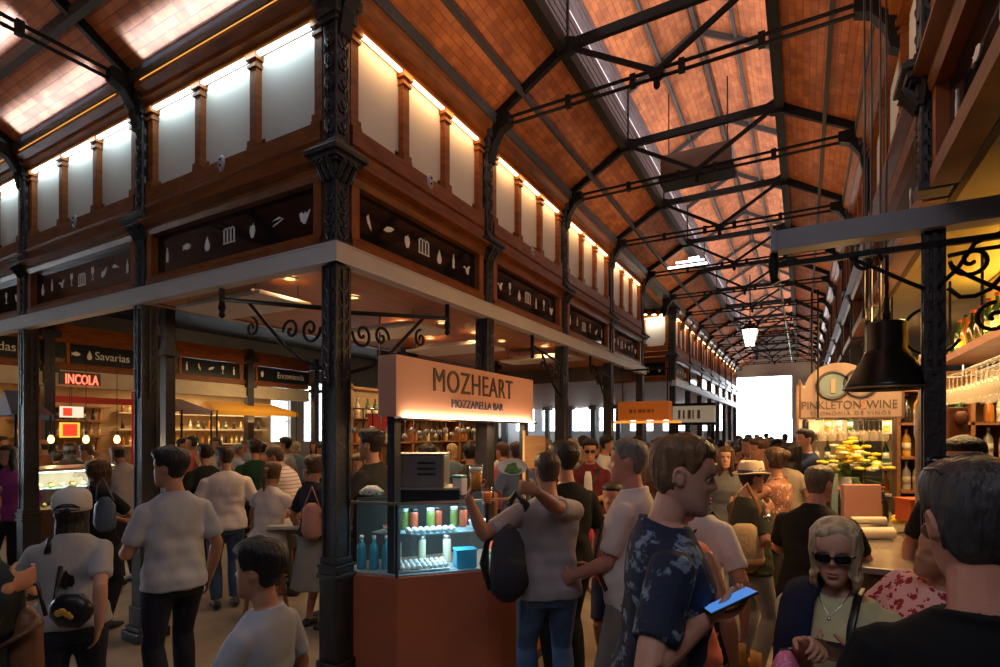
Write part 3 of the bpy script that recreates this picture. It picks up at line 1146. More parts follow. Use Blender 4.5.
for i in range(2):
    a, b = V((*ba[i], 0)), V((*ba[i + 1], 0))
    MB().bar(a + V((0, 0, (CZ + GZ) / 2)), b + V((0, 0, (CZ + GZ) / 2)), .01, GZ - CZ - .02).build('back_panel', mk('case_back_blue', (.035, .055, .065), .3), r)
# goods in the case
BALL = mk('mozzarella_white', (.72, .74, .72), .35, vary=.05)
tr = thing('cheese_tray', 'steel tray of mozzarella balls on the floor of the glass case', 'tray', (-2.12, 3.22, CZ + .012))
e1 = (V((-1.955, 3.30, 0)) - V((-2.385, 2.83, 0))).normalized()
e2 = V((-e1.y, e1.x, 0))


def on_front(s_, t_, z):
    """Point behind the angled face: s_ along it from the near corner, t_ behind the glass."""
    return V((-2.385, 2.83, z)) + e1 * s_ + e2 * t_


mb = MB()
c = on_front(.20, .16, CZ + .025)
mb.cbox(c, .36, .24, .012, math.atan2(e1.y, e1.x))
mb.build('tray_plate', STEEL, tr, bevel=.003)
for i in range(9):
    for j in range(4):
        b = MB().ball(on_front(.05 + .038 * i, .07 + .05 * j, CZ + .048 + .004 * (j % 2)), .018, .018, .017, 10, 7).build('mozzarella_ball', BALL, None, True)
        tag(b, 'white mozzarella ball on the steel tray in the glass case', 'cheese', 'mozzarella balls on the steel tray')
for i in range(8):
    for j in range(2):
        b = MB().ball(on_front(.10 + .045 * i, .12 + .05 * j, 1.155), .022, .022, .021, 10, 7).build('mozzarella_ball', BALL, None, True)
        tag(b, 'white mozzarella ball in the row on the glass shelf', 'cheese', 'mozzarella balls on the glass shelf')
PBLUE = mk('tub_blue_plastic', (.03, .28, .45), .35)
for k in range(3):
    p = V((-2.74 + .085 * k, 2.87 + .035 * k, CZ + .012))
    q = thing('bottle', 'tall blue bottle in the side of the glass case', 'bottle', p, 0, 'blue bottles in the glass case')
    MB().lathe([(.001, 0), (.032, 0), (.034, .02), (.034, .14), (.026, .17), (.012, .19), (.012, .215), (.001, .215)], p, 14).build('bottle_body', mk('bottle_blue_glass', (.05, .35, .5), .15), q, True)
    MB().lathe([(.001, .21), (.014, .21), (.014, .235), (.001, .235)], p, 12).build('cap', BALL, q, True)
q = thing('tub', 'square sky blue tub in the glass case behind the angled pane', 'tub', on_front(.50, .12, CZ + .012), math.atan2(e1.y, e1.x))
c = on_front(.50, .10, CZ + .075)
MB().cbox(c, .15, .11, .125, math.atan2(e1.y, e1.x)).build('tub_body', PBLUE, q, bevel=.008)
MB().cbox(c + V((0, 0, .066)), .16, .12, .012, math.atan2(e1.y, e1.x)).build('rim', PBLUE, q, bevel=.004)
for k, (x, y, z, rr, lab_) in enumerate([(-2.02, 3.50, CZ + .012, .085, 'white bowl of salad greens in the curved end of the case'), (-2.10, 3.42, 1.135, .08, 'lilac bowl on the glass shelf near the raised beer'), (-2.0, 3.64, CZ + .012, .07, 'small bowl with green herbs at the end of the case'), (-2.58, 3.0, 1.135, .06, 'dish of dried tomatoes on the glass shelf, column side')]):
    q = thing('bowl', lab_, 'bowl', (x, y, z))
    MB().lathe([(.001, 0), (rr * .5, 0), (rr * .85, rr * .4), (rr, rr * .75), (rr * .94, rr * .75), (rr * .75, rr * .4), (rr * .4, .012), (.001, .012)], (x, y, z), 18).build('bowl_shell', [BALL, mk('bowl_lilac', (.42, .42, .62), .3), BALL, BALL][k], q, True)
    m = MB()
    rb2 = random.Random(k)
    for i in range(16):
        a, d_ = rb2.uniform(0, 6.28), rb2.uniform(0, rr * .75)
        m.ball((x + math.cos(a) * d_, y + math.sin(a) * d_, z + rr * .72), .018, .014, .012, 7, 5)
    o = m.build('filling', [mk('salad_green', (.12, .25, .06), .6, vary=.4), BALL, mk('salad_green', (.12, .25, .06), .6), mk('tomato_dry', (.4, .07, .03), .5)][k], q, True)
    o['kind'] = 'stuff'
for k in range(9):
    p = on_front(.04 + .062 * k, .30 + .03 * (k % 2), (1.135 if k % 3 else CZ + .014))
    q = thing('jar', '%s jar at the back of the glass case' % ['tall cream', 'green olive', 'red tomato'][k % 3], 'jar', p, 0, '%s jars in the glass case' % ['tall cream', 'green olive', 'red tomato'][k % 3])
    hh = .15 if k % 3 else .2
    MB().lathe([(.001, 0), (.03, 0), (.032, .01), (.032, hh * .8), (.025, hh * .88), (.001, hh * .88)], p, 12).build('jar_body', [mk('jar_cream', (.6, .52, .38), .25), mk('jar_olive', (.16, .2, .05), .2), mk('jar_tomato', (.4, .07, .03), .2)][k % 3], q, True)
    MB().lathe([(.001, hh * .86), (.028, hh * .86), (.028, hh), (.001, hh)], p, 12).build('lid', [STEEL, BALL, BLACKP][k % 3], q, True)
# oven on top
r = thing('countertop_oven', 'grey steel oven with slotted vents on top of the glass case', 'oven', at(421, 487, 3.95), TH - .05)
Rz = Matrix.Rotation(TH - .05, 3, 'Z')
c0 = at(422, 470, 3.98)


def obox(c, off, sx, sy, sz):
    return MB().cbox(V(c) + Rz @ V(off), sx, sy, sz, TH - .05)


OVEN = mk('oven_grey_steel', (.15, .145, .14), .4, .3, vary=.1)
obox(c0, (0, 0, 0), .37, .28, .235).build('oven_body', OVEN, r, bevel=.012)
obox(c0, (0, -.006, .121), .38, .29, .012).build('lid', OVEN, r, bevel=.004)
for q in (-.02, .02, .06):
    obox(c0, (.06, -.142, q), .13, .006, .015).build('vent_slot', BLACKP, r)
obox(c0, (0, 0, -.125), .36, .27, .02).build('foot_frame', BLACKP, r)
r2 = thing('case_cover', 'black box top of the glass case with a steel edge, under the oven', 'case top', at(428, 503, 3.9), TH - .05)
c1 = at(428, 494, 3.96)
obox(c1, (0, 0, -.005), .50, .30, .105).build('cover_box', mk('cover_black', (.012, .013, .018), .3), r2, bevel=.006)
obox(c1, (0, -.004, .053), .51, .31, .014).build('steel_edge', STEEL, r2)
# things on the case
q = thing('paper_cup', 'white paper cup by the dark sign post', 'cup', at(394, 487, 3.75))
p = at(394, 488, 3.75)
MB().lathe([(.001, 0), (.026, 0), (.034, .07), (.036, .075), (.031, .075), (.024, .006), (.001, .006)], p, 14).build('cup_body', mk('cup_white', (.75, .72, .66), .5), q, True)
q = thing('snack_pack', 'green and white snack pack lying on the case top', 'packet', at(371, 494, 3.85))
p = at(371, 491, 3.85)
MB().tube([p + V((-.06, -.03, -.01)), p + V((-.02, -.01, .005)), p + V((.03, .015, .005)), p + V((.07, .035, -.01))], [(.02, .03), (.035, .05), (.035, .05), (.02, .03)], 12, ref=(0, 0, 1), round_=True).build('packet_body', spot_mat('packet_print', (.7, .7, .66), (.03, .3, .12), 26, .35), q, True)


def beer(lab, p, col, h=.13, r_=.036, foam=True, name='beer_glass'):
    q = thing(name, lab, 'glass', p)
    MB().lathe([(.001, 0), (r_ * .8, 0), (r_, h), (r_ * .94, h), (r_ * .75, .008), (.001, .008)], p, 16).build('glass_wall', GLASS, q, True)
    MB().lathe([(.001, .009), (r_ * .74, .009), (r_ * .88, h * .72), (.001, h * .72)], p, 14).build('drink', col, q, True)
    if foam:
        MB().lathe([(.001, h * .72), (r_ * .89, h * .72), (r_ * .92, h * .86), (.001, h * .87)], p, 14).build('foam', BALL, q, True)
    return q


AMBER = mk('beer_amber', (.85, .34, .03), .15)
beer('glass of amber beer raised by the man with the backpack', at(476, 490, 3.08), AMBER, .15, .042)
beer('orange drink in a clear tumbler on the counter beside the raised beer', at(487, 504, 3.55), mk('drink_orange', (.85, .22, .02), .2), .11, .04, False, 'tumbler')
q = thing('plate', 'pale round plate with salad held up by the man with the backpack', 'plate', at(517, 480, 2.92), TH)
p = at(512, 471, 2.72)
Mp = Matrix.Rotation(TH, 3, 'Z') @ Matrix.Rotation(math.radians(28), 3, 'X')
m = MB().lathe([(.001, 0), (.045, 0), (.075, .022), (.077, .028), (.045, .009), (.001, .009)], (0, 0, 0), 24)
m.v = [p + Mp @ v for v in m.v]
m.build('plate_dish', mk('plate_pale', (.66, .64, .52), .25), q, True)
m = MB()
rb2 = random.Random(4)
for i in range(22):
    a, d_ = rb2.uniform(0, 6.28), rb2.uniform(0, .045)
    m.ball(p + Mp @ V((math.cos(a) * d_, math.sin(a) * d_, .014)), .016, .016, .012, 7, 5)
m.build('salad', mk('salad_green', (.12, .25, .06), .6, vary=.4), q, True)['kind'] = 'stuff'
q = thing('napkin_bundle', 'white and red napkins with a teal packet beside the oven', 'napkins', at(458, 478, 3.9))
p = at(458, 478, 3.9)
MB().box(p.x - .03, p.y - .03, p.z - .12, p.x + .05, p.y + .05, p.z - .0).build('napkin_stack', mk('napkin_white', (.66, .62, .56), .7), q, bevel=.008)
MB().box(p.x - .04, p.y - .035, p.z + .0, p.x + .05, p.y + .04, p.z + .022).build('teal_packet', mk('packet_teal', (.03, .3, .33), .5), q, bevel=.006)
q = thing('menu_board', 'plain wooden board on a stick beyond the far end of the stall sign', 'board', at(534, 470, 5.0), TH)
p = at(535, 452, 5.0)
Rz = Matrix.Rotation(TH, 3, 'Z')
MB().cbox(p, .19, .02, .30, TH).build('board_face', mk('pine_board', (.36, .2, .09), .6, vary=.2, stretch=(1, 1, 6)), q, bevel=.004)
MB().bar(p + Rz @ V((-.10, 0, .2)), p + Rz @ V((-.10, 0, -1.4)), .022, .022, EX).build('stick', mk('pine_pale', (.55, .36, .17), .6), q)

# shelving of the stall inside the block
r = thing('back_bar', 'lit wooden back bar with bottles behind the mozzarella stall', 'shelf unit', (-5.3, 7.2, 0))
BWOOD = mk('bar_wood_warm', (.24, .10, .035), .5, vary=.25, stretch=(1, 1, 4))
MB().box(-5.62, 5.3, 0, -5.58, 9.2, 2.5).build('back_panel', mk('bar_back_cream', (.45, .33, .2), .6), r)
for z in (.95, 1.35, 1.7, 2.05, 2.45):
    MB().box(-5.58, 5.3, z - .02, -5.25, 9.2, z).build('shelf', BWOOD, r)
for y in (5.3, 6.6, 7.9, 9.17):
    MB().box(-5.58, y, 0, -5.25, y + .04, 2.5).build('upright', BWOOD, r)
BOT = [mk('bottle_green', (.03, .10, .03), .12, spec=.6), mk('bottle_amber', (.34, .12, .02), .12, spec=.6), mk('bottle_clear', (.5, .46, .38), .1, spec=.6), mk('bottle_dark', (.02, .015, .012), .12, spec=.6), mk('bottle_gold', (.6, .34, .05), .15)]
LAB = [mk('bottle_label_cream', (.66, .58, .42), .6), mk('bottle_label_red', (.4, .06, .04), .6)]


def bottle_proto(kind, x=0, h=.29, r_=.036):
    q = thing('bottle', 'bottle', 'bottle', (0, 0, 0))
    prof = [[(.001, 0), (r_, 0), (r_ * 1.03, .01), (r_ * 1.03, h * .58), (r_ * .8, h * .68), (.013, h * .78), (.012, h * .95), (.015, h * .955), (.015, h), (.001, h)],
            [(.001, 0), (r_ * 1.15, 0), (r_ * 1.18, .01), (r_ * 1.1, h * .5), (r_ * .6, h * .66), (.014, h * .74), (.014, h), (.001, h)]][kind % 2]
    MB().lathe(prof, (0, 0, 0), 10).build('bottle_body', BOT[kind % 5], q, True)
    MB().lathe([(.001, h * .2), (r_ * 1.06, h * .2), (r_ * 1.06, h * .46), (.001, h * .46)], (0, 0, 0), 10).build('label', LAB[kind % 2], q, True)
    MB().lathe([(.001, h * .93), (.0165, h * .93), (.0165, h * 1.01), (.001, h * 1.01)], (0, 0, 0), 8).build('cap', [LAB[1], BLACKP, CHROME][kind % 3], q, True)
    return q


BP = [bottle_proto(k) for k in range(5)]
_used = set()


def put_bottle(k, p, lab, group, sc=1.):
    if k in _used:
        return copy_tree(BP[k], lab, p, 0, group, sc)
    _used.add(k)
    o = BP[k]
    o.matrix_basis = Matrix.Translation(V(p)) @ Matrix.Scale(sc, 4)
    o['label'] = lab
    o['group'] = group
    return o


KN = ['green', 'amber', 'clear', 'dark', 'gold']
rb2 = random.Random(5)
for z in (1.35, 1.7, 2.05):
    y = 5.42
    while y < 9.1:
        k = rb2.randrange(5)
        put_bottle(k, (-5.42, y, z), '%s bottle on the back bar shelves behind the mozzarella stall' % KN[k], '%s bottles on the back bar' % KN[k], .95)
        y += rb2.uniform(.11, .22)
q = thing('utensil_rail', 'rail of hanging ladles and strainers under the blush sign', 'rail', (-3.4, 4.2, 2.0))
MB().tube([(-3.5, 3.5, 2.06), (-3.5, 5.9, 2.06)], .008, 6).build('rail_bar', CHROME, q, True)
for y in (3.5, 5.9):
    MB().tube([(-3.5, y, 2.06), (-3.5, y, 3.2)], .006, 6).build('rail_hanger', CHROME, q, True)
rb2 = random.Random(8)
for i in range(20):
    y = 3.56 + i * .118
    u = thing('ladle', 'steel utensil hanging from the rail under the blush sign', 'utensil', (-3.5, y, 1.8), 0, 'utensils hanging from the rail')
    hh = rb2.uniform(.12, .2)
    MB().tube([(-3.5, y, 2.055), (-3.49, y, 2.03), (-3.49, y, 2.03 - hh)], .006, 6).build('handle', BOT[3] if i % 3 else STEEL, u, True)
    MB().ball((-3.49, y, 2.03 - hh - .025), .03, .03, .035, 9, 6).build('bowl', STEEL, u, True)
q = thing('red_board', 'plain red notice board beside the seller in black', 'board', at(377, 425, 6.2))
c = at(378, 423, 6.2)
MB().cbox(c, .22, .03, .18, TH).build('board_face', mk('board_red', (.5, .05, .025), .5), q)
MB().cbox(c + V((0, 0, .1)), .24, .04, .02, TH).build('board_frame', BWOOD, q)
MB().bar(c + V((0, .03, .1)), V((c.x, c.y + .03, 3.2)), .012, .012, EX).build('hanger', BLACKP, q)

# ------------------------------------------------------------------ lights and panels under the block ceiling
dlm = glow('downlight_warm', (1., .72, .42), 22.)
DL = [(290, 278), (287, 308), (353.5, 297), (401, 322), (442, 322.5), (475, 332), (373, 334), (502, 341), (330, 330), (430, 338), (545, 346)]
DLP = []
for px, py in DL:
    p = at_z(px, py, 3.195)
    DLP.append(p)
    q = thing('downlight', 'round recessed downlight glowing in the timber ceiling', 'downlight', p, 0, 'recessed downlights')
    MB().lathe([(.001, 0), (.06, 0), (.06, .004), (.001, .004)], (p.x, p.y, 3.19), 14).build('lamp_disc', dlm, q, True)
    MB().lathe([(.06, -.004), (.073, -.004), (.073, .006), (.06, .006), (.06, -.004)], (p.x, p.y, 3.19), 14).build('bezel', CREAM, q, True)
PAN = mk('acoustic_panel_white', (.62, .57, .5), .7)
for k, (px, py, l_, w_) in enumerate([(243, 306, .55, 1.2), (390, 333, .55, 1.3), (455, 350, .6, 1.3), (542, 360, .5, 1.3)]):
    p = at_z(px, py, 3.02)
    q = thing('ceiling_panel', 'white panel hung from the timber ceiling, %s from the cross nave' % ['first', 'second', 'third', 'fourth'][k], 'ceiling panel', p, 0, 'hung white panels')
    MB().cbox(p, w_, l_, .035).build('panel_board', PAN, q, bevel=.008)
    MB().cbox(p + V((0, 0, .04)), w_ * .7, l_ * .8, .05).build('housing', CREAM, q, bevel=.006)
    for sx in (-1, 1):
        for sy in (-1, 1):
            a = p + V((sx * w_ * .4, sy * l_ * .4, 0))
            MB().tube([a, V((a.x, a.y, 3.2))], .004, 5).build('wire', BLACKP, q)
MB_ = MB().box(-6.02, YF + .12, 3.19, -5.9, 10.6, 3.62)
tag(MB_.build('timber_header', WOOD), 'dark timber header along the edge of the downlit timber ceiling', 'beam', None, 'thing')

# ------------------------------------------------------------------ the row of stalls beyond the block
XB = -12.6
struct('wall_stalls', MB().box(-14.7, 2.2, 0, -14.6, 11.3, 3.2).box(-14.7, 2.2, 3.2, XB - .1, 11.3, 3.3), mk('stall_back_ochre', (.42, .28, .14), .7, vary=.15))
tag(MB().box(XB - .12, 1.4, 3.6, XB + .08, 11.0, 3.95).box(XB - .12, 1.4, 3.08, XB + .02, 11.0, 3.2).build('timber_lintel', WOOD), 'long timber lintel carrying the black name boards of the far stalls', 'beam', None, 'thing')
tag(MB().box(XB - .1, 1.4, 2.78, XB + .05, 11.0, 3.06).box(XB - .1, 1.4, 2.74, XB + .09, 11.0, 2.78).build('cream_fascia', CREAM), 'cream fascia above the far stalls, under the name boards', 'fascia')
SHADE = mk('board_black', (.010, .010, .010), .3)
for k, (p0, p1, txt, ic) in enumerate([(-28, 17, 'Vendas', []), (69, 136, 'Savarias', ['fish', 'pear']), (181, 239, '', ['bottle', 'banana', 'leaf', 'glass', 'bottle']), (257, 309, 'Encomienda', ['pepper'])]):
    y0, y1 = at_x(p0, 355, XB).y, at_x(p1, 360, XB).y
    q = thing('name_board', '%s' % ['black stall board cut by the picture edge, ending in cream letters', 'black stall board with a fish, a pear and cream letters', 'black stall board with a row of cream pictograms only', 'black stall board with narrow cream letters, beside the corner column'][k], 'sign', (XB, (y0 + y1) / 2, 3.2))
    MB().box(XB - .03, y0, 3.21, XB, y1, 3.59).build('board_face', SHADE, q)
    MB().box(XB - .02, y0 - .05, 3.2, XB + .03, y0, 3.6).box(XB - .02, y1, 3.2, XB + .03, y1 + .05, 3.6).build('board_frame', WOODL, q)
    w_ = (y1 - y0)
    if txt:
        text_mesh(txt, .23 if k != 3 else .24, frame_m((XB + .003, y0 + w_ * (.63 if ic else .5), 3.33), EY, (0, 0, 1)), 'lettering', WHITEP, q, .006, .9 if k != 3 else .78)
    for i, t_ in enumerate(ic):
        m = MB()
        for pl in icon_polys(t_):
            m.prism([(a * .17, b * .2) for a, b in pl], (XB + .002, y0 + w_ * .09 + i * (.24 if txt else .3), 3.4), EY, (0, 0, 1), (.006, 0, 0))
        m.build('pictogram', WHITEP, q)
for k, px in enumerate((47, 158, 248, 314)):
    y = at_x(px, 360, XB).y
    q = thing('iron_column', '%s iron column of the far stalls, counted from the picture edge' % nm1[k], 'column', (XB, y, 0), 0, 'iron columns of the far stalls')
    q['kind'] = 'thing'
    MB().cbox((XB + .04, y, 2.), .17, .17, 4.).build('lower_shaft', IRONB, q)
    MB().cbox((XB + .05, y, 3.05), .26, .26, .1).cbox((XB + .05, y, 3.72), .32, .32, .12).build('capital', IRONB, q)
    MB().cbox((XB + .04, y, .3), .28, .28, .6).build('pedestal', IRONB, q)
neon = glow('neon_red', (1., .07, .035), 6.)
ya = at_x(63, 382, XB + .1).y
yb = at_x(98, 382, XB + .1).y
q = thing('neon_sign', 'red neon letters on the cream fascia of the far stalls', 'sign', (XB + .1, (ya + yb) / 2, 2.8))
text_mesh('INCOLA', .27, frame_m((XB + .1, (ya + yb) / 2 + .02, 2.80), EY, (0, 0, 1)), 'lettering', neon, q, .02, (yb - ya) / 1.05)
MB().box(XB + .06, ya - .05, 2.79, XB + .09, yb + .05, 3.03).build('backing', BLACKP, q)
# fittings of the red bar
RED = mk('bar_red_paint', (.5, .02, .015), .4)
q = thing('red_bar', 'red painted bar front with shelves and posters under the neon letters', 'bar', (-13.2, 5.4, 0))
for y in (4.75, 6.55):
    MB().box(-13.2, y, 0, -13.1, y + .12, 2.75).build('post', RED, q)
MB().box(-13.2, 4.75, 2.45, -13.08, 6.67, 2.58).build('header', RED, q)
for z in (1.4, 1.75, 2.1, 2.4):
    MB().box(-14.55, 4.8, z, -14.2, 6.6, z + .03).build('shelf', BWOOD, q)
MB().box(-13.4, 4.7, 0, -12.5, 6.7, 1.08).build('bar_front', mk('bar_front_red', (.2, .03, .02), .5), q)
MB().box(-13.45, 4.66, 1.08, -12.42, 6.74, 1.12).build('bar_top', BWOOD, q)
YEL = glow('lit_sign_yellow', (1., .52, .05), 1.3)
for k, (px, py, w_, h_, c_, lab_) in enumerate([(70, 430, .34, .30, YEL, 'small lit yellow poster with a red middle in the red bar'), (72, 412, .40, .22, glow('lit_sign_white', (1., .85, .6), 1.0), 'small lit white poster above the yellow one')]):
    p = at_x(px, py, -12.75)
    q = thing('poster', lab_, 'poster', p)
    MB().box(p.x - .02, p.y - w_ / 2, p.z - h_ / 2, p.x, p.y + w_ / 2, p.z + h_ / 2).build('poster_face', c_, q)
    MB().box(p.x, p.y - w_ / 2 + .05, p.z - h_ / 2 + .03, p.x + .008, p.y + .12 if k == 0 else p.y, p.z + h_ / 2 - .03).build('poster_print', glow('lit_sign_red', (.9, .05, .02), 1.2), q)
    MB().tube([(p.x - .01, p.y, p.z + h_ / 2), (p.x - .01, p.y, 2.75)], .006, 5).build('hanger', BLACKP, q)
for z in (1.43, 1.78, 2.13):
    y = 4.9
    while y < 6.5:
        k = rb2.randrange(5)
        put_bottle(k, (-14.38, y, z), '%s bottle on the shelves of the red bar' % KN[k], '%s bottles of the red bar' % KN[k], .95)
        y += rb2.uniform(.11, .2)


def awning(lab, y0, y1, zt, zb, mat, xb=-12.75, xf=-11.95, hip=.28, valance=.1):
    q = thing('awning', lab, 'awning', ((xb + xf) / 2, (y0 + y1) / 2, zb))
    t = .012
    m = MB()
    A = [(xb, y0 + hip, zt), (xb, y1 - hip, zt), (xf, y1, zb), (xf, y0, zb), (xb, y0, zb), (xb, y1, zb)]
    m.add(A + [(p[0], p[1], p[2] - t) for p in A], [(0, 3, 2, 1), (0, 4, 3), (1, 2, 5), (6, 7, 8, 9), (6, 9, 10), (7, 11, 8), (0, 1, 7, 6), (3, 9, 8, 2), (4, 10, 9, 3), (2, 8, 11, 5)])
    m.build('canopy', mat, q)
    MB().box(xf - .01, y0, zb - valance, xf + .01, y1, zb).build('valance', mat, q)
    for y in (y0 + .05, y1 - .05):
        MB().tube([(xb, y, zb - .02), (xf, y, zb - .02)], .014, 6).build('arm', IRON, q, True)
        MB().tube([(xf, y, 0), (xf, y, zb)], .02, 6).build('post', IRON, q, True)
    return q


awning('yellow awning glowing over a far stall', 7.72, 10.1, 2.62, 2.36, mk('awning_yellow', (.78, .36, .03), .6, emit=(1, .45, .03), estr=.0))
awning('mauve awning over the far stall next to the yellow one', 6.9, 7.68, 2.62, 2.34, mk('awning_mauve', (.26, .16, .19), .7))
awning('slate blue awning beside the outer cross nave column', 4.02, 4.62, 2.62, 2.16, mk('awning_slate_blue', (.11, .16, .30), .7), hip=.15)
q = thing('stall_counter', 'long dark counter of the far stalls beneath the awnings', 'counter', (-12.2, 8.5, 0))
MB().box(-12.9, 6.8, 0, -12.1, 10.6, 1.08).build('counter_body', mk('counter_brown', (.1, .045, .02), .5), q)
MB().box(-12.95, 6.75, 1.08, -12.02, 10.65, 1.12).build('counter_top', mk('counter_top_pale', (.5, .42, .3), .35), q)
for z in (1.5, 1.9, 2.3):
    MB().box(-14.55, 6.8, z, -14.25, 10.9, z + .03).build('shelf', mk('shelf_cream', (.55, .45, .3), .6), q)
    y = 6.95
    while y < 10.7:
        k = rb2.randrange(5)
        put_bottle(k, (-14.4, y, z + .03), '%s bottle on the shelves beneath the yellow awning' % KN[k], '%s bottles of the awning stall' % KN[k], .95)
        y += rb2.uniform(.14, .3)
# lit glass counter
q = thing('display_counter', 'long lit glass counter behind the woman with long brown hair', 'display counter', (-9., 3.7, 0))
MB().box(-9.35, 3.1, 0, -8.6, 4.25, .84).build('counter_base', mk('counter_brown', (.1, .045, .02), .5), q)
MB().box(-8.62, 3.1, .84, -8.61, 4.25, 1.33).build('front_glass', GLASS, q)
MB().box(-9.37, 3.08, 1.33, -8.58, 4.27, 1.37).build('top_board', mk('counter_top_pale', (.5, .42, .3), .35), q)
MB().box(-9.3, 3.1, 1.08, -8.85, 4.25, 1.09).build('shelf', mk('shelf_glass_blue', (.28, .45, .52), .15), q)
MB().box(-9.35, 3.1, .84, -9.33, 4.25, 1.33).build('back_panel', mk('case_back_pale', (.5, .5, .42), .4), q)
MB().box(-8.72, 3.15, 1.31, -8.69, 4.2, 1.328).build('light_strip', glow('case_strip', (1., .92, .72), 8.), q)
rb3 = random.Random(2)
for i in range(26):
    x = 3.17 + i * .042
    z = .845 if i % 2 else 1.092
    b = MB().ball((-8.8 - .12 * (i % 3) - (.12 if z > 1 else 0), x, z + .03), rb3.uniform(.025, .045), None, .03, 8, 6).build('pastry', [mk('pastry_green', (.25, .35, .08), .6), mk('pastry_cream', (.7, .6, .35), .6), mk('pastry_brown', (.3, .13, .04), .6)][i % 3], None, True)
    tag(b, '%s pastry in the long lit glass counter' % ['green', 'cream', 'brown'][i % 3], 'pastry', '%s pastries in the lit counter' % ['green', 'cream', 'brown'][i % 3])
for k, px in enumerate((51, 86, 117)):
    p = at(px, 439, 8.6)
    q = thing('pendant_bulb', '%s hanging warm bulb above the lit glass counter, counted from the picture edge' % nm1[k], 'lamp', p, 0, 'warm bulbs over the lit counter')
    MB().lathe([(.001, -.07), (.03, -.06), (.045, -.02), (.04, .02), (.02, .06), (.001, .065)], p, 12).build('bulb', glow('bulb_warm', (1., .50, .14), 6.), q, True)
    MB().lathe([(.001, .06), (.02, .06), (.02, .12), (.001, .12)], p, 10).build('socket', BLACKP, q)
    MB().tube([p + V((0, 0, .11)), V((p.x, p.y, 3.2))], .005, 5).build('cord', BLACKP, q)

# table and stools in the block
q = thing('bar_table', 'high pale topped table in front of the seated woman', 'table', at_z(285, 537, .98))
p = at_z(272, 537, .84)
p.z = 0
p = V((p.x + .35, p.y + .45, 0))
MB().cbox(p + V((0, 0, .93)), 1.15, .5, .035, TH).build('table_top', mk('table_pale', (.5, .47, .42), .35), q, bevel=.006)
MB().tube([p, p + V((0, 0, .92))], .035, 12).build('pedestal', IRON, q, True)
MB().lathe([(.001, 0), (.25, 0), (.25, .015), (.05, .035), (.001, .035)], p, 20).build('base', IRON, q, True)
pr = at(268, CY0, 5.35)
for k, (x, y, lab_) in enumerate([(pr.x, pr.y - .02, 'wooden bar stool under the seated woman in the white t-shirt'), (pr.x - .55, pr.y + .55, 'empty wooden bar stool by the high table')]):
    q = thing('bar_stool', lab_, 'stool', (x, y, 0), .4 * k)
    MB().lathe([(.001, .655), (.165, .655), (.175, .675), (.165, .695), (.001, .695)], (x, y, 0), 20).build('seat', BWOOD, q, True)
    for a in range(4):
        t_ = PI / 4 + a * PI / 2
        MB().bar((x + math.cos(t_) * .2, y + math.sin(t_) * .2, 0), (x + math.cos(t_) * .12, y + math.sin(t_) * .12, .66), .03, .03, EX).build('leg', BWOOD, q)
    m = MB()
    for a in range(5):
        pass
    m.tube([(x + math.cos(PI / 4 + a * PI / 2) * .175, y + math.sin(PI / 4 + a * PI / 2) * .175, .25) for a in range(5)], .012, 6)
    m.build('footrest', BWOOD, q)
q = thing('rubbish_bag', 'black bag bundle at the foot of the corner column', 'bag', at_z(352, 668, .12))
p = at_z(352, 672, .12)
m = MB()
m.tube([p + V((-.16, -.02, .02)), p + V((-.08, 0, .05)), p + V((.02, .02, .07)), p + V((.12, .04, .05)), p + V((.19, .05, .02))], [.06, .13, .16, .13, .06], 14, round_=True)
rb4 = random.Random(3)
for i, v in enumerate(m.v):
    m.v[i] = v + V((rb4.uniform(-.012, .012), rb4.uniform(-.012, .012), rb4.uniform(-.012, .012)))
m.v = [V((v.x, v.y, max(v.z, .0))) for v in m.v]
m.build('bag_body', mk('bag_black_film', (.015, .015, .017), .25, bump=.8, bscale=20), q, True)
MB().tube([p + V((.0, .02, .2)), p + V((.01, .02, .27)), p + V((.04, .0, .3))], [.03, .025, .05], 8, round_=True).build('knot', mk('bag_black_film', (.015, .015, .017), .25), q, True)

# ------------------------------------------------------------------ kiosks further along the aisle
q = thing('kiosk_sign', 'glowing orange box sign hanging over the aisle side, further along', 'sign', (-2.33, 9.1, 2.03))
MB().box(-2.75, 9., 2.05, -1.9, 9.25, 2.36).build('sign_box', mk('sign_orange', (.55, .15, .02), .5, emit=(1., .26, .02), estr=.10), q, bevel=.006)
MB().box(-2.95, 8.98, 2.0, -1.75, 9.27, 2.035).build('light_strip', glow('strip_orange', (1., .30, .03), 1.2), q)
mk_ = MB()
for i, w_ in enumerate((.05, .03, .06, .04, .05, .03)):
    mk_.box(-2.55 + i * .075, 8.992, 2.17, -2.55 + i * .075 + w_, 8.999, 2.23)
mk_.build('faint_marking', mk('lettering_brown_faint', (.3, .07, .02), .5), q)
for x in (-2.7, -1.95):
    MB().tube([(x, 9.12, 2.3), (x, 9.12, 3.0 if x < -2.5 else 2.9)], .01, 6).build('hanger', IRON, q)
MB().bar((-2.75, 9.12, 2.9), (-1.9, 9.12, 2.9), .03, .03).build('support_arm', IRON, q)
q = thing('kiosk_sign', 'cream lit box sign past the orange one', 'sign', (-2.1, 12.4, 2.1))
MB().box(-2.52, 12.3, 2.06, -1.66, 12.6, 2.42).build('sign_box', mk('sign_cream_lit', (.55, .5, .4), .5, emit=(1., .9, .66), estr=.14), q, bevel=.006)
MB().box(-2.55, 12.28, 2.42, -1.63, 12.62, 2.48).box(-2.55, 12.28, 2.0, -1.63, 12.62, 2.06).build('sign_frame', IRON, q)
mk_ = MB()
for i, w_ in enumerate((.05, .04, .07, .03, .06)):
    mk_.box(-2.4 + i * .10, 12.292, 2.14, -2.4 + i * .10 + w_, 12.299, 2.33)
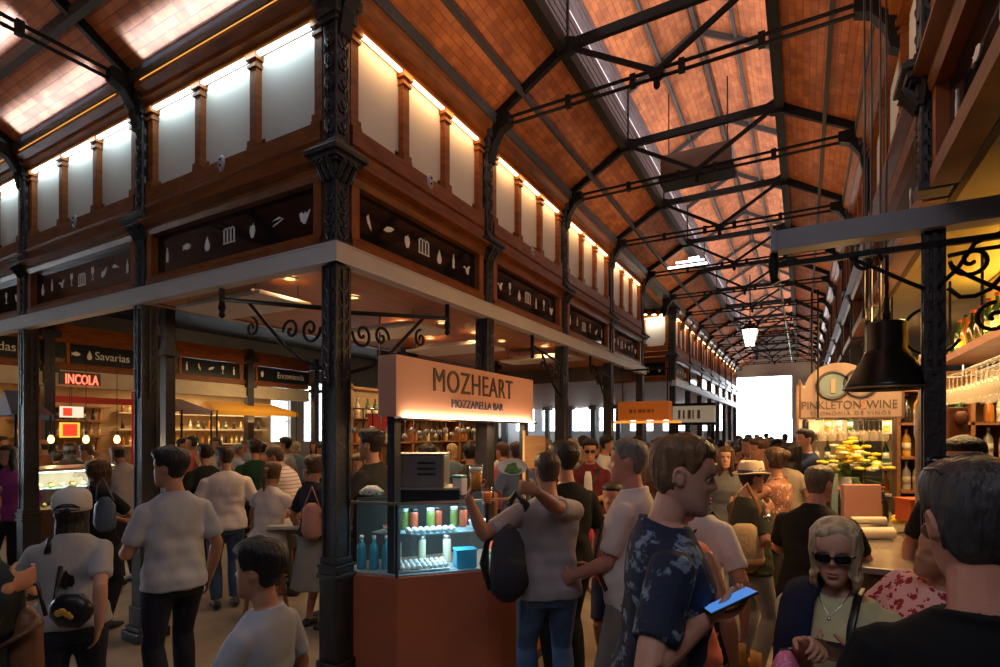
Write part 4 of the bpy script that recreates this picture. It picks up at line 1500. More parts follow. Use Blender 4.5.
mk_.build('faint_marking', mk('lettering_grey_brown', (.16, .13, .1), .5), q)
for x in (-2.45, -1.7):
    MB().bar((x, 12.45, 0), (x, 12.45, 2.06), .06, .06, EX).build('post', IRON, q)
q = thing('kiosk', 'small kiosk counter below the cream lit sign', 'kiosk', (-2.1, 12.6, 0))
MB().box(-2.5, 12.35, 0, -1.66, 13.1, 1.1).build('kiosk_body', mk('counter_brown', (.1, .045, .02), .5), q)
MB().box(-2.53, 12.32, 1.1, -1.63, 13.13, 1.14).build('kiosk_top', mk('counter_top_pale', (.5, .42, .3), .35), q)

tag(MB().box(-15.8, 26.9, 3.35, -3.1, 27.1, 4.88).build('timber_lintel', mk('lintel_dark', (.05, .022, .012), .6)), 'dark timber lintel of the last stalls above the far bright windows', 'beam', None, 'thing')
for k in range(9):
    x = -14.6 + 1.3 * k
    q = thing('stall_post', 'dark post between the far bright windows', 'post', (x, 26.6, 0), 0, 'posts before the far windows')
    MB().cbox((x, 26.6, 1.68), .22, .22, 3.36).build('shaft', IRONB, q)
    MB().cbox((x, 26.6, 3.1), .42, .42, .18).build('capital', IRONB, q)
# ------------------------------------------------------------------ hung from the roof
q = thing('ventilation_box', 'brown box hanging under the lantern roof of the aisle', 'box', (-1.2, 7.3, 5.1))
VB = mk('box_brown_paint', (.10, .05, .03), .5, vary=.1)
MB().box(-1.62, 7.15, 5.15, -.76, 7.5, 5.44).build('box_body', VB, q, bevel=.01)
MB().box(-1.64, 7.13, 5.11, -.74, 7.52, 5.15).build('box_rim', IRON, q)
for x in (-1.55, -.83):
    MB().tube([(x, 7.33, 5.44), (x, 7.33, 6.33)], .008, 6).build('hanger', IRON, q)
p = at(750, 337, 12.2)
q = thing('pendant_lantern', 'bright glass lantern hanging over the middle of the aisle', 'lantern', p)
MB().loft([[p + V((math.cos(a) * r_, math.sin(a) * r_, z)) for a in [PI / 6 + PI / 3 * j for j in range(6)]] for r_, z in ((.11, -.2), (.19, .16))]).build('glass_body', glow('lantern_glass', (1., .88, .68), 3.2), q)
MB().loft([[p + V((math.cos(a) * r_, math.sin(a) * r_, z)) for a in [PI / 6 + PI / 3 * j for j in range(6)]] for r_, z in ((.21, .16), (.21, .185), (.12, .27), (.05, .31), (.03, .36))]).build('cap', IRON, q)
m = MB()
for j in range(6):
    a = PI / 6 + PI / 3 * j
    m = MB().tube([p + V((math.cos(a) * .112, math.sin(a) * .112, -.2)), p + V((math.cos(a) * .193, math.sin(a) * .193, .165))], .009, 5)
    m.build('frame_rib', IRON, q)
MB().ball(p + V((0, 0, -.23)), .035).build('finial', IRON, q, True)
MB().tube([p + V((0, 0, .34)), V((p.x, p.y, 5.4))], .012, 6).build('chain_rod', IRON, q)
m = thing('hanging_wine_glass', 'x', 'glass', (0, 0, 0))      # hanging stemware, built once
GLS = mk('stemware_glass', (.8, .7, .52), .08, spec=.8)
GLS.node_tree.nodes['Principled BSDF'].inputs['Alpha'].default_value = .2
MB().lathe([(.001, 0), (.036, 0), (.036, -.004), (.006, -.008), (.004, -.02)], (0, 0, 0), 12).build('foot', GLS, m, True)
MB().lathe([(.004, -.015), (.004, -.09), (.012, -.1)], (0, 0, 0), 8).build('stem', GLS, m, True)
MB().lathe([(.006, -.095), (.03, -.115), (.041, -.15), (.038, -.19), (.031, -.21), (.029, -.21), (.036, -.185), (.039, -.15), (.028, -.118), (.004, -.1)], (0, 0, 0), 14).build('cup', GLS, m, True)
WG = m
_wg = [0]


def hang_glass(p, lab, group, sc=1.):
    if _wg[0] == 0:
        _wg[0] = 1
        WG.matrix_basis = Matrix.Translation(V(p)) @ Matrix.Scale(sc, 4)
        WG['label'], WG['group'] = lab, group
        return WG
    return copy_tree(WG, lab, p, 0, group, sc)


for k, (px, z0) in enumerate(((864, 2.6), (871, 2.4), (880, 2.5), (886, 2.9))):
    a = at_y(px, 40, 4.0 + .15 * k)
    m = MB().tube([(a.x, 4.0 + .15 * k, 5.0), (a.x + .004, 4.0 + .15 * k, 3.9), (a.x, 4.0 + .15 * k, z0)], .006, 6)
    m.tube([(a.x, 4.0 + .15 * k, z0), (a.x, 4.0 + .15 * k, z0 - .05)], .012, 6)
    tag(m.build('hanging_cable', BLACKP), '%s thin black cable hanging in front of the wine bar facade, counted from the aisle' % nm1[k], 'cable', 'thin hanging cables')
q = MB().tube([(-.42, 8.8, 4.97), (-.42, 27.5, 4.97)], .022, 8).build('conduit_pipe', mk('conduit_pale', (.5, .46, .4), .4, .3), None, True)
tag(q, 'pale conduit pipe running along the aisle on top of the truss ties', 'pipe')
for k, (xa_, ya_, xb_, yb_) in enumerate(((668, 268.3, 707, 262.8), (676, 263, 704, 259.3), (689, 258.6, 699, 257))):
    a, b = at_y(xa_, ya_, 11.0), at_y(xb_, yb_, 11.0)
    m = MB().bar(a, b, .03, .034)
    tag(m.build('glazed_vent', glow('vent_glow_white', (.95, 1., .95), 6.)), '%s bright glazed vent strip slanting under the roof over the cross passage, counted from below' % nm1[k], 'glazed vent', 'bright glazed vents')  # glowing bars stand in for daylight in the glazed vent slats
for k, (px, py) in enumerate(((645, 318), (654, 317), (662, 316))):
    p = at_y(px, 312, 13.3)
    q = thing('spot_light', '%s small warm spot over the brightly lit white panel' % nm1[k], 'spot light', p, 0, 'small spots over the white panel')
    MB().lathe([(.001, -.06), (.06, -.06), (.045, .05), (.001, .06)], p, 10).build('spot_housing', IRON, q, True)
    MB().lathe([(.001, -.075), (.05, -.075), (.05, -.061), (.001, -.061)], p, 10).build('lamp_disc', glow('spot_warm', (1., .72, .42), 10.), q)
    MB().tube([p + V((0, 0, .05)), V((p.x, p.y, 5.0))], .01, 5).build('stem', IRON, q)

# ------------------------------------------------------------------ the wine bar across the aisle
m = MB()
PB0, PB1 = at_y(774, 244, 3.55), at_y(1010, 209, 3.55)
zb = (PB0.z + PB1.z) / 2
tag(MB().box(PB0.x, 3.48, zb - .055, 2.2, 3.60, zb + .055).box(PB0.x - .012, 3.47, zb - .062, PB0.x + .012, 3.61, zb + .062).build('canopy_beam', GREYR), 'blue grey steel beam jutting into the aisle above the bell lamp', 'beam', None, 'thing')
r = thing('iron_bracket', 'black iron bar and scrolls hanging below the jutting grey beam', 'bracket', (.6, 3.52, 2.8))
MB().bar((PB0.x - .01, 3.54, zb - .13), (2.1, 3.54, zb - .13), .03, .03).build('rod', IRON, r)
MB().tube([(PB0.x, 3.54, zb - .055), (PB0.x, 3.54, zb - .13), (PB0.x + .0, 3.54, zb - .20), (PB0.x + .01, 3.54, zb - .23)], [.022, .032, .02, .03], 8).build('drop_finial', IRON, r, True)
for c, rr, tu, a0 in ((at_y(972, 260, 3.54), .085, 1.35, PI), (at_y(866, 262, 3.54), .07, 1.2, 0), (at_y(995, 318, 3.54), .08, 1.3, PI / 2)):
    MB().tube(spiral(c, EX, (0, 0, 1), rr, tu, a0), .011, 6, round_=True).build('scroll', IRON, r, True)
for pts in (((948, 288), (960, 297), (975, 296), (990, 289), (1004, 274)), ((952, 266), (965, 274), (985, 283), (1002, 290)), ((935, 290), (958, 268), (975, 243), (1000, 233)), ((948, 256), (975, 250), (1004, 246)), ((850, 258), (880, 270), (905, 281), (925, 289))):
    MB().tube([at_y(a, b, 3.54) for a, b in pts], .011, 6).build('brace', IRON, r, True)
c = at(887, 388, 3.0)
r = thing('bell_lamp', 'large black bell shaped lamp in front of the round wine sign', 'lamp', c)
m_ = 3.0 / 540
MB().lathe([(.001, 66 * m_), (15 * m_, 66 * m_), (17 * m_, 64 * m_), (17 * m_, 38 * m_), (19 * m_, 36 * m_), (23 * m_, 28 * m_), (30 * m_, 14 * m_), (35.5 * m_, 4 * m_), (37 * m_, 0), (36 * m_, -.006), (34 * m_, 3 * m_), (28 * m_, 14 * m_), (16 * m_, 34 * m_), (.001, 36 * m_)], c, 32).build('bell_shade', mk('bell_black_enamel', (.007, .006, .007), .28, spec=.3), r, True)
MB().tube([c + V((math.cos(2 * PI * j / 28) * 37 * m_, math.sin(2 * PI * j / 28) * 37 * m_, -.003)) for j in range(29)], .006, 6).build('rim', mk('bell_rim_worn', (.25, .2, .15), .35, .7), r, True)
MB().lathe([(.02, 66 * m_), (.022, 74 * m_), (.014, 78 * m_), (.014, 90 * m_)], c, 10).build('stem', IRON, r, True)
MB().tube([c + V((0, 0, .48)), V((c.x, c.y, zb - .12))], .01, 6).build('chain_rod', IRON, r)
mh = MB()
mh.tube(spiral(c + V((.2, 0, .30)), EX, (0, 0, 1), .13, .62, PI * .62, .125), .009, 6)
mh.build('hoop', IRON, r, True)

# hanging board of the wine bar
YS = 6.0
q = thing('shop_sign', 'beige hanging board with round emblems above its dark lettering', 'sign', at_y(851, 418, YS))
a, b = at_y(800, 418, YS), at_y(903, 418, YS)
zt = at_y(850, 377, YS).z
z0 = (a.z + b.z) / 2
SGN = mk('board_beige_pink', (.36, .255, .205), .55, vary=.04)
xm = (a.x + b.x) / 2
arc = []
ce = at_y(838, 386, YS)
R_ = .215
pts = [(a.x, z0), (b.x, z0), (b.x, zt), (ce.x + R_ * 1.5, zt)]
for i in range(13):
    t = .0 + PI * i / 12
    pts.append((ce.x + R_ * 1.28 * math.cos(t), ce.z - .02 + R_ * 1.12 * math.sin(t)))
pts += [(a.x, zt)]
MB().prism(pts, (0, YS, 0), EX, (0, 0, 1), (0, .04, 0)).build('board_face', SGN, q)
fr = MB()
for p_, q_ in (((a.x, z0), (b.x, z0)), ((b.x, z0), (b.x, zt)), ((a.x, zt), (a.x, z0))):
    fr.bar((p_[0], YS + .01, p_[1]), (q_[0], YS + .01, q_[1]), .05, .018, (0, 0, 1) if p_[1] == q_[1] else EX)
fr.build('board_frame', mk('frame_brown', (.12, .07, .05), .5), q)
DK = mk('emblem_charcoal', (.05, .05, .055), .4)
TEAL = mk('emblem_teal_grey', (.16, .24, .26), .4)
for (px, py, lt) in ((833, 385.5, 'P'), (861, 383, 'W')):
    e = at_y(px, py, YS)
    m = MB()
    ring = lambda r_, y_: [V((e.x + math.cos(2 * PI * j / 30) * r_, y_, e.z + math.sin(2 * PI * j / 30) * r_)) for j in range(30)]
    m.loft([ring(.14, YS - .002), ring(.14, YS - .014), ring(.115, YS - .014), ring(.115, YS - .002)], cap=False)
    em = m.build('emblem_ring', DK, q, True)
    m = MB().loft([ring(.11, YS - .002), ring(.11, YS - .008)])
    m.build('emblem_disc', TEAL if lt == 'P' else SGN, em)
    if lt == 'P':
        MB().box(e.x - .016, YS - .016, e.z - .07, e.x + .016, YS - .008, e.z + .06).build('emblem_bar', mk('emblem_copper', (.6, .3, .18), .4), em)
text_mesh('PINKLETON', .108, frame_m((xm - .15, YS - .004, z0 + .088), EX, (0, 0, 1)), 'lettering', mk('lettering_charcoal', (.10, .075, .06), .5), q, .006, .84, spacing=1.0)
text_mesh('&', .108, frame_m((xm + .105, YS - .004, z0 + .088), EX, (0, 0, 1)), 'lettering', mk('lettering_copper', (.55, .25, .13), .5), q, .006, .84)
text_mesh('WINE', .108, frame_m((xm + .25, YS - .004, z0 + .088), EX, (0, 0, 1)), 'lettering', mk('lettering_charcoal', (.10, .075, .06), .5), q, .006, .84)
text_mesh('ECONOMIA DE VINOS', .05, frame_m((xm, YS - .004, z0 + .030), EX, (0, 0, 1)), 'lettering', mk('lettering_grey_brown', (.16, .13, .1), .5), q, .005, 1.05, spacing=1.25)
for x in (a.x + .1, b.x - .1):
    MB().tube([(x, YS + .02, zt), (x, YS + .02, 3.2)], .008, 6).build('hanger', IRON, q)

# bar counter
BARX0 = .30
q = thing('bar_counter', 'wine bar counter with a pale worktop across the aisle', 'counter', (.8, 5.2, 0))
MB().box(BARX0 + .04, 3.85, 0, .52, 8.4, 1.02).build('counter_body', mk('bar_front_dark', (.06, .035, .02), .5), q)
MB().box(BARX0, 3.8, 1.02, .75, 8.40, 1.06).build('counter_top', mk('marble_warm', (.24, .20, .16), .2, vary=.15), q, bevel=.006)
MB().tube([(BARX0 - .06, 3.9, .22), (BARX0 - .06, 8.3, .22)], .018, 8).build('foot_rail', mk('brass', (.5, .3, .08), .3, .9), q, True)
q = thing('cash_display', 'rose coloured back of a till screen standing on the wine bar', 'till', at(862, 520, 4.45), TH)
Rz = Matrix.Rotation(TH, 3, 'Z')
c = at(861, 502, 4.45)
MB().cbox(c, .31, .05, .29, TH).build('screen_back', mk('till_rose', (.40, .20, .16), .35), q, bevel=.008)
MB().cbox(c + Rz @ V((-.19, .05, .06)), .05, .02, .34, TH).build('side_glass', mk('till_teal_edge', (.2, .3, .3), .2), q)
MB().cbox(c + Rz @ V((0, .06, -.16)), .14, .14, .05, TH).build('foot', BLACKP, q)
for k, (px, py, d_, l_, h_) in enumerate([(868, 520, 4.12, .26, .05), (868, 533, 3.95, .36, .085)]):
    c = at(px, py, d_)
    q = thing('towel_roll', ['upper white paper roll lying on the wine bar', 'lower, thicker white paper roll lying on the wine bar'][k], 'paper roll', c)
    MB().tube([c + Rz @ V((-l_ / 2, 0, 0)), c + Rz @ V((l_ / 2, 0, 0))], h_ / 2, 18).build('roll', mk('paper_cream', (.70, .58, .42), .7), q, 'auto')
    MB().tube([c + Rz @ V((-l_ / 2 - .004, 0, 0)), c + Rz @ V((l_ / 2 + .004, 0, 0))], h_ * .16, 10).build('core', mk('card_brown', (.3, .2, .1), .8), q)
    MB().cbox(c + V((0, 0, -h_ / 2 - .012)), l_ * .9, .09, .024, TH).build('tray', STEEL, q)
LEM = mk('lemon_yellow', (.75, .5, .03), .45, bump=.2, bscale=80)
for k in range(7):
    c = at(896 + (k % 4) * 5.5, 521 - 3 * (k // 4), 4.2 + .04 * (k % 3))
    o = MB().tube([c + V((-.035, 0, 0)), c + V((-.02, 0, 0)), c + V((.0, 0, 0)), c + V((.02, 0, 0)), c + V((.035, 0, 0))], [.006, .022, .026, .022, .006], 10, round_=True).build('lemon', LEM, None, True)
    tag(o, 'lemon in the small heap on the wine bar', 'lemon', 'lemons on the wine bar')
q = thing('crate', 'small orange red crate at the end of the wine bar worktop', 'crate', at(914, 520, 4.1))
c = at(913, 510, 4.1)
MB().cbox(c, .16, .16, .16, TH).build('crate_body', mk('crate_orange', (.5, .09, .02), .5), q, bevel=.006)
MB().cbox(c + V((0, 0, .083)), .175, .175, .014, TH).build('rim', mk('crate_orange', (.5, .09, .02), .5), q)
# flowers
c = at(850, 482, 4.9)
q = thing('flower_vase', 'tall bouquet of yellow and cream flowers on the wine bar', 'bouquet', c)
MB().lathe([(.001, -.32), (.06, -.32), (.055, -.1), (.075, .05), (.07, .05), (.05, -.1), (.001, -.1)], c, 16).build('vase', mk('vase_pale', (.5, .5, .45), .2), q, True)
rf = random.Random(9)
FL = [mk('petal_yellow', (.85, .62, .05), .5), mk('petal_cream', (.85, .75, .5), .5), mk('petal_lime', (.5, .55, .08), .5)]
GRN = mk('leaf_green', (.10, .20, .03), .5, vary=.3)
for i in range(74):
    a, e_, d_ = rf.uniform(0, 6.28), rf.uniform(.1, 1.5), rf.uniform(.12, .30)
    p = c + V((math.cos(a) * math.cos(e_) * d_ * 1.05, math.sin(a) * math.cos(e_) * d_ * .8, .10 + math.sin(e_) * d_))
    m = MB()
    for k in range(6):
        t = 2 * PI * k / 6
        m.ball(p + V((math.cos(t) * .02, math.sin(t) * .02, 0)), .021, .021, .016, 7, 5)
    m.ball(p + V((0, 0, .008)), .012, None, None, 7, 5)
    m.build('flower', FL[i % 3 if i % 5 else 0], q, True)
for i in range(24):
    a, e_ = rf.uniform(0, 6.28), rf.uniform(-.35, .7)
    u = V((math.cos(a) * math.cos(e_), math.sin(a) * math.cos(e_), math.sin(e_)))
    p = c + V((0, 0, .06))
    MB().tube([p, p + u * .1, p + u * .2, p + u * .27], [(.004, .006), (.004, .024), (.003, .02), (.001, .003)], 6, ref=(0, 0, 1)).build('leaf', GRN, q, True)
q = thing('back_cabinet', 'bright cream lit cabinet behind the flowers and hanging glasses', 'cabinet', (.75, 8.6, 0))
MB().box(-.05, 8.7, 0, 1.7, 8.75, 2.5).build('back_panel', mk('cabinet_cream', (.75, .62, .42), .5), q)
for z in (1.05, 1.45, 1.85, 2.25):
    MB().box(-.05, 8.45, z - .025, 1.7, 8.7, z).build('shelf', mk('shelf_cream', (.55, .45, .3), .6), q)
MB().box(-.08, 8.45, 0, -.05, 8.75, 2.5).build('side_panel', BWOOD, q)
MB().box(1.7, 8.45, 0, 1.73, 8.75, 2.5).build('side_panel', BWOOD, q)
for z in (1.05, 1.45, 1.85):
    for i in range(13):
        if (i * 7 + int(z * 10)) % 5:
            put_bottle((i * 3 + int(z * 10)) % 5, (.03 + i * .13, 8.58, z), '%s bottle in the cream lit cabinet of the wine bar' % KN[(i * 3 + int(z * 10)) % 5], '%s bottles in the lit cabinet' % KN[(i * 3 + int(z * 10)) % 5], 1.)
rb5 = random.Random(12)
for i in range(13):
    px = 822 + i * 5.2
    d_ = 5.0 + (i % 2) * .22
    p = at(px, 421, d_)
    hang_glass((p.x, p.y, 1.965), 'wine glass hanging upside down under the beige emblem board', 'glasses hanging over the wine bar', .95)
q = thing('glass_rack', 'steel rack rails from which the wine bar glasses hang', 'rack', at(850, 420, 5.1))
for d_ in (5.0, 5.22):
    MB().tube([V((*at(815, 421, d_)[:2], 1.972)), V((*at(893, 421, d_)[:2], 1.972))], .008, 6).build('rail', CHROME, q)
for px in (818, 892):
    p = at(px, 421, 5.11)
    MB().tube([(p.x, p.y, 1.97), (p.x, p.y, 3.2)], .008, 6).build('hanger', IRON, q)
for k in range(9):
    p = at(838 + k * 5.6, 480, 4.65 + .07 * (k % 3))
    put_bottle([3, 0, 1, 3, 4][k % 5], (p.x, p.y, 1.06), '%s wine bottle standing on the wine bar beneath the flowers' % KN[[3, 0, 1, 3, 4][k % 5]], '%s bottles on the wine bar' % KN[[3, 0, 1, 3, 4][k % 5]], 1.05)
q = thing('beer_tap', 'pale upright beer tap column beside the iron column', 'tap', at(921, 470, 3.6))
p = at(920.5, 470, 3.55)
MB().lathe([(.001, -.55), (.03, -.55), (.028, .2), (.036, .24), (.03, .42), (.014, .46), (.012, .75), (.001, .76)], p, 14).build('tap_column', mk('tap_cream_steel', (.5, .42, .32), .3, .3), q, True)
MB().lathe([(.001, -.6), (.05, -.6), (.05, -.55), (.001, -.55)], p, 14).build('base', STEEL, q, True)

# bottle bar behind the column
q = thing('wall_shelf', 'long wooden shelf lit yellow from below its bottles, above the glass racks', 'shelf', (1.25, 5.0, 2.5))
MB().box(1.1, 3.9, 2.47, 1.46, 6.4, 2.53).build('shelf_board', BWOOD, q)
MB().box(1.44, 3.9, 2.53, 1.47, 6.4, 3.18).build('back_panel', mk('panel_honey', (.62, .42, .14), .5), q)
MB().box(1.36, 3.95, 2.532, 1.42, 6.35, 2.545).build('light_strip', glow('strip_yellow', (1., .66, .05), 11.), q)
for y in (4.2, 5.2, 6.2):
    MB().tube([(1.15, y, 2.53), (1.15, y, 3.2)], .01, 6).build('hanger', IRON, q)
y = 4.0
i = 0
while y < 6.3:
    k = [0, 3, 0, 1, 3][i % 5]
    put_bottle(k, (1.2 + .07 * (i % 2), y, 2.53), '%s bottle in the row on the yellow lit shelf' % KN[k], '%s bottles on the yellow lit shelf' % KN[k], 1.05)
    y += .105
    i += 1
q = thing('glass_rack', 'rack rails under the yellow lit shelf carrying stemware', 'rack', (1.2, 5, 2.35))
for x in (1.12, 1.24, 1.36):
    MB().tube([(x, 3.95, 2.342), (x, 6.3, 2.342)], .007, 6).build('rail', CHROME, q)
for y in (4.0, 6.2):
    MB().tube([(1.24, y, 2.34), (1.24, y, 2.47)], .008, 6).build('hanger', CHROME, q)
    MB().bar((1.12, y, 2.342), (1.36, y, 2.342), .01, .01).build('cross_bar', CHROME, q)
for x in (1.12, 1.24, 1.36):
    for j in range(15):
        hang_glass((x, 4.1 + j * .14, 2.335), 'wine glass hanging upside down below the yellow lit shelf', 'glasses below the yellow lit shelf', 1.15)
q = thing('back_shelves', 'tall dark back shelves full of bottles behind the bottle bar', 'shelf unit', (1.4, 6.65, 0))
MB().box(.82, 6.80, 0, 1.95, 6.84, 2.45).build('back_panel', mk('bar_back_brown', (.16, .075, .025), .5), q)
for z in (.95, 1.28, 1.61, 1.94, 2.27):
    MB().box(.82, 6.5, z - .025, 1.95, 6.80, z).build('shelf', BWOOD, q)
for x in (.80, 1.36, 1.92):
    MB().box(x, 6.5, 0, x + .03, 6.84, 2.45).build('upright', BWOOD, q)
rb6 = random.Random(21)
for z in (.95, 1.28, 1.61, 1.94):
    x = .89
    while x < 1.9:
        k = rb6.choice([1, 4, 0, 3, 4, 2])
        if abs(x - 1.375) > .06:
            put_bottle(k, (x, 6.62, z), '%s bottle on the dark back shelves of the bottle bar' % KN[k], '%s bottles on the dark back shelves' % KN[k], 1.0)
        x += rb6.uniform(.085, .12)
q = thing('carved_panel', 'carved reddish wooden panel beneath the hanging glasses', 'panel', at(958, 445, 4.1))
c = at(957, 427, 4.15)
MB().cbox(c, .15, .03, .30, TH).build('panel_board', mk('carved_red_brown', (.10, .028, .01), .5, vary=.25), q, bevel=.006)
MB().ball(c + V((.02, -.03, .07)), .05, .03, .055, 12, 8).build('carved_boss', mk('carved_red_brown', (.10, .028, .01), .5), q, True)
MB().bar(c + V((0, 0, -.15)), V((c.x, c.y, .9)), .03, .03, EX).build('stand', BLACKP, q)
q = thing('bar_counter', 'dark counter of the bottle bar next to the iron column', 'counter', (1.0, 3.2, 0))
MB().box(.72, 1.8, 0, 1.05, 3.5, 1.0).build('counter_body', mk('bar_front_dark', (.06, .035, .02), .5), q)
MB().box(.68, 1.75, 1.0, 1.15, 3.5, 1.04).build('counter_top', BWOOD, q)
# ================================================================== PEOPLE KIT
def smooth01(x):
    x = max(0., min(1., x))
    return x * x * (3 - 2 * x)


TMPS = bpy.data.scenes.new('workshop')


def remesh(mb, vox, it=2, fac=.5):
    """One continuous closed surface from overlapping closed shapes."""
    me = bpy.data.meshes.new('tmp')
    me.from_pydata([tuple(p) for p in mb.v], [], mb.f)
    bm = bmesh.new()
    bm.from_mesh(me)
    bmesh.ops.recalc_face_normals(bm, faces=bm.faces)
    bm.to_mesh(me)
    bm.free()
    o = bpy.data.objects.new('tmp', me)
    TMPS.collection.objects.link(o)
    m = o.modifiers.new('r', 'REMESH')
    m.mode = 'VOXEL'
    m.voxel_size = vox
    m.use_smooth_shade = True
    if it:
        sm = o.modifiers.new('s', 'SMOOTH')
        sm.factor = fac
        sm.iterations = it
    TMPS.view_layers[0].update()
    dg = TMPS.view_layers[0].depsgraph
    out = bpy.data.meshes.new_from_object(o.evaluated_get(dg))
    bpy.data.objects.remove(o)
    bpy.data.meshes.remove(me)
    return out


SKINS = {}


def skin(tone):
    c = {'fair': (.52, .27, .185), 'tan': (.40, .19, .11), 'ruddy': (.48, .21, .14), 'olive': (.33, .165, .095)}[tone]
    return mk('skin_' + tone, c, .5, vary=.08, vscale=14, bump=.06, bscale=90, spec=.35)


def hair_mat(c):
    return mk('hair_%d_%d_%d' % tuple(int(x * 100) for x in c), c, .45, vary=.45, vscale=26, bump=.7, bscale=46, stretch=(1.6, 1.6, .28), spec=.4)


# head outline: z, half width, front y, back y (origin at eye level, centre of the skull)
HEADT = [(-.122, .016, .080, .046), (-.116, .030, .094, .030), (-.100, .043, .099, -.002), (-.082, .052, .0985, -.034), (-.062, .0585, .097, -.058),
         (-.04, .0635, .0955, -.074), (-.02, .067, .095, -.084), (0, .0695, .092, -.092), (.02, .0715, .0945, -.097), (.042, .073, .0975, -.1),
         (.065, .072, .093, -.098), (.085, .067, .081, -.09), (.1, .058, .064, -.077), (.112, .044, .043, -.057), (.119, .027, .02, -.033), (.1215, .010, -.002, -.012)]


def head_prof(z):
    t = HEADT
    if z <= t[0][0]:
        return t[0][1:]
    for a, b in zip(t, t[1:]):
        if z <= b[0]:
            k = (z - a[0]) / (b[0] - a[0])
            return tuple(a[i] + (b[i] - a[i]) * k for i in (1, 2, 3))
    return t[-1][1:]


def gss(x, m, s):
    return math.exp(-((x - m) / s) ** 2)


def head_pt(th, z, off=0., face=True, fem=False):
    """Point of the head surface; th=0 at the nose, positive to the person's left (-x)."""
    w, f, b = head_prof(z)
    cy = .0
    sn, cs = math.sin(th), math.cos(th)
    e = .82
    x = -math.copysign(abs(sn) ** e, sn) * w
    yy = math.copysign(abs(cs) ** e, cs)
    y = yy * (f - .012) + .012 if yy > 0 else .012 + yy * (.012 - b)
    if face and cs > 0:
        ax = abs(x)
        y += .026 * gss(ax, 0, .0105) * (smooth01((.036 - z) / .055) if z > -.022 else smooth01((z + .041) / .02))   # nose
        y += .007 * gss(ax, .013, .007) * gss(z, -.026, .009)                    # nostrils
        y -= .013 * gss(ax, .031, .017) * gss(z, .0, .014)                       # eye sockets
        y += .005 * gss(ax, .028, .022) * gss(z, .024, .01)                      # brow
        y += .006 * gss(ax, .0, .020) * (gss(z, -.059, .006) + gss(z, -.072, .006))  # lips
        y -= .005 * gss(ax, .0, .024) * gss(z, -.0655, .0032)
        y -= .004 * gss(ax, 0, .022) * gss(z, -.084, .006)
        y += .004 * gss(ax, .042, .018) * gss(z, -.022, .016)                    # cheekbones
        y += .004 * gss(ax, 0, .02) * gss(z, -.105, .012)                        # chin
    if off:
        n = V((x / max(w, .02) ** 1.0, (y - .0) / .095, z / .13))
        n = n.normalized()
        x, y, z = x + n.x * off, y + n.y * off, z + n.z * off
    return V((x, y, z))


ZT = [-.122, -.118, -.11, -.1, -.092, -.084, -.078, -.072, -.0655, -.06, -.054, -.046, -.038, -.03, -.022, -.014, -.006, .002, .01, .02, .032, .044, .056, .07, .084, .096, .106, .114, .119, .1215]


class Pose:
    pass


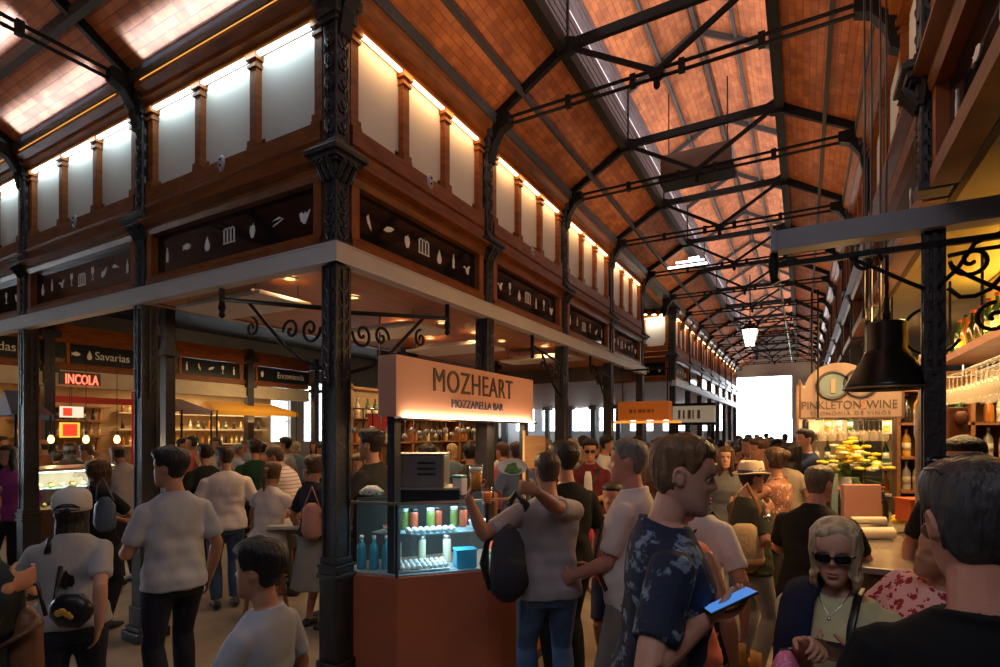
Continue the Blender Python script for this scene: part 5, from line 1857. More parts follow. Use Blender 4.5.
def person(label, px=None, d=None, face=0., ht=1.75, sex='m', build=1., tone='fair', lean=0., twist=0., hyaw=0., hpitch=0., seat=None,
           R=None, Lh=None, stance=.09, stride=0., hair=('short', (.03, .02, .015)), top=None, legs=None, shoes=(.03, .03, .03), lod=1,
           group=None, cat='person', xy=None, eyes=False, belly=0., hands=(None, None), curl=(.5, .5), brow=(.05, .03, .02), name='person', kid=1., side=0., knees=None, apron=None, raw_hand=False):
    """Build one figure. face: 0 = back to the camera, 90 = facing image left, -90 image right, 180 towards the camera."""
    p0 = at(px, CY0, d) if xy is None else V((xy[0], xy[1], 0))
    vd = math.atan2(p0.y, p0.x) - PI / 2
    rz = vd + math.radians(face)
    s = ht / 1.75
    vox = {0: .0048, 1: .0085, 2: .012, 3: .017}[lod]
    nseg = {0: 44, 1: 32, 2: 24, 3: 16}[lod]
    root = thing(name, label, cat, (p0.x, p0.y, 0), rz, group)
    WM = root.matrix_basis
    IW = WM.inverted()
    fem = sex == 'f'
    ln, tw, sd = math.radians(lean), math.radians(twist), math.radians(side)
    hip_z = .93
    drop = 0.
    if seat is not None:
        drop = hip_z - (seat / s + .09)

    def bend(p):
        k = smooth01((p.z - .9) / .35)
        q = V(p) - V((0, 0, hip_z))
        q = Matrix.Rotation(tw * k, 3, 'Z') @ q
        q = Matrix.Rotation(-ln * k, 3, 'X') @ q
        q = Matrix.Rotation(sd * k, 3, 'Y') @ q
        return (q + V((0, 0, hip_z - drop)))

    def loc(t):
        """Arm target: local tuple, or ('px', x, y, depth) in the photograph."""
        if t[0] == 'px':
            return (IW @ at(t[1], t[2], t[3])) / s
        return V(t)
    hs = 1.0 * kid * (0.96 if fem else 1.)
    # neck and head placement
    npv = V((0, -.018, 1.50))
    Rh = Matrix.Rotation(math.radians(hyaw), 3, 'Z') @ Matrix.Rotation(-math.radians(hpitch), 3, 'X')
    hc = V((0, .012, 1.628 + (hs - 1) * .11))

    def hp(p):
        """Head-space point to posed body space."""
        q = Rh @ (V(p) * hs + (hc - npv)) + npv
        return bend(q) * s

    sw = (.146 if fem else .168) * build
    w = build
    # torso table z, rx, ry, yc
    if fem:
        TT = [(.80, .13, .085, -.01), (.86, .168, .112, -.015), (.92, .172, .118, -.012), (.98, .158, .105, -.004), (1.06, .132, .092, .004), (1.14, .13, .092, .008),
              (1.22, .142, .108, .014), (1.28, .148, .118, .016), (1.34, .152, .105, .004), (1.40, .142, .082, -.012), (1.44, .10, .068, -.018), (1.475, .058, .055, -.02)]
    else:
        TT = [(.80, .13, .09, -.01), (.86, .165, .112, -.012), (.92, .168, .116, -.01), (.98, .16, .11, -.002), (1.06, .152, .106, .004), (1.14, .154, .108, .008),
              (1.22, .166, .116, .010), (1.30, .178, .12, .006), (1.36, .178, .108, -.004), (1.41, .158, .090, -.014), (1.445, .108, .075, -.018), (1.475, .066, .062, -.02)]

    def torso_rings(z0, z1, off, n=20, hem=0., inner=0.):
        zs = sorted({z0, z1, *[t[0] for t in TT if z0 < t[0] < z1]})
        out = []
        for z in zs:
            a = TT[0]
            for q, r in zip(TT, TT[1:]):
                if q[0] <= z <= r[0]:
                    k = (z - q[0]) / (r[0] - q[0])
                    a = tuple(q[i] + (r[i] - q[i]) * k for i in range(4))
            if z < TT[0][0]:
                a = (z,) + TT[1][1:]
            b = belly * gss(z, 1.06, .11)
            o_ = off + hem * smooth01((1.12 - z) / .25) - inner * smooth01((1.41 - z) / .05)
            rx, ry, yc = a[1] * w + o_ + b * .5, a[2] * (.5 + .5 * w) + o_ + b * .5, a[3] + b * .5
            ring = []
            for j in range(n):
                t = 2 * PI * j / n
                ex = .86
                cx, sx = math.cos(t), math.sin(t)
                ring.append(bend(V((math.copysign(abs(cx) ** ex, cx) * rx, yc + math.copysign(abs(sx) ** ex, sx) * ry, z))) * s)
            out.append(ring)
        return out
    # limbs
    UA, FA = .295, .262
    J = {}
    for sg, tgt, nm in ((1, R, 'R'), (-1, Lh, 'L')):
        sh = bend(V((sg * sw, -.012, 1.378)))
        pole = V((sg * .75, -.55, -.55))
        hd = None
        if tgt is None:
            wr = bend(V((sg * (sw + .085), .05, .86 + .02))) if seat is None else bend(V((sg * .17, .33, .98)))
        else:
            if isinstance(tgt, dict):
                pole = V(tgt.get('pole', pole))
                hd = tgt.get('dir')
                wr = loc(tgt['w'])
            else:
                wr = loc(tgt)
        dv = wr - sh
        L = dv.length
        mx = UA + FA - .004
        if L > mx:
            wr = sh + dv.normalized() * mx
            dv = wr - sh
            L = mx
        L = max(L, .12)
        a = (UA * UA - FA * FA + L * L) / (2 * L)
        h = math.sqrt(max(0., UA * UA - a * a))
        u = dv.normalized()
        pl = pole - u * pole.dot(u)
        pl.normalize()
        el = sh + u * a + pl * h
        J['sh' + nm], J['el' + nm], J['wr' + nm], J['hd' + nm] = sh, el, wr, hd
    TL, CL = .43, .42
    for sg, nm in ((1, 'R'), (-1, 'L')):
        hj = V((sg * .088, -.005, hip_z - drop - .03))
        if seat is not None:
            fz = .10 if knees is None else knees[0]
            an = V((sg * .12, (.34 if knees is None else knees[1]), fz))
            pole = V((sg * .12, 1, .5))
        else:
            an = V((sg * stance, sg * stride, .085))
            pole = V((sg * .1, 1, 0))
        dv = an - hj
        L = min(dv.length, TL + CL - .003)
        an = hj + dv.normalized() * L
        a = (TL * TL - CL * CL + L * L) / (2 * L)
        h = math.sqrt(max(0., TL * TL - a * a))
        u = dv.normalized()
        pl = pole - u * pole.dot(u)
        pl.normalize()
        J['hj' + nm], J['kn' + nm], J['an' + nm] = hj, hj + u * a + pl * h, an
        if seat is None and an.z > .087:
            an.z = max(an.z, .085)

    def arm(mb, nm, k0, k1, off, n=12):
        """Arm from fraction k0 to k1 (1 = elbow, 2 = wrist), thickness offset off."""
        sh, el, wr = J['sh' + nm], J['el' + nm], J['wr' + nm]
        am = .88 if fem else 1.
        am *= (.5 + .5 * build)
        prof = [(0, .048), (.12, .051), (.3, .050), (.6, .046), (.85, .042), (1., .041), (1.12, .0435), (1.3, .043), (1.6, .035), (1.85, .0285), (2., .027)]
        ks = sorted({k0, k1, *[q[0] for q in prof if k0 < q[0] < k1]})
        pts, rs = [], []
        for k in ks:
            for q, r in zip(prof, prof[1:]):
                if q[0] <= k <= r[0]:
                    rr = q[1] + (r[1] - q[1]) * (k - q[0]) / (r[0] - q[0])
            c = sh.lerp(el, k) if k <= 1 else el.lerp(wr, k - 1)
            pts.append(c * s)
            rs.append((rr * am + off) * s)
        if k0 <= 0:
            u0 = (pts[1] - pts[0]).normalized()
            r0 = rs[0]
            pts = [pts[0] - u0 * r0 * .36, pts[0] - u0 * r0 * .22] + pts
            rs = [r0 * .4, r0 * .8] + rs
        mb.tube(pts, rs, n, cap=True, round_=False)

    def leg(mb, nm, k0, k1, off, n=12, cut=None):
        hj, kn, an = J['hj' + nm], J['kn' + nm], J['an' + nm]
        lm = (.5 + .5 * build)
        prof = [(0, .092), (.15, .09), (.4, .078), (.75, .06), (1., .054), (1.15, .056), (1.3, .058), (1.6, .047), (1.85, .036), (2., .036)]
        ks = sorted({k0, k1, *[q[0] for q in prof if k0 < q[0] < k1]})
        pts, rs = [], []
        for k in ks:
            for q, r in zip(prof, prof[1:]):
                if q[0] <= k <= r[0]:
                    rr = q[1] + (r[1] - q[1]) * (k - q[0]) / (r[0] - q[0])
            c = hj.lerp(kn, k) if k <= 1 else kn.lerp(an, k - 1) + V((0, -.012 * math.sin((k - 1) * PI), 0))
            pts.append(c * s)
            o_ = off if not callable(off) else off(k)
            rs.append((rr * lm + o_) * s)
        mb.tube(pts, rs, n)

    # ---------------- body
    b = MB()
    b.loft(torso_rings(.85, 1.475, -.004, 20, inner=.018))
    b.tube([bend(V((0, -.016, 1.42))) * s, bend(V((0, -.014, 1.48))) * s, hp(V((0, -.018, -.115))), hp(V((0, -.012, -.05)))],
           [(.070 if not fem else .058) * s, (.058 if not fem else .049) * s, (.055 if not fem else .047) * s * kid ** .5, .05 * s], 16)
    rings = []
    for z in ZT if lod < 3 else ZT[::2] + [ZT[-1]]:
        rings.append([hp(head_pt(-PI + 2 * PI * j / nseg, z, 0, lod < 3)) for j in range(nseg)])
    b.loft(rings)
    for sg in (1, -1):                                                    # ears
        pts = []
        for a in range(9):
            t = -.5 + a / 8 * 4.4
            pts.append(hp(V((sg * (.0735 + .006 * math.sin(t)), -.012 - .015 * math.cos(t - .2), -.004 + .030 * math.sin(t)))))
        b.tube(pts, .0065 * s * hs, 6, round_=True)
        b.ball(hp(V((sg * .072, -.008, -.006))), .008 * s, .014 * s, .026 * s, 8, 6)
    fingers = lod <= 2
    for sg, nm, ht_ in ((1, 'R', hands[0]), (-1, 'L', hands[1])):
        arm(b, nm, 0, 2., 0.)
        el, wr = J['el' + nm], J['wr' + nm]
        dr = (wr - el).normalized()
        hd = J['hd' + nm]
        if hd is not None:
            dr = V(hd).normalized()
        # palm normal: by default towards the body
        nrm = V((-sg, .25, 0)) if ht_ is None else V(ht_)
        nrm = (nrm - dr * nrm.dot(dr)).normalized()
        lat = dr.cross(nrm)                                               # across the palm
        th = V((0, 1, .4)) if ht_ is None else V((0, .4, 1))
        if lat.dot(th) < 0:
            lat = -lat
        cu = curl[0] if sg > 0 else curl[1]
        m = (.9 if fem else 1.) * (kid ** -.6)

        def H(a, l, n_):
            return (wr + (dr * a + lat * l + nrm * n_) * m) * s
        b.tube([H(-.012, 0, 0), H(.02, .002, .002), H(.05, .002, .003), H(.085, 0, .004), H(.094, 0, .004)], [(.021 * m * s, .026 * m * s), (.017 * m * s, .034 * m * s), (.016 * m * s, .041 * m * s), (.0125 * m * s, .041 * m * s), (.009 * m * s, .037 * m * s)], 14, ref=nrm)
        if fingers:
            for fi, (l0, ln_) in enumerate(((.0315, .92), (.0105, 1.), (-.0105, .95), (-.031, .76))):
                c0 = wr + (dr * .084 + lat * l0 + nrm * .003) * m
                pts = [c0 - dr * .012 * m, c0]
                dd = (dr + lat * (l0 * 2.4)).normalized()
                ang = 0.
                for q, sl in enumerate((.043, .027, .022)):
                    ang += cu * (.75, .95, .6)[q] * (1 + .08 * fi)
                    v = dd * math.cos(ang) + nrm * math.sin(ang)
                    pts.append(pts[-1] + v * sl * ln_ * m)
                b.tube([q * s for q in pts], [.0095 * m * s, .0098 * m * s, .0088 * m * s, .008 * m * s, .0068 * m * s], 8, round_=True)
            c0 = wr + (dr * .022 + lat * .026 + nrm * .004) * m
            v = (dr * .62 + lat * .68 + nrm * (.25 + .5 * cu)).normalized()
            v2 = (dr * .85 + lat * (.35 - .35 * cu) + nrm * (.2 + .75 * cu)).normalized()
            b.tube([q * s for q in (c0 - v * .012, c0 + v * .02 * m, c0 + v * .045 * m, c0 + v * .045 * m + v2 * .028 * m, c0 + v * .045 * m + v2 * .05 * m)], [.013 * m * s, .0135 * m * s, .0105 * m * s, .0098 * m * s, .0075 * m * s], 8, round_=True)
        leg(b, nm, 0, 2., (lambda k: -.016 * smooth01((.9 - k) / .1) - .003))
        an = J['an' + nm]
        b.tube([(an + q) * s for q in (V((0, -.045, -.03)), V((0, 0, -.035)), V((sg * .008, .1, -.055)), V((sg * .012, .16, -.063)))], [(.036 * s, .035 * s), (.04 * s, .04 * s), (.026 * s, .042 * s), (.015 * s, .032 * s)], 10, ref=V((0, 0, 1)), round_=True)
    body = link(remesh(b, vox * (1. if lod else .92), 2, .45), 'body', skin(tone), root, True)
    cv = vox * 1.35
    # ---------------- legs wear
    lw = legs or ('trousers', (.03, .03, .04))
    kind, lc = lw[0], lw[1]
    lmat = lc if not isinstance(lc, tuple) else cloth('cloth_%d_%d_%d' % tuple(int(x * 250) for x in lc), lc)
    if kind in ('trousers', 'shorts', 'jeans'):
        t = MB()
        t.loft(torso_rings(.80, 1.03, .013, 20))
        k1 = 1.95 if kind != 'shorts' else .92
        fl = .014 if kind != 'shorts' else .026
        for nm in 'RL':
            leg(t, nm, 0, k1, lambda k: fl + (.006 * math.sin(k * 9) if k > 1.55 and kind != 'shorts' else 0) + (.014 if k > 1.7 else 0))
        link(remesh(t, cv, 3), {'trousers': 'trousers', 'jeans': 'jeans', 'shorts': 'shorts'}[kind], lmat, root, True)
    elif kind == 'skirt':
        t = MB()
        ze = lw[2] if len(lw) > 2 else .45
        rr = torso_rings(.9, 1.03, .012, 24)
        low = []
        for i in range(6):
            z = ze + (.9 - ze) * i / 6
            k = 1 - i / 6
            low.append([V((math.cos(q) * (.175 + .07 * k + .008 * math.sin(7 * q) * k), -.01 + math.sin(q) * (.13 + .09 * k + .008 * math.cos(9 * q) * k), z - drop)) * s for q in [2 * PI * j / 24 for j in range(24)]])
        t.loft(low + rr)
        link(remesh(t, cv, 2), 'skirt', lmat, root, True)
    if shoes is not None and lod < 3:
        smat = mk('shoe_%d_%d_%d' % tuple(int(x * 100) for x in shoes), shoes, .5)
        for sg, nm in ((1, 'R'), (-1, 'L')):
            an = J['an' + nm]
            t = MB()
            t.tube([(an + q) * s for q in (V((0, -.062, -.042)), V((0, -.03, -.036)), V((sg * .004, .03, -.034)), V((sg * .008, .1, -.05)), V((sg * .012, .155, -.058)), V((sg * .012, .185, -.064)))],
                   [(.036 * s, .032 * s), (.046 * s, .042 * s), (.046 * s, .046 * s), (.033 * s, .05 * s), (.024 * s, .045 * s), (.014 * s, .03 * s)], 12, ref=V((0, 0, 1)), round_=True)
            for p in t.v:
                if p.z < (an.z - .083) * s:
                    p.z = (an.z - .083) * s
            if lw[0] != 'shorts' and len(lw) > 2 and lw[2] == 'boots':
                t.tube([(an + V((0, -.01, -.04))) * s, (an + V((0, -.012, .14))) * s], .054 * s, 12)
            t.build('shoe', smat, None, True).parent = root
    # ---------------- top wear
    if top:
        kind, tc = top[0], top[1]
        tmat = tc if not isinstance(tc, tuple) else cloth('cloth_%d_%d_%d' % tuple(int(x * 250) for x in tc), tc)
        t = MB()
        hem = top[2] if len(top) > 2 else .88
        top_z = {'tank': 1.425, 'vneck': 1.44}.get(kind, 1.468)
        t.loft(torso_rings(hem, top_z, .016, 28, hem=.020))
        slv = {'tee': .78, 'polo': .72, 'shirt': .8, 'long': 1.93, 'tank': .0, 'vneck': .55, 'cap': .4, 'rolled': 1.15}[kind]
        if slv:
            for nm in 'RL':
                arm(t, nm, -.0, slv, .011 + (.006 if slv < 1 else 0), 16)
                sh = J['sh' + nm]
                t.ball(sh * s - V((0, 0, .006)), .056 * s * (.5 + .5 * w), .058 * s, .052 * s)
        if kind in ('polo', 'shirt', 'long', 'rolled'):
            c = []
            for j in range(13):
                q = 2 * PI * j / 12
                c.append(bend(V((math.cos(q) * (.075 if not fem else .062), -.018 + math.sin(q) * .068, 1.478 - .014 * math.sin(q)))) * s)
            t.tube(c, .015 * s, 6)
        else:
            c = []
            for j in range(17):
                q = 2 * PI * j / 16
                c.append(bend(V((math.cos(q) * (.080 if not fem else .072), -.018 + math.sin(q) * .075, 1.462 - .022 * math.sin(q)))) * s)
            t.tube(c, .010 * s, 6)
        me = remesh(t, cv, 3)
        # soft folds
        if lod < 3:
            rr = random.Random(zlib.crc32(label.encode()) % 999)
            ph = [rr.uniform(0, 6) for _ in range(6)]
            nn = [v.normal.copy() for v in me.vertices]
            for v, nv in zip(me.vertices, nn):
                p = v.co / s
                k = smooth01((1.36 - p.z) / .2)
                f_ = .0045 * math.sin(p.z * 34 + p.x * 16 + ph[0]) + .0035 * math.sin(p.x * 46 + p.z * 21 + ph[1]) + .003 * math.sin(p.y * 40 - p.z * 30 + ph[2]) + .003 * math.sin(p.z * 62 + p.y * 25 + ph[3])
                v.co += nv * ((f_ * .75 + .004) * k * s)
        link(me, {'tee': 't_shirt', 'polo': 'polo_shirt', 'shirt': 'shirt', 'long': 'long_sleeved_top', 'tank': 'sleeveless_top', 'vneck': 'blouse', 'cap': 'blouse', 'rolled': 'shirt'}[kind], tmat, root, True)
    # ---------------- hair
    if hair:
        hk, hc_ = hair[0], hair[1]
        hm = hair_mat(hc_)
        rr = random.Random(zlib.crc32(label.encode()) % 997)
        t = MB()
        n = nseg if lod else 60

        def cover(th, z):
            """>0 inside the hair."""
            a = abs(th)
            front = .066 if hk not in ('bald', 'receding') else (.098 if hk == 'receding' else .2)
            if a < 1.0:
                lim = front + (.022 * math.exp(-((th - .25) / .45) ** 2) if hk == 'bob' else 0)
            elif a < 1.45:
                lim = front + (.005 - front) * smooth01((a - 1.0) / .45)
            elif a < 1.9:
                lim = .005 + (.028 - .005) * smooth01((a - 1.45) / .25) if a < 1.7 else .028 + (-.06 - .028) * smooth01((a - 1.7) / .2)
            else:
                lim = -.05 - .025 * smooth01((a - 1.9) / .6)
            if hk in ('long', 'bob', 'tail', 'bun', 'curly') and a > 1.25:
                lim = min(lim, .02 if a < 1.5 else -.07)
            return z - lim
        rings = []
        zt = [-.1, -.09, -.08, -.07, -.06, -.05, -.04, -.03, -.02, -.01, 0, .01, .02, .03, .04, .05, .06, .07, .08, .09, .1, .108, .115, .12, .1225]
        if lod == 3:
            zt = zt[::2] + [.1225]
        vol = {'short': .010, 'buzz': .005, 'receding': .006, 'bald': .004, 'long': .016, 'bob': .015, 'tail': .011, 'bun': .012, 'curly': .028, 'thick': .024}[hk]
        for z in zt:
            ring = []
            for j in range(n):
                th = -PI + 2 * PI * j / n
                c = cover(th, z)
                k = smooth01((c + .006) / .022)
                v_ = vol
                if hk in ('short', 'thick', 'receding'):
                    v_ = .0035 + (vol - .0035) * smooth01((z + .05) / .12)
                o_ = -.012 + (v_ + .012) * k
                if hk in ('short', 'thick') and z > .05:
                    o_ += .008 * k * smooth01((z - .05) / .05) * (1 + .5 * math.cos(th))
                if hk == 'bald' and z > .045:
                    o_ = -.006
                o_ += k * (rr.random() - .5) * (.0035 if hk != 'curly' else .016)
                ring.append(hp(head_pt(th, z, o_, False)))
            rings.append(ring)
        t.loft(rings)
        if hk in ('long', 'bob', 'curly'):
            ln_ = hair[2] if len(hair) > 2 else .3
            # falling hair: overlapping locks round the back and the sides
            nl = (15 if hk != 'bob' else 27) if lod < 3 else 9
            span = 2.0 if hk != 'bob' else 2.05
            for i in range(nl):
                th = -PI + (i - (nl - 1) / 2) / ((nl - 1) / 2) * span
                if th < -PI:
                    th += 2 * PI
                pts = []
                side_ = abs(math.sin(th))
                for q in range(7):
                    f_ = q / 6
                    if q < 3:
                        p = head_pt(th, .085 - .075 * q, vol * .55, False)
                    else:
                        base = head_pt(th, -.065, vol * .55, False)
                        f2 = (q - 2) / 4
                        p = base + V((math.copysign(.012 * side_, base.x) * (1 if hk == 'bob' else .3), ((-.05 if hk == 'bob' else -.085) * f2 * (1 - side_ * .6)), -ln_ * f2 * (1 if hk != 'bob' else .5)))
                        if hk == 'bob' and f2 == 1:
                            p.x *= .88
                    p += V(((rr.random() - .5) * .008, (rr.random() - .5) * .008, 0))
                    pts.append(hp(p) if q < 4 or hk == 'bob' else hp(p))
                lk = .62 if hk == 'bob' else 1.
                t.tube(pts, [(a_ * s * lk, b_ * s * lk) for a_, b_ in ((.018, .03), (.02, .03), (.022, .03), (.022, .028), (.02, .027), (.016, .023), (.006, .012))], 8)
        if hk == 'tail':
            pts = [hp(V((0, -.095, .035))), hp(V((0, -.15, .03))), hp(V((0, -.165, -.05))), hp(V((0, -.15, -.14))), hp(V((0, -.14, -.2)))]
            t.tube(pts, [.02 * s, .032 * s, .036 * s, .026 * s, .008 * s], 10, round_=True)
        if hk == 'bun':
            t.ball(hp(V((0, -.1, .06))), .05 * s, .045 * s, .045 * s)
        if lod < 3:
            me = remesh(t, max(.0055, vox), 1)
        else:
            me = t.mesh('hair')
        link(me, 'hair', hm, root, True)
    # ---------------- face details
    if eyes:
        for sg in (1, -1):
            t = MB()
            t.ball(hp(V((sg * .031, .0765, .0))), .0125 * s * hs, .0105 * s * hs, .0068 * s * hs, 12, 8)
            e = t.build('eye', mk('eye_white', (.55, .5, .46), .25), None, True)
            e.parent = root
            t = MB()
            t.ball(hp(V((sg * .031, .0840, -.0005))), .0062 * s * hs, .0040 * s * hs, .0058 * s * hs, 10, 6)
            t.build('iris', mk('iris_dark', (.03, .02, .015), .15), None, True).parent = e
            t = MB()
            for zz_ in (.0072, -.0070):
                t.tube([hp(V((sg * .0165, .0815, zz_ * .2))), hp(V((sg * .024, .0862, zz_))), hp(V((sg * .033, .0858, zz_ * 1.05))), hp(V((sg * .044, .0775, zz_ * .2)))], [.002 * s, .0034 * s, .0034 * s, .002 * s], 6)
            t.build('eyelids', skin(tone), None, True).parent = root
            t = MB()
            t.tube([hp(V((sg * .014, .099, .020))), hp(V((sg * .030, .0985, .0255))), hp(V((sg * .047, .0865, .021)))], [.0035 * s, .004 * s, .002 * s], 6)
            t.build('eyebrow', hair_mat(brow), None, True).parent = root
        t = MB()
        for zz, rr_ in ((-.0595, .0042), (-.0715, .0052)):
            t.tube([hp(V((-.023, .0885, -.0655))), hp(V((-.01, .1005, zz))), hp(V((0, .1025, zz - .0005))), hp(V((.01, .1005, zz))), hp(V((.023, .0885, -.0655)))], [.0016 * s, rr_ * s, rr_ * s, rr_ * s, .0016 * s], 8)
        t.build('lips', mk('lips_rose', (.42, .13, .11), .4), None, True).parent = root
    P = Pose()
    P.root, P.hp, P.J, P.s, P.bend, P.W, P.IW, P.torso, P.vox = root, hp, J, s, bend, WM, IW, torso_rings, cv
    return P


def attach(P, mb, name, mat, smooth=True, bevel=0.):
    """Clothing or another worn part, given in the figure's own space."""
    o = mb.build(name, mat, None, smooth, bevel)
    o.parent = P.root
    return o


def sunglasses(P, up=False, frame=(.01, .01, .01)):
    s = P.s
    gm = mk('dark_lens', (.008, .007, .008), .08, spec=.6)
    fm = mk('glasses_frame_dark', frame, .3)
    dz, dy = (0, 0) if not up else (.092, -.018)

    def h(x, y, z):
        if up:
            return P.hp(V((x, y - .045 - .55 * (y > .05) * 0, z * .55 + .105 + (.02 if abs(x) < .06 else 0))))
        return P.hp(V((x, y, z)))
    fr = MB()
    lens = []
    for sg in (1, -1):
        pts = []
        for j in range(14):
            q = 2 * PI * j / 14
            pts.append(h(sg * (.033 + .0265 * math.copysign(abs(math.cos(q)) ** .7, math.cos(q))), .106 - .010 * abs(math.cos(q)) * (math.cos(q) > 0), -.001 + .0175 * math.copysign(abs(math.sin(q)) ** .7, math.sin(q))))
        lens.append(pts)
        fr.tube(pts + [pts[0]], .0028 * s, 6, cap=False)
        fr.tube([h(sg * .063, .097, .008), h(sg * .078, .05, .006), h(sg * .079, -.01, .006), h(sg * .077, -.03, -.012)], .003 * s, 6)
    fr.tube([h(-.008, .109, .004), h(0, .111, .006), h(.008, .109, .004)], .003 * s, 6)
    o = attach(P, fr, 'sunglasses', fm)
    for pts in lens:
        mb = MB()
        nrm = (pts[3] - pts[0]).cross(pts[7] - pts[0]).normalized() * .0015
        c = sum(pts, V()) / len(pts)
        mb.loft([[p + nrm for p in pts], [p - nrm for p in pts]])
        q = mb.build('lens', gm, None, True)
        q.parent = o
    return o
# ================================================================== THE PEOPLE
NAVY = spot_mat('navy_palm_print', (.006, .013, .038), (.17, .25, .33), 11., .42, stretch=(1., 1., 2.2), leaf=True)
FLORAL = spot_mat('black_flower_print', (.010, .009, .009), (.62, .50, .34), 20., .36)
REDFL = spot_mat('pink_red_flower_print', (.75, .42, .40), (.42, .02, .03), 26., .40, third=(.30, .01, .02))
STRIPE = stripe_mat('white_red_stripe', (.62, .54, .50), (.36, .22, .20), 24, .25)
BOYT = stripe_mat('grey_navy_band', (.34, .36, .40), (.02, .03, .07), 16., .62, 'Z', .80, .925)
DENIM = mk('denim_blue', (.055, .10, .19), .85, vary=.35, vscale=7, bump=.4, bscale=14)
DENIMD = mk('denim_dark', (.015, .022, .045), .85, vary=.3, vscale=7, bump=.4, bscale=14)
BRN, DBRN, BLK, GRY, BLD = (.07, .035, .016), (.028, .016, .010), (.010, .009, .009), (.16, .145, .13), (.40, .27, .13)

# --- the man with the phone
P1 = person('tall man in a navy palm leaf t-shirt looking at a phone', 658, 1.84, -82, 1.835, lod=0, tone='fair', build=1.04, lean=4, hyaw=-4, hpitch=4,
            R={'w': ('px', 706, 619, 1.66), 'pole': (.7, -.45, -1), 'dir': (-.15, 1, .2)}, Lh={'w': (-.2, .12, .92), 'pole': (-.6, -.5, -1)},
            hair=('short', (.13, .068, .03)), top=('tee', NAVY, .8), legs=('jeans', DENIMD), eyes=True, brow=(.09, .045, .02),
            hands=((-.5, 0, 1), None), curl=(.75, .4))
ph = thing('phone', 'phone with a bright blue screen held by the man in navy', 'phone', at(730, 601, 1.6), TH)
mb = MB()
M_ = Matrix.Rotation(math.radians(-25), 3, 'Y') @ Matrix.Rotation(math.radians(-5), 3, 'X')


def slab_pts(M, c, w, h, t):
    return [c + M @ V((x * w / 2, y * h / 2, z * t / 2)) for z in (-1, 1) for x, y in ((-1, -1), (1, -1), (1, 1), (-1, 1))]


BOXF = [(0, 3, 2, 1), (4, 5, 6, 7), (0, 1, 5, 4), (1, 2, 6, 5), (2, 3, 7, 6), (3, 0, 4, 7)]


def rot_box(M, c, w, h, t, mb=None):
    mb = mb or MB()
    return mb.add(slab_pts(M, V(c), w, h, t), BOXF)


RZ = Matrix.Rotation(TH, 3, 'Z')
Mph = RZ @ M_
c = at(730, 601, 1.62)
rot_box(Mph, c, .155, .075, .008).build('case', BLACKP, ph, bevel=.003)
rot_box(Mph, c + Mph @ V((0, 0, .0048)), .147, .069, .001).build('screen', glow('phone_screen', (.10, .34, .95), .7), ph)

# --- blonde woman
P2 = person('blonde woman in dark sunglasses and a yellow top checking her phone', 836, 1.85, 168, 1.565, 'f', lod=0, tone='fair', hpitch=7, hyaw=6, build=1.08,
            R={'w': ('px', 801, 644, 1.60), 'pole': (.15, -.7, -1), 'dir': (-.75, .5, .35)}, Lh={'w': ('px', 858, 656, 1.58), 'pole': (-.2, -.7, -1), 'dir': (.95, .4, .05)},
            hair=('bob', (.52, .40, .24), .16), top=('vneck', cloth('cloth_soft_yellow', (.50, .46, .24)), .8), legs=('trousers', (.02, .02, .03)), eyes=False,
            hands=((.3, .5, -.6), (.2, -.3, 1)), curl=(.95, .7))
sunglasses(P2)
lips = MB()
for zz, rr_ in ((-.0595, .0042), (-.0715, .0050)):
    lips.tube([P2.hp(V(q)) for q in ((-.023, .0885, -.0655), (-.01, .1005, zz), (0, .1025, zz), (.01, .1005, zz), (.023, .0885, -.0655))], [.0016, rr_, rr_, rr_, .0016], 8)
attach(P2, lips, 'lips', mk('lips_rose', (.42, .13, .11), .4))
# navy scarf hanging over her right shoulder
sc_ = MB()
s2 = P2.s
pts = [V((.085, -.10, 1.30)), V((.10, -.06, 1.44)), V((.105, .0, 1.475)), V((.112, .09, 1.42)), V((.118, .145, 1.28)), V((.12, .155, 1.12)), V((.118, .14, .95)), V((.115, .13, .86))]
sc_.tube([P2.bend(p) * s2 for p in pts], [(.022, .06), (.022, .062), (.022, .065), (.022, .07), (.022, .075), (.022, .078), (.02, .08), (.016, .08)], 14, ref=(0, 1, 0), round_=True)
attach(P2, sc_, 'scarf', cloth('cloth_navy_scarf', (.010, .014, .04)))
st = MB()
st.tube([P2.bend(V(q)) * s2 for q in ((-.075, -.05, 1.47), (-.078, .05, 1.455), (-.072, .118, 1.37), (-.065, .15, 1.25), (-.06, .148, 1.1), (-.055, .135, .92))], [(.006, .013)] * 6, 8, ref=(0, 1, 0))
attach(P2, st, 'bag_strap', BLACKP)
nk = MB()
nk.tube([P2.bend(V(q)) * s2 for q in ((-.055, .03, 1.475), (-.035, .075, 1.43), (0, .10, 1.385), (.035, .075, 1.43), (.055, .03, 1.475))], .0015, 5)
nk.ball(P2.bend(V((0, .104, 1.378))) * s2, .007)
attach(P2, nk, 'necklace', CHROME)
p2 = thing('phone', 'dark phone in the hand of the blonde woman', 'phone', at(830, 655, 1.55), TH)
Mq = RZ @ Matrix.Rotation(math.radians(12), 3, 'Y') @ Matrix.Rotation(math.radians(28), 3, 'X')
c = at(832, 651, 1.55)
rot_box(Mq, c, .145, .072, .009).build('case', mk('phone_gold', (.35, .25, .17), .3, .6), p2, bevel=.003)
rot_box(Mq, c + Mq @ V((0, 0, .005)), .135, .064, .001).build('screen', mk('phone_glass_black', (.02, .02, .03), .08), p2)
hb = thing('handbag', 'pink patterned handbag below the hands of the blonde woman', 'bag', at(783, 668, 1.62))
mb = MB()
for q in range(5):
    pass
mb.tube([at(786, 704, 1.62), at(786, 676, 1.62), at(786, 660, 1.62)], [(.05, .09), (.05, .085), (.03, .06)], 14, ref=(1, 0, 0), round_=True)
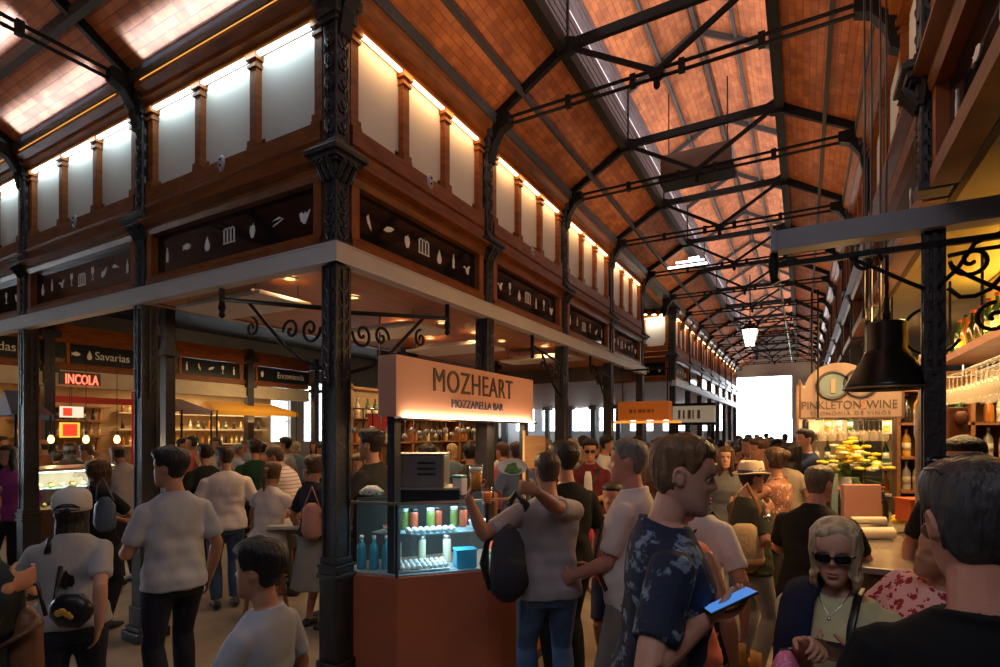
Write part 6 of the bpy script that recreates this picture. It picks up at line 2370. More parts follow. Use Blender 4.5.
mb.build('bag_body', spot_mat('pink_print', (.75, .2, .36), (.85, .6, .66), 60, .3), hb, True)
mb = MB()
mb.tube([at(778, 664, 1.62), at(781, 650, 1.64), at(791, 650, 1.64), at(795, 664, 1.62)], .006, 6)
mb.build('handle', BLACKP, hb, True)

# --- big man in black, close by
P3 = person('man in a black t-shirt seen from behind, sunglasses pushed up on dark greying hair', 987, 1.02, 2, 1.793, lod=0, tone='ruddy', build=.88, hyaw=18, hpitch=4,
            hair=('short', (.035, .033, .035)), top=('tee', cloth('cloth_black', (.006, .006, .007)), .85), legs=('trousers', (.02, .02, .02)), Lh=(-.16, .08, .88), R=(.16, .08, .88))
sunglasses(P3, True, (.05, .02, .03))
# --- woman in white cap
P4 = person('woman in a white cap with long dark hair and a grey t-shirt', 71, 3.0, -8, 1.53, 'f', lod=1, tone='fair', build=1.1, hyaw=-4,
            R={'w': ('px', 99, 628, 2.92), 'pole': (.1, -1, 0), 'dir': (-.15, .25, -1)}, Lh={'w': (-.27, .36, 1.06), 'pole': (-.8, -.4, -1)},
            hair=('long', (.018, .012, .009), .42), top=('tee', (.34, .33, .33), .9), legs=('jeans', DENIMD), hands=((-.9, .2, 0), None), curl=(.35, .5))


def baseball_cap(P, mat, back=False, ex=0.):
    n = 28
    rings = []
    s = P.s
    for z, o_ in ((-.012, .024), (.008, .024), (.03, .024), (.05, .024), (.07, .024), (.09, .023), (.105, .021), (.115, .019), (.122, .016)):
        rings.append([P.hp(head_pt(-PI + 2 * PI * j / n, z + .008, o_ + ex, False)) for j in range(n)])
    mb = MB().loft(rings)
    o = attach(P, mb, 'cap', mat)
    v = MB()
    top, bot = [], []
    outer, inner = [], []
    for j in range(15):
        a = -1.15 + 2.3 * j / 14
        inner.append(P.hp(V((math.sin(a) * .078, .03 + math.cos(a) * .07, .03))))
        outer.append(P.hp(V((math.sin(a) * .082, .06 + math.cos(a) * .115, .012))))
    dn = V((0, 0, -.005 * s))
    v.loft([inner, outer, [p + dn for p in outer], [p + dn for p in inner], inner], cap=False, close=False)
    b = v.build('visor', mat, None, True)
    b.parent = o
    t = MB()
    t.ball(P.hp(V((0, -.005, .15))), .008 * s)
    b = t.build('button', mat, None, True)
    b.parent = o
    if back:
        t = MB()
        pts = [P.hp(head_pt(PI - a, .016 + .022 * math.cos(a * 2.6), .027 + ex, False)) for a in [(-.6 + 1.2 * j / 10) for j in range(11)]]
        pts2 = [P.hp(head_pt(PI - a, .006, .027 + ex, False)) for a in [(.6 - 1.2 * j / 10) for j in range(11)]]
        t.tube(pts + pts2, .004 * s, 5)
        mid = [P.hp(head_pt(PI - a, .016 + .011 * math.cos(a * 2.6), .0245 + ex, False)) for a in [(-.5 + 1. * j / 10) for j in range(11)]]
        t.tube(mid, [(.004 * s, .010 * s)] * 11, 6)
        b = t.build('strap_opening', BLACKP, None, True)
        b.parent = o
    return o


baseball_cap(P4, cloth('cloth_cap_white', (.50, .48, .46)), True, .012)
wb = thing('waist_bag', 'black waist bag with a yellow emblem on the woman in the white cap', 'bag', at(71, 614, 2.74), TH)
c = at(71, 612, 2.74)
mb = MB()
mb.tube([c + RZ @ V((-.08, 0, .0)), c + RZ @ V((-.05, 0, .005)), c + RZ @ V((.05, 0, .005)), c + RZ @ V((.08, 0, 0))], [(.06, .03), (.085, .045), (.088, .045), (.06, .03)], 16, ref=(0, 0, 1), round_=True)
mb.build('pouch', BLACKP, wb, True)
mb = MB()
for q, r_ in (((-.02, -.055, .01), .018), ((.0, -.056, .018), .02), ((.025, -.055, .005), .017), ((.04, -.053, -.008), .013)):
    mb.ball(c + RZ @ V(q), r_ * 1.15, .005, r_, 10, 6, RZ)
mb.build('emblem', mk('emblem_yellow', (.65, .36, .04), .5), wb, True)
mb = MB()
mb.tube([c + RZ @ V((-.08, 0, .05)), c + RZ @ V((-.12, .06, .10)), c + RZ @ V((-.15, .12, .2))], .012, 6)
mb.build('belt', BLACKP, wb, True)
sp_ = MB()
s4 = P4.s
sp_.tube([P4.bend(V(q)) * s4 for q in ((-.06, .10, 1.36), (-.085, .03, 1.455), (-.095, -.05, 1.465), (-.10, -.115, 1.38))], [(.008, .02)] * 4, 8, ref=(0, 1, 0))
attach(P4, sp_, 'shoulder_strap', BLACKP)
# --- partly seen person at the photo's edge with a brown bag
PE = person('person in dark clothes at the picture edge reaching over a brown bag', -34, 2.0, -50, 1.66, lod=1, tone='tan', R={'w': ('px', 6, 588, 1.95), 'pole': (.4, -.6, -1), 'dir': (.1, 1, .15)},
            Lh={'w': ('px', -20, 610, 2.2), 'pole': (-.6, -.3, -1)}, top=('long', (.02, .025, .03), .85), legs=('trousers', (.02, .02, .02)), hair=('short', DBRN))
bb = thing('satchel', 'brown leather bag at the lower picture edge beside the woman in the cap', 'bag', at(22, 640, 1.9), TH)
c = at(22, 642, 2.05)
mb = MB()
mb.tube([c + RZ @ V((0, 0, -.16)), c + RZ @ V((0, 0, -.1)), c + RZ @ V((0, 0, .06)), c + RZ @ V((0, 0, .1))], [(.07, .05), (.075, .055), (.07, .05), (.06, .04)], 16, ref=RZ @ V((1, 0, 0)), round_=True)
mb.build('bag_body', mk('leather_brown', (.16, .07, .03), .5, vary=.2, bump=.2), bb, True)
mb = MB()
mb.tube([c + RZ @ V((-.1, -.03, .085)), c + RZ @ V((0, -.062, .02)), c + RZ @ V((.1, -.03, .085))], [(.012, .02), (.012, .05), (.012, .02)], 10, ref=(0, 0, 1))
mb.build('flap', mk('leather_brown_dark', (.10, .045, .02), .5), bb, True)
mb = MB()
mb.tube([c + RZ @ V((-.09, 0, .1)), c + RZ @ V((-.06, 0, .22)), c + RZ @ V((.06, 0, .22)), c + RZ @ V((.09, 0, .1))], .008, 6)
mb.build('handle', BLACKP, bb, True)

# --- left of the corner column
P5 = person('man in a grey t-shirt standing beside the iron column, looking aside', 174, 3.5, 18, 1.735, lod=1, tone='tan', hyaw=38, hair=('thick', BLK), top=('tee', (.36, .37, .40), .86),
            legs=('trousers', (.018, .02, .032)), Lh={'w': (-.20, .30, 1.08), 'pole': (-.5, -.5, -1)}, R=(.25, .08, .86), stance=.10, stride=.10, build=.93)
P6 = person('boy in a pale grey t-shirt with a navy band', 263, 2.1, 52, 1.395, lod=1, tone='tan', hyaw=8, kid=1.13, build=.9, hair=('thick', BLK), top=('tee', BOYT, .82), legs=('shorts', (.03, .03, .05)),
            Lh=(-.12, .32, 1.08), R=(.24, .05, .86))
P7 = person('man in a grey t-shirt and jeans with a backpack raising a beer glass', 548, 3.35, 12, 1.725, lod=1, tone='tan', hyaw=6, hair=('receding', (.05, .03, .02)), top=('tee', (.30, .28, .29), .86), legs=('jeans', DENIM),
            Lh={'w': ('px', 468, 497, 3.12), 'pole': (-.5, -.2, -1), 'dir': (.35, .5, .8)}, R={'w': ('px', 518, 482, 2.76), 'pole': (.1, .1, -1), 'dir': (-.8, .6, .2)}, build=1.02, stance=.12,
            hands=((-.3, 1, 0), (1, .3, .2)), curl=(.7, .7), eyes=False)
bp = thing('backpack', 'grey backpack slung on one shoulder of the man raising a beer', 'backpack', at(508, 560, 3.2), P7.root.matrix_basis.to_euler().z)
R7 = Matrix.Rotation(bp.matrix_basis.to_euler().z, 3, 'Z')
c = at(508, 560, 3.18)


def b7(x, y, z):
    return c + R7 @ V((x, y, z))


mb = MB()
mb.tube([b7(0, 0, -.21), b7(0, 0, -.19), b7(0, -.01, -.05), b7(0, 0, .09), b7(0, .01, .16), b7(0, .02, .19)], [(.08, .045), (.10, .058), (.11, .062), (.098, .055), (.07, .042), (.04, .025)], 18, ref=R7 @ V((1, 0, 0)), round_=True)
mb.build('pack_body', cloth('cloth_pack_grey', (.055, .055, .065)), bp, True)
mb = MB()
mb.tube([b7(0, -.06, -.19), b7(0, -.085, -.12), b7(0, -.08, -.02), b7(0, -.06, .02)], [(.08, .02), (.1, .035), (.1, .035), (.07, .015)], 14, ref=R7 @ V((1, 0, 0)), round_=True)
mb.build('front_pocket', cloth('cloth_pack_dark', (.035, .035, .045)), bp, True)
mb = MB()
mb.tube([b7(.10, .03, -.18), b7(.17, .06, -.05), b7(.16, .07, .15), b7(.12, .06, .32), b7(.06, .09, .38), b7(.02, .14, .3)], [(.006, .022)] * 6, 8, ref=R7 @ V((0, 1, 0)))
mb.build('strap', BLACKP, bp, True)
mb = MB()
mb.tube([b7(-.10, .03, -.18), b7(-.15, .02, -.02), b7(-.12, .0, .12), b7(-.06, .02, .2)], [(.006, .018)] * 4, 8, ref=R7 @ V((0, 1, 0)))
mb.build('strap', BLACKP, bp, True)
P8 = person('dark haired man in a black t-shirt next to the man with the backpack', 566, 3.85, 26, 1.765, lod=1, tone='tan', hyaw=24, hair=('thick', BLK), top=('tee', (.010, .010, .011), .86), legs=('trousers', (.014, .014, .016)), R=(.27, .10, .86))
P9 = person('man in an open dark red shirt, sunglasses and beige shorts facing the camera', 590, 6.3, 172, 1.75, lod=1, tone='tan', hyaw=8, hair=('thick', BLK), top=('rolled', (.10, .016, .02), .9), legs=('shorts', (.40, .33, .24)),
            R={'w': (.12, .28, 1.12), 'pole': (1, -.2, -.7)}, Lh={'w': (-.10, .30, 1.10), 'pole': (-1, -.2, -.7)}, shoes=(.4, .38, .36))
sunglasses(P9)
mb = MB()
mb.loft(P9.torso(.88, 1.44, .021, 20))
mb.v = [p for p in mb.v]
q = MB()
q.tube([P9.bend(V((0, .152, z))) * P9.s for z in (.86, .98, 1.1, 1.22, 1.32, 1.4)], [(.012, .055), (.012, .055), (.014, .052), (.014, .05), (.016, .045), (.012, .03)], 10, ref=(0, 1, 0))
attach(P9, q, 'undershirt', cloth('cloth_white', (.6, .58, .55)))
q = MB()
q.tube([P9.bend(V(p)) * P9.s for p in ((-.11, .10, 1.43), (-.04, .15, 1.25), (.08, .155, 1.08), (.16, .12, .98))], [(.006, .018)] * 4, 8, ref=(0, 1, 0))
attach(P9, q, 'bag_strap', BLACKP)
P10 = person('grey haired man in a white shirt with a dark shoulder strap, in profile', 631, 3.1, 74, 1.80, lod=1, tone='ruddy', hyaw=8, hair=('short', GRY), top=('shirt', (.55, .49, .46), .84), legs=('trousers', (.18, .16, .14)),
             Lh={'w': (-.10, .30, .98), 'pole': (-.4, -.5, -1)}, R={'w': (.12, .26, .98), 'pole': (.4, -.5, -1)}, belly=.03, build=.94)
q = MB()
q.tube([P10.bend(V(p)) * P10.s for p in ((.09, -.12, 1.40), (.09, -.02, 1.485), (.06, .10, 1.42), (-.02, .165, 1.25), (-.12, .17, 1.08), (-.19, .08, .95))], [(.007, .016)] * 6, 8, ref=(0, 1, 0))
attach(P10, q, 'bag_strap', BLACKP)
person('child in a bright red t-shirt behind the grey haired man', 613, 4.1, 160, 1.44, lod=2, kid=1.1, build=.92, tone='tan', hair=('short', DBRN), top=('tee', (.55, .02, .02), .84), legs=('shorts', (.03, .03, .05)))
person('woman with long brown hair just behind the neck of the man in navy', 656, 3.4, 20, 1.68, 'f', lod=2, hair=('long', (.12, .06, .025), .28), top=('tee', (.45, .13, .07), .88), legs=('jeans', DENIM))
P12 = person('woman in a bright orange sleeveless top with a red bag', 679, 2.5, -35, 1.66, 'f', lod=1, tone='tan', hair=('bun', DBRN), top=('tank', (.72, .17, .09), .86), legs=('trousers', (.02, .02, .02)), Lh=(-.2, .3, 1.0), R=(.25, .06, .9))
rb_ = thing('shoulder_bag', 'glossy red bag hanging beside the orange top', 'bag', at(690, 585, 2.2), TH)
c = at(689, 592, 2.3)
mb = MB()
mb.tube([c + V((0, 0, -.1)), c + V((0, 0, -.06)), c + V((0, 0, .06)), c + V((0, 0, .09))], [(.06, .03), (.075, .04), (.07, .035), (.05, .02)], 14, ref=RZ @ V((1, 0, 0)), round_=True)
mb.build('bag_body', mk('leather_red', (.55, .03, .015), .25), rb_, True)
mb = MB()
mb.tube([c + RZ @ V((-.05, 0, .09)), c + RZ @ V((-.02, 0, .3)), c + RZ @ V((.05, 0, .09))], .006, 6)
mb.build('strap', mk('leather_red', (.55, .03, .015), .25), rb_, True)
P13 = person('woman in a white t-shirt and black flowered trousers with a black strap', 693, 3.0, -18, 1.69, 'f', lod=1, tone='tan', hair=('bob', BRN, .12), top=('tee', (.62, .57, .52), .90), legs=('trousers', FLORAL), build=1.08, R=(.27, .03, .86))
q = MB()
q.tube([P13.bend(V(p)) * P13.s for p in ((.10, .08, 1.42), (.10, -.02, 1.475), (.04, -.115, 1.36), (-.08, -.13, 1.2), (-.17, -.08, 1.05))], [(.007, .016)] * 5, 8, ref=(0, 1, 0))
attach(P13, q, 'bag_strap', BLACKP)
P14 = person('person in a cream fedora, dark green t-shirt, grey jeans and tan boots', 750, 4.15, -48, 1.60, lod=1, tone='tan', hyaw=-6, hair=('short', DBRN), top=('tee', (.045, .045, .03), .86), legs=('jeans', cloth('cloth_grey_jeans', (.17, .15, .13)), 'boots'),
             shoes=(.33, .15, .04), R={'w': ('px', 767, 512, 3.95), 'pole': (.6, -.5, -1), 'dir': (-.1, .6, .5)}, Lh=(-.14, .34, 1.10), curl=(.8, .6), hands=((-1, 0, 0), None))
mb = MB()
n = 26
rings = []
for z, o_, dip in ((.044, .012, 0), (.06, .013, 0), (.1, .006, 0), (.14, -.004, 0), (.155, -.014, 0), (.152, -.03, .01)):
    rings.append([P14.hp(V((p.x, p.y, z - dip - .012 * (abs(math.cos(-PI + 2 * PI * j / n)) > .9) * (z > .12)))) for j, p in [(j, head_pt(-PI + 2 * PI * j / n, .05, o_, False)) for j in range(n)]])
mb.loft(rings)
ft = attach(P14, mb, 'fedora', cloth('cloth_cream_hat', (.62, .50, .34)))
bm_ = MB()
rr_ = [[P14.hp(V((p.x, p.y, z_ + .016 * math.sin(-PI + 2 * PI * j / n) ** 2))) for j, p in [(j, head_pt(-PI + 2 * PI * j / n, .05, o_, False)) for j in range(n)]] for o_, z_ in ((.012, .044), (.058, .040), (.058, .046), (.012, .05))]
bm_.loft(rr_ + [rr_[0]], cap=False)
b_ = bm_.build('brim', cloth('cloth_cream_hat', (.62, .50, .34)), None, True)
b_.parent = ft
bm_ = MB()
rr_ = [[P14.hp(V((p.x, p.y, z_))) for p in [head_pt(-PI + 2 * PI * j / n, .05, o_, False) for j in range(n)]] for o_, z_ in ((.0155, .05), (.0155, .08), (.012, .08))]
bm_.loft(rr_, cap=False)
b_ = bm_.build('hat_band', BLACKP, None, True)
b_.parent = ft
w_ = MB()
wr = P14.J['wrR'] * P14.s
w_.tube([wr - (P14.J['wrR'] - P14.J['elR']).normalized() * .055, wr - (P14.J['wrR'] - P14.J['elR']).normalized() * .028], .034, 14)
attach(P14, w_, 'watch', CHROME)
sb = thing('shoulder_bag', 'beige and tan shoulder bag on the hip of the person in the fedora', 'bag', at(746, 545, 4.0), TH)
c = at(744, 548, 3.93)
mb = MB()
mb.tube([c + V((0, 0, -.14)), c + V((0, 0, -.1)), c + V((0, 0, .1)), c + V((0, 0, .15))], [(.12, .05), (.15, .065), (.14, .06), (.1, .035)], 16, ref=RZ @ V((1, 0, 0)), round_=True)
mb.build('bag_body', mk('canvas_beige', (.42, .30, .15), .8, vary=.15, bump=.3), sb, True)
mb = MB()
mb.tube([c + V((0, 0, -.145)), c + V((0, 0, -.07))], [(.126, .056), (.155, .07)], 16, ref=RZ @ V((1, 0, 0)))
mb.build('base_trim', mk('leather_tan', (.22, .10, .03), .5), sb, True)
mb = MB()
mb.tube([c + RZ @ V((-.12, 0, .13)), at(735, 495, 3.98), at(747, 484, 4.0), at(760, 510, 3.95), c + RZ @ V((.12, 0, .13))], [(.006, .016)] * 5, 8)
mb.build('strap', mk('leather_tan', (.22, .10, .03), .5), sb, True)
person('woman facing the camera with brown hair behind the fedora', 726, 5.7, 178, 1.70, 'f', lod=1, tone='fair', hair=('long', BRN, .22), top=('tee', (.10, .10, .11), .88), legs=('jeans', DENIM), eyes=True)
P16 = person('woman with a patterned sleeveless blouse and gathered hair beside the fedora', 776, 4.75, 62, 1.72, 'f', lod=1, tone='tan', hair=('bun', BRN), top=('tank', spot_mat('rust_print', (.30, .12, .07), (.62, .50, .40), 34, .3), .86), legs=('skirt', (.03, .025, .02), .5),
             Lh={'w': (-.10, .36, 1.22), 'pole': (-1, -.2, -.6)}, R={'w': (.06, .36, 1.15), 'pole': (.9, -.2, -.8)})
person('woman with very long dark hair in a pale top at the wine bar', 790, 5.6, -30, 1.74, 'f', lod=1, tone='tan', hair=('long', BLK, .36), top=('cap', (.42, .34, .24), .86), legs=('trousers', (.02, .02, .02)))
person('brown haired person in a dark jacket between the fedora and the long dark hair', 760, 6.2, 120, 1.76, lod=2, tone='tan', hair=('thick', BRN), top=('long', (.06, .045, .03), .86), legs=('trousers', (.02, .02, .02)))
P18 = person('grey brown haired man in a black shirt leaning on the wine bar', 813, 3.4, -22, 1.63, lod=1, tone='ruddy', lean=6, hyaw=-8, build=1.12, hair=('short', (.11, .08, .05)), top=('shirt', (.012, .011, .011), .84), legs=('trousers', (.02, .018, .018)),
             R={'w': (.12, .42, 1.05), 'pole': (1, -.4, -.6)}, Lh={'w': (-.18, .36, 1.02), 'pole': (-1, -.3, -.6)})
person('bartender in dark blue behind the flowers reaching along the bar', 806, 7.0, 120, 1.88, lod=1, tone='fair', hair=('short', DBRN), top=('tee', (.03, .04, .08), .86), legs=('trousers', (.02, .02, .03)),
       Lh={'w': (-.1, .5, 1.25), 'pole': (-1, -.2, -.4)})
P20 = person('woman in a pink and red flowered dress leaning forward behind the man in black', 908, 2.2, 128, 1.56, 'f', lod=1, tone='tan', lean=2, side=-20, hair=('short', BRN), top=('tee', REDFL, .84), legs=('skirt', REDFL, .5),
             Lh={'w': (-.12, .34, 1.0), 'pole': (-1, -.3, -.6)}, R={'w': (.14, .36, 1.0), 'pole': (1, -.3, -.6)}, build=1.1)
person('dark haired bartender behind the bottle bar', 966, 3.1, 160, 1.80, lod=2, tone='tan', hair=('thick', BLK), top=('tee', (.015, .015, .017), .86), legs=('trousers', (.02, .02, .02)))
# --- inside the block
person('man in a white t-shirt and jeans turned to the counter beyond the columns', 226, 5.7, 8, 1.70, lod=1, tone='tan', hyaw=26, hair=('short', BRN), top=('tee', (.66, .58, .54), .86), legs=('jeans', DENIM), build=1.08, R=(.28, .07, .86), Lh=(-.28, .09, .86))
person('man in a black shirt standing behind the white t-shirt', 205, 6.7, 22, 1.70, lod=2, tone='tan', hair=('short', DBRN), top=('tee', (.02, .02, .023), .86), legs=('trousers', (.02, .02, .02)))
person('seated woman in a white t-shirt with a brown ponytail', 268, 5.35, -34, 1.66, 'f', lod=1, tone='tan', seat=.70, knees=(.32, .36), hair=('tail', (.11, .055, .02)), top=('cap', (.62, .54, .50), .84), legs=('jeans', cloth('cloth_sage', (.14, .16, .14))),
       R={'w': (.12, .40, 1.02), 'pole': (1, -.4, -.7)}, Lh={'w': (-.14, .36, 1.02), 'pole': (-1, -.4, -.7)}, lean=6)
person('man in a pale striped shirt bending over a table', 297, 6.2, 58, 1.72, lod=1, tone='tan', lean=22, hyaw=6, hair=('short', BRN), top=('shirt', STRIPE, .86), legs=('trousers', (.05, .05, .06)), Lh={'w': (-.1, .45, .98), 'pole': (-1, -.2, -.6)}, R={'w': (.1, .45, .98), 'pole': (1, -.2, -.6)})
person('woman in a dark top and long grey skirt half behind the corner column', 315, 5.1, -50, 1.64, 'f', lod=1, tone='tan', hair=('bun', BRN), top=('tee', (.02, .022, .03), .94), legs=('skirt', (.20, .19, .18), .42), R={'w': (.12, .34, 1.05), 'pole': (1, -.3, -.6)})
hb2 = thing('tote_bag', 'dusty pink bag carried by the woman half behind the column', 'bag', at(312, 520, 4.85), TH)
c = at(312, 520, 4.83)
mb = MB()
mb.tube([c + V((0, 0, -.14)), c + V((0, 0, -.1)), c + V((0, 0, .1)), c + V((0, 0, .13))], [(.08, .045), (.095, .05), (.085, .045), (.06, .03)], 16, ref=RZ @ V((1, 0, 0)), round_=True)
mb.build('bag_body', mk('leather_dusty_pink', (.42, .19, .15), .5, vary=.1), hb2, True)
mb = MB()
mb.tube([c + RZ @ V((-.07, 0, .12)), c + RZ @ V((0, 0, .3)), c + RZ @ V((.07, 0, .12))], .007, 6)
mb.build('handle', mk('leather_dusty_pink', (.42, .19, .15), .5), hb2, True)
person('person in a dark green t-shirt beneath the yellow awning', 255, 7.4, 8, 1.74, lod=2, tone='tan', hair=('thick', DBRN), top=('tee', (.015, .05, .03), .86), legs=('trousers', (.02, .02, .02)))
person('blonde person standing beside the dark green t-shirt', 274, 7.6, 150, 1.68, 'f', lod=2, tone='fair', hair=('long', BLD, .2), top=('tee', (.3, .2, .14), .86), legs=('trousers', (.02, .02, .02)))
P30 = person('woman with long brown hair and a black t-shirt leaning at the lit counter', 98, 5.05, -48, 1.59, 'f', lod=1, tone='tan', hyaw=-8, hair=('long', (.085, .035, .015), .30), top=('tee', (.014, .014, .017), .86), legs=('trousers', (.02, .02, .025)),
             R={'w': (.22, .38, 1.06), 'pole': (1, -.5, -.6)}, Lh={'w': (-.1, .4, 1.06), 'pole': (-1, -.3, -.6)})
bl = thing('shoulder_bag', 'slate blue bag on the hip of the woman with long brown hair', 'bag', at(107, 512, 4.8), TH)
c = at(105, 514, 4.78)
mb = MB()
mb.tube([c + V((0, 0, -.12)), c + V((0, 0, -.08)), c + V((0, 0, .08)), c + V((0, 0, .13))], [(.085, .045), (.1, .05), (.09, .045), (.05, .03)], 16, ref=RZ @ V((1, 0, 0)), round_=True)
mb.build('bag_body', mk('leather_slate', (.09, .12, .17), .4, vary=.1), bl, True)
mb = MB()
mb.tube([c + RZ @ V((-.08, 0, .12)), at(97, 486, 4.85), at(103, 478, 4.9), c + RZ @ V((.08, 0, .12))], .008, 6)
mb.build('strap', mk('leather_slate', (.09, .12, .17), .4), bl, True)
person('man in a pale grey shirt bent toward the lit counter', 128, 6.6, 36, 1.72, lod=2, tone='tan', lean=14, hair=('bald', DBRN), top=('shirt', (.40, .35, .33), .86), legs=('trousers', (.04, .04, .05)), Lh={'w': (-.1, .45, 1.05), 'pole': (-1, -.2, -.5)})
person('woman in a magenta top at the picture edge beside the blue lit column', 8, 6.2, 158, 1.70, 'f', lod=2, tone='fair', hair=('long', DBRN, .15), top=('long', (.26, .03, .20), .86), legs=('trousers', (.02, .02, .02)), R={'w': (.1, .34, 1.1), 'pole': (1, -.2, -.6)})
person('dark haired customer in black at the red neon bar', 70, 9.0, 6, 1.66, lod=2, tone='tan', hair=('long', BLK, .16), top=('tee', (.02, .02, .02), .86), legs=('trousers', (.02, .02, .02)))
person('bald customer in rust brown at the red neon bar', 44, 9.3, 40, 1.72, lod=2, tone='tan', hair=('bald', DBRN), top=('tee', (.25, .09, .04), .86), legs=('trousers', (.02, .02, .02)))
person('short dark haired customer between the bald man and the black top', 57, 9.0, 20, 1.52, lod=2, tone='tan', hair=('thick', BLK), top=('tee', (.09, .03, .03), .86), legs=('trousers', (.02, .02, .02)))
person('customer in white with a pale hat reaching over the lit counter', 98, 8.2, 60, 1.68, lod=2, tone='tan', lean=12, hair=('short', BRN), top=('long', (.45, .40, .36), .86), legs=('trousers', (.03, .03, .04)), Lh={'w': (-.1, .5, 1.2), 'pole': (-1, -.2, -.5)})
person('seller in a black t-shirt behind the terracotta counter', 372, 4.9, 60, 1.86, lod=1, tone='tan', hair=('thick', DBRN), top=('tee', (.018, .017, .017), .86), legs=('trousers', (.02, .02, .02)), Lh={'w': (-.2, .35, 1.05), 'pole': (-1, -.3, -.6)})
person('older person with sandy grey hair beside the seller in black', 359, 5.3, 170, 1.63, 'f', lod=2, tone='ruddy', hair=('curly', (.24, .15, .08), .04), top=('tee', (.30, .10, .06), .86), legs=('trousers', (.03, .03, .03)))
person('person with black hair behind the steel oven', 428, 6.2, 20, 1.70, lod=2, tone='tan', hair=('curly', BLK, .05), top=('tee', (.04, .03, .03), .86), legs=('trousers', (.02, .02, .02)))
person('person in a dotted dark shirt behind the oven, near the column', 470, 6.6, 10, 1.70, lod=2, tone='tan', hair=('thick', BLK), top=('shirt', spot_mat('dotted_dark', (.03, .03, .035), (.4, .38, .36), 60, .2), .86), legs=('trousers', (.02, .02, .02)))
person('man in a blue shirt beyond the column next to the wooden board', 517, 6.4, 16, 1.72, lod=2, tone='tan', hair=('short', DBRN), top=('shirt', (.05, .08, .18), .86), legs=('trousers', (.02, .02, .03)))
person('person in a rose shirt beyond the column, left of the blue shirt', 503, 7.2, 40, 1.70, lod=2, tone='ruddy', hair=('short', BRN), top=('tee', (.38, .10, .10), .86), legs=('trousers', (.02, .02, .03)))

# --- the crowd further off: a few figures built once and repeated
_arch = []
for i, (sx, hr, tp, lg, lb_) in enumerate([
        ('m', ('short', DBRN), ('tee', (.03, .03, .035), .86), ('trousers', (.02, .02, .025)), 'person in a dark t-shirt in the far crowd'),
        ('f', ('long', BRN, .2), ('tee', (.5, .42, .36), .86), ('trousers', (.03, .03, .05)), 'long haired person in a pale top in the far crowd'),
        ('m', ('short', GRY), ('shirt', (.28, .33, .42), .86), ('trousers', (.05, .045, .04)), 'grey haired person in a light blue shirt in the far crowd'),
        ('f', ('bun', BLK), ('tank', (.42, .08, .06), .86), ('skirt', (.05, .04, .04), .5), 'person with gathered hair and a red top in the far crowd'),
        ('m', ('thick', BLK), ('tee', (.55, .52, .48), .86), ('jeans', (.05, .07, .13)), 'dark haired person in a white t-shirt in the far crowd'),
        ('f', ('bob', BLD, .1), ('tee', (.10, .16, .2), .86), ('trousers', (.03, .03, .03)), 'fair haired person in a teal top in the far crowd')]):
    P = person(lb_, xy=(-1 - .1 * i, 20 + .8 * i), face=0, ht=1.7, sex=sx, lod=3, tone=['tan', 'fair', 'ruddy', 'olive', 'tan', 'fair'][i], hair=hr, top=tp, legs=lg, shoes=None, group='far crowd, %s' % lb_.split(' in the far')[0])
    _arch.append(P.root)
rc = random.Random(11)
spots = []
PEEP = [(o.location.x, o.location.y) if False else (o.matrix_basis.translation.x, o.matrix_basis.translation.y) for o in COL.objects if o.name.split('.')[0] == 'person' and o.parent is None and o not in _arch]
for px, d in [(641, 9.5), (660, 8.2), (684, 8.8), (697, 10.5), (707, 9.2), (700, 7.2), (736, 8.6), (742, 11), (748, 13), (755, 9.6), (762, 12), (768, 15), (752, 17), (744, 19), (760, 20), (771, 18), (775, 10.6), (780, 13.5), (785, 16), (738, 15), (730, 12), (720, 14), (712, 17), (757, 23), (766, 24), (778, 22), (786, 9.2), (749, 7.4), (770, 7.4),
              (572, 9.0), (560, 10.5), (583, 11.5), (600, 10.5), (612, 12), (626, 10.4), (548, 12), (592, 13.5), (632, 14), (648, 11.4), (654, 15), (606, 8.2), (577, 7.6), (568, 14),
              (216, 9.2), (238, 9.8), (262, 10.5), (286, 9.4), (296, 11), (305, 9.6), (314, 12), (246, 11.5), (192, 10), (182, 11), (28, 9.8), (15, 9.2), (84, 10.2),
              (355, 8.4), (404, 8.6), (440, 9.4), (452, 8.2), (460, 10.8), (488, 9.6), (512, 10.4), (530, 9), (527, 12.5), (540, 10), (497, 12)]:
    p = at(px, CY0, d)
    # nobody stands inside a counter, a shelf unit or another person
    for _ in range(14):
        if -6.0 < p.x < -4.85 and 5.0 < p.y < 9.5:
            p.x = -4.6 if p.x > -5.4 else -6.3
        hit = [q for q in PEEP + spots if (q[0] - p.x) ** 2 + (q[1] - p.y) ** 2 < .36]
        if not hit:
            break
        v = V((p.x - hit[0][0], p.y - hit[0][1], 0))
        v = v.normalized() if v.length > .01 else V((0, 1, 0))
        p = p + v * .2 + V((0, .12, 0))
    if -2.7 < p.x < -1.5 and 12.1 < p.y < 13.4:
        continue
    spots.append((p.x, p.y))
for i, (x, y) in enumerate(spots):
    a = _arch[i] if i < len(_arch) else copy_tree(_arch[i % 6])
    k = rc.uniform(.94, 1.05)
    a.matrix_basis = Matrix.Translation((x, y, 0)) @ Matrix.Rotation(rc.uniform(0, 6.28), 4, 'Z') @ Matrix.Scale(k, 4)
bpy.data.scenes.remove(TMPS)
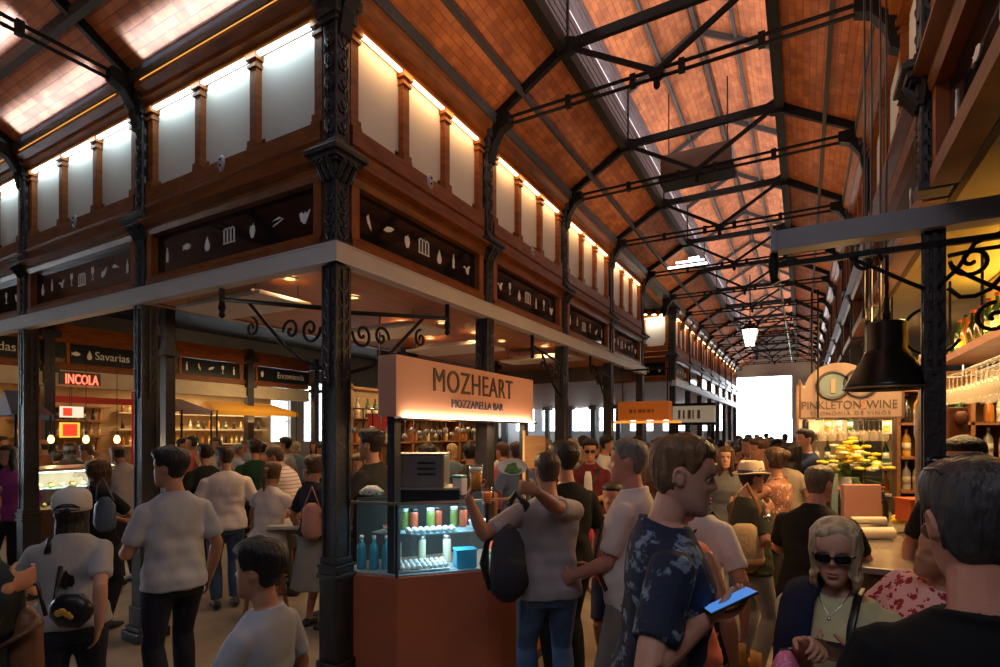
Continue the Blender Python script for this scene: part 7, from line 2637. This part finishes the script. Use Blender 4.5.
# ================================================================== light, camera
for k in range(NB1):
    y = YF + BAY * (k + .5)
    area_u('strip_light', (XF + .09, y, 4.69), (-.9, 0, -1), (0, 1, 0), BAY * .8, .03, 3.8, (1, .48, .16))
for k in range(NB2):
    y = YB2 + BAY * (k + .5)
    area_u('strip_light', (XF + .09, y, 4.69), (-.9, 0, -1), (0, 1, 0), BAY * .8, .03, 3.8, (1, .48, .16))
area_u('strip_light', (XF - 1, YB2 - .13, 4.70), (0, .75, -1), (1, 0, 0), 1.6, .03, 14, (1, .85, .65))
for k in range(3):
    x = XF - BAYL * (k + .5)
    area_u('strip_light', (x, YF - .09, 4.69), (0, .9, -1), (1, 0, 0), BAYL * .85, .03, 3.6, (.72, .93, 1))
    # uplights assumed along the cornice for the bright patches on the tiles above
    area_u('assumed_uplight', (x - .05, YF - .24, 4.955), (0, .12, 1), (1, 0, 0), 1.75, .2, 15, (.30, .52, 1), 50)
    area_u('assumed_uplight_far', (x + .1, YF - .72, 5.2), (0, .1, 1), (1, 0, 0), .9, .14, 8, (.30, .52, 1), 50)
# fill lamps added inside the lantern to brighten its tiled roof
for k in range(13):
    y = YF + BAY * (k + .5) - 2
    for sg in (-1, 1):
        area_u('lantern_roof_fill', (XMID + sg * (LW - .06), y, 5.72), (-sg * 1., 0, .75), (0, 1, 0), 1.8, .3, 16, (.96, .88, .90))
# warm fill added to brighten the outer tiled slopes
for k in range(7):
    y = YF + BAY * 2 * (k + .25)
    for sg in (-1, 1):
        area_u('slope_fill', (XMID + sg * 1.15, y, 4.4), (sg * .15, 0, 1), (0, 1, 0), 2.4, .2, 5.5, (1, .60, .30))
area_u('cross_roof_fill', (-5.5, YF - 1.3, 4.3), (0, .2, 1), (1, 0, 0), 5, .4, 6, (1, .62, .34))  # warm fill added beneath the cross nave roof
area_u('facade_fill', (-.4, 4.2, 4.3), (1, .1, .05), (0, 1, 0), 4, .3, 9, (1, .66, .40))  # warm fill added to brighten the facade over the wine bar
area_u('side_fill', (-15.9, -.3, 2.), (1, .16, 0), (0, 1, 0), 3.4, 2.4, 15, (.55, .75, 1))  # blue fill added to give the columns a cool edge
# soft fill lamps added overhead on the camera side
area_u('crossing_fill', (-2.6, -1.2, 4.7), (0., .55, -1), (1, 0, 0), 4, 2, 19, (.74, .84, 1))
area_u('crossing_fill_near', (.2, -.8, 4.6), (0., .5, -1), (1, 0, 0), 1.6, 2, 36, (.90, .86, .98))
# block: recessed downlights and stall lamps
for p in DLP:
    area_u('downlight_beam', (p.x, p.y, 3.17), (0, 0, -1), (1, 0, 0), .1, .1, 5, (1, .62, .32), 150)
for x, y, w_ in ((-4.6, 4.6, 26), (-4.8, 8.0, 24), (-3.4, 6.6, 14), (-3.6, 10., 14)):
    area_u('ceiling_wash', (x, y, 2.5), (0, 0, 1), (1, 0, 0), 1.2, 1.2, w_ * .05, (1, .60, .28))  # upward fill added to brighten the timber ceiling
    area_u('panel_light', (x, y, 2.95), (0, 0, -1), (1, 0, 0), .5, 1.1, w_ * .36, (1, .60, .30))
area_u('back_bar_lamp', (-5.0, 7.2, 2.42), (-.5, 0, -1), (0, 1, 0), 3.4, .06, 16, (1, .64, .28))
area_u('sign_foot_light', (SX + .024, (SY0 + SY1) / 2, SZ0 + .004), (-.5, 0, 1), (0, 1, 0), 2.0, .02, 4.5, (1, .70, .48))
area_u('stall_spots', (SX - .2, 3.9, SZ0 - .03), (.05, 0, -1), (0, 1, 0), 1.8, .05, 16, (1, .68, .38))
area_u('sign_front_spots', (SX + .06, 3.7, SZ0 - .03), (.42, -.05, -1), (0, 1, 0), 1.2, .04, 9, (1, .60, .26))
area_u('case_light', (-2.32, 3.15, GZ - .03), (0, 0, -1), (1, 0, 0), .3, .3, 3.6, (.42, .82, 1))
area_u('case_light_low', (-2.25, 3.2, 1.11), (0, 0, -1), (1, 0, 0), .25, .2, 2.2, (.42, .82, 1))
area_u('case_light_end', (-2.08, 3.5, GZ - .03), (0, 0, -1), (1, 0, 0), .15, .3, 2.4, (.5, .85, 1))
# far stalls
for y, w_ in ((4.2, 14), (6.5, 18), (9.0, 20)):
    area_u('passage_lamp', (-8.2, y, 3.6), (0, 0, -1), (0, 1, 0), 1., .3, w_, (1, .68, .38))
area_u('lintel_lamp', (-11.6, 6., 3.0), (-1, 0, .55), (0, 1, 0), 7, .1, 9, (1, .62, .34))
for y, w_, c_ in ((5.6, 9, (1, .45, .18)), (7.4, 26, (1, .70, .36)), (8.8, 40, (1, .74, .40)), (10.1, 30, (1, .76, .42)), (4.2, 12, (1, .6, .25)), (3.0, 12, (1, .62, .28))):
    area_u('stall_lamp', (-13.6, y, 2.9), (0, 0, -1), (0, 1, 0), 1., .3, w_, c_)
area_u('awning_lamp', (-12.35, 8.9, 2.1), (0, 0, 1), (0, 1, 0), 2.0, .3, 22, (1, .7, .3))
area_u('awning_front_lamp', (-11.3, 8.9, 3.1), (-.6, 0, -1), (0, 1, 0), 2.2, .3, 22, (1, .70, .34))
area_u('counter_case_lamp', (-8.75, 3.7, 1.30), (-.3, 0, -1), (0, 1, 0), 1.05, .05, 14, (1, .9, .65))
for px in (51, 86, 117):
    p = at(px, 439, 8.6)
    point('bulb_light', (p.x, p.y, p.z - .1), 7, (1, .66, .3), .05)
area_u('neon_glow', (XB + .14, (ya + yb) / 2, 2.7), (.4, 0, -1), (0, 1, 0), .6, .1, 5, (1, .08, .04))
# kiosks, lantern
area_u('kiosk_lamp', (-2.3, 9.1, 1.98), (0, -.2, -1), (1, 0, 0), 1, .1, 9, (1, .55, .2))
area_u('kiosk_lamp_far', (-2.1, 12.7, 1.98), (0, -.2, -1), (1, 0, 0), .8, .4, 12, (1, .75, .45))
area_u('gate_daylight_fill', (-1.7, 28.8, 3.2), (0, -1, -.25), (1, 0, 0), 2.2, 2.2, 90, (.9, .95, 1))  # lamp added inside the gate to strengthen its daylight
p = at(750, 337, 12.2)
point('lantern_light', (p.x, p.y, p.z - .35), 25, (1, .85, .62), .12)
# wine bar
area_u('wine_bar_lamp', (.66, 5.3, 2.9), (-.25, 0, -1), (0, 1, 0), 2.2, .4, 60, (1, .58, .22))
area_u('cabinet_lamp', (.8, 8.2, 2.45), (0, .5, -1), (1, 0, 0), 1.5, .1, 45, (1, .72, .4))
area_u('wine_bar_front', (.35, 4.9, 2.55), (-1, -.15, -.75), (0, 1, 0), 1.6, .1, 26, (1, .56, .22))
area_u('shelf_glow', (1.38, 5.1, 2.56), (.55, 0, 1), (0, 1, 0), 2.4, .05, 34, (1, .55, .04), 120)
area_u('shelf_front_glow', (1.12, 5.1, 2.56), (.9, 0, .6), (0, 1, 0), 2.4, .03, 12, (1, .58, .05), 120)
area_u('rack_lamp', (1.25, 5.0, 2.45), (0, 0, -1), (0, 1, 0), 2.2, .2, 16, (1, .72, .38))
area_u('back_shelf_lamp', (1.35, 6.2, 2.5), (0, .7, -1), (1, 0, 0), 1., .1, 22, (1, .66, .3))
W = bpy.data.worlds.new('sky')
W.use_nodes = True
SC.world = W
bg = W.node_tree.nodes['Background']
bg.inputs['Color'].default_value = (.86, .93, 1, 1)
bg.inputs['Strength'].default_value = 7.

cam = bpy.data.cameras.new('camera')
co = bpy.data.objects.new('camera', cam)
COL.objects.link(co)
co.location = (0, 0, CH)
co.rotation_euler = (PI / 2, 0, TH)
cam.sensor_width = 36
cam.lens = CF / 1000 * 36
cam.shift_y = (CY0 - 333.5) / 1000
cam.clip_start = .05
cam.clip_end = 200
SC.camera = co
vs = SC.view_settings
vs.view_transform = 'Standard'
vs.look = 'None'
vs.gamma = 1
vs.exposure = 0
vs.use_curve_mapping = False
SC.cycles.use_denoising = True
SC.cycles.max_bounces = 8
SC.cycles.diffuse_bounces = 4
SC.cycles.transparent_max_bounces = 16
SC.cycles.sample_clamp_indirect = 6
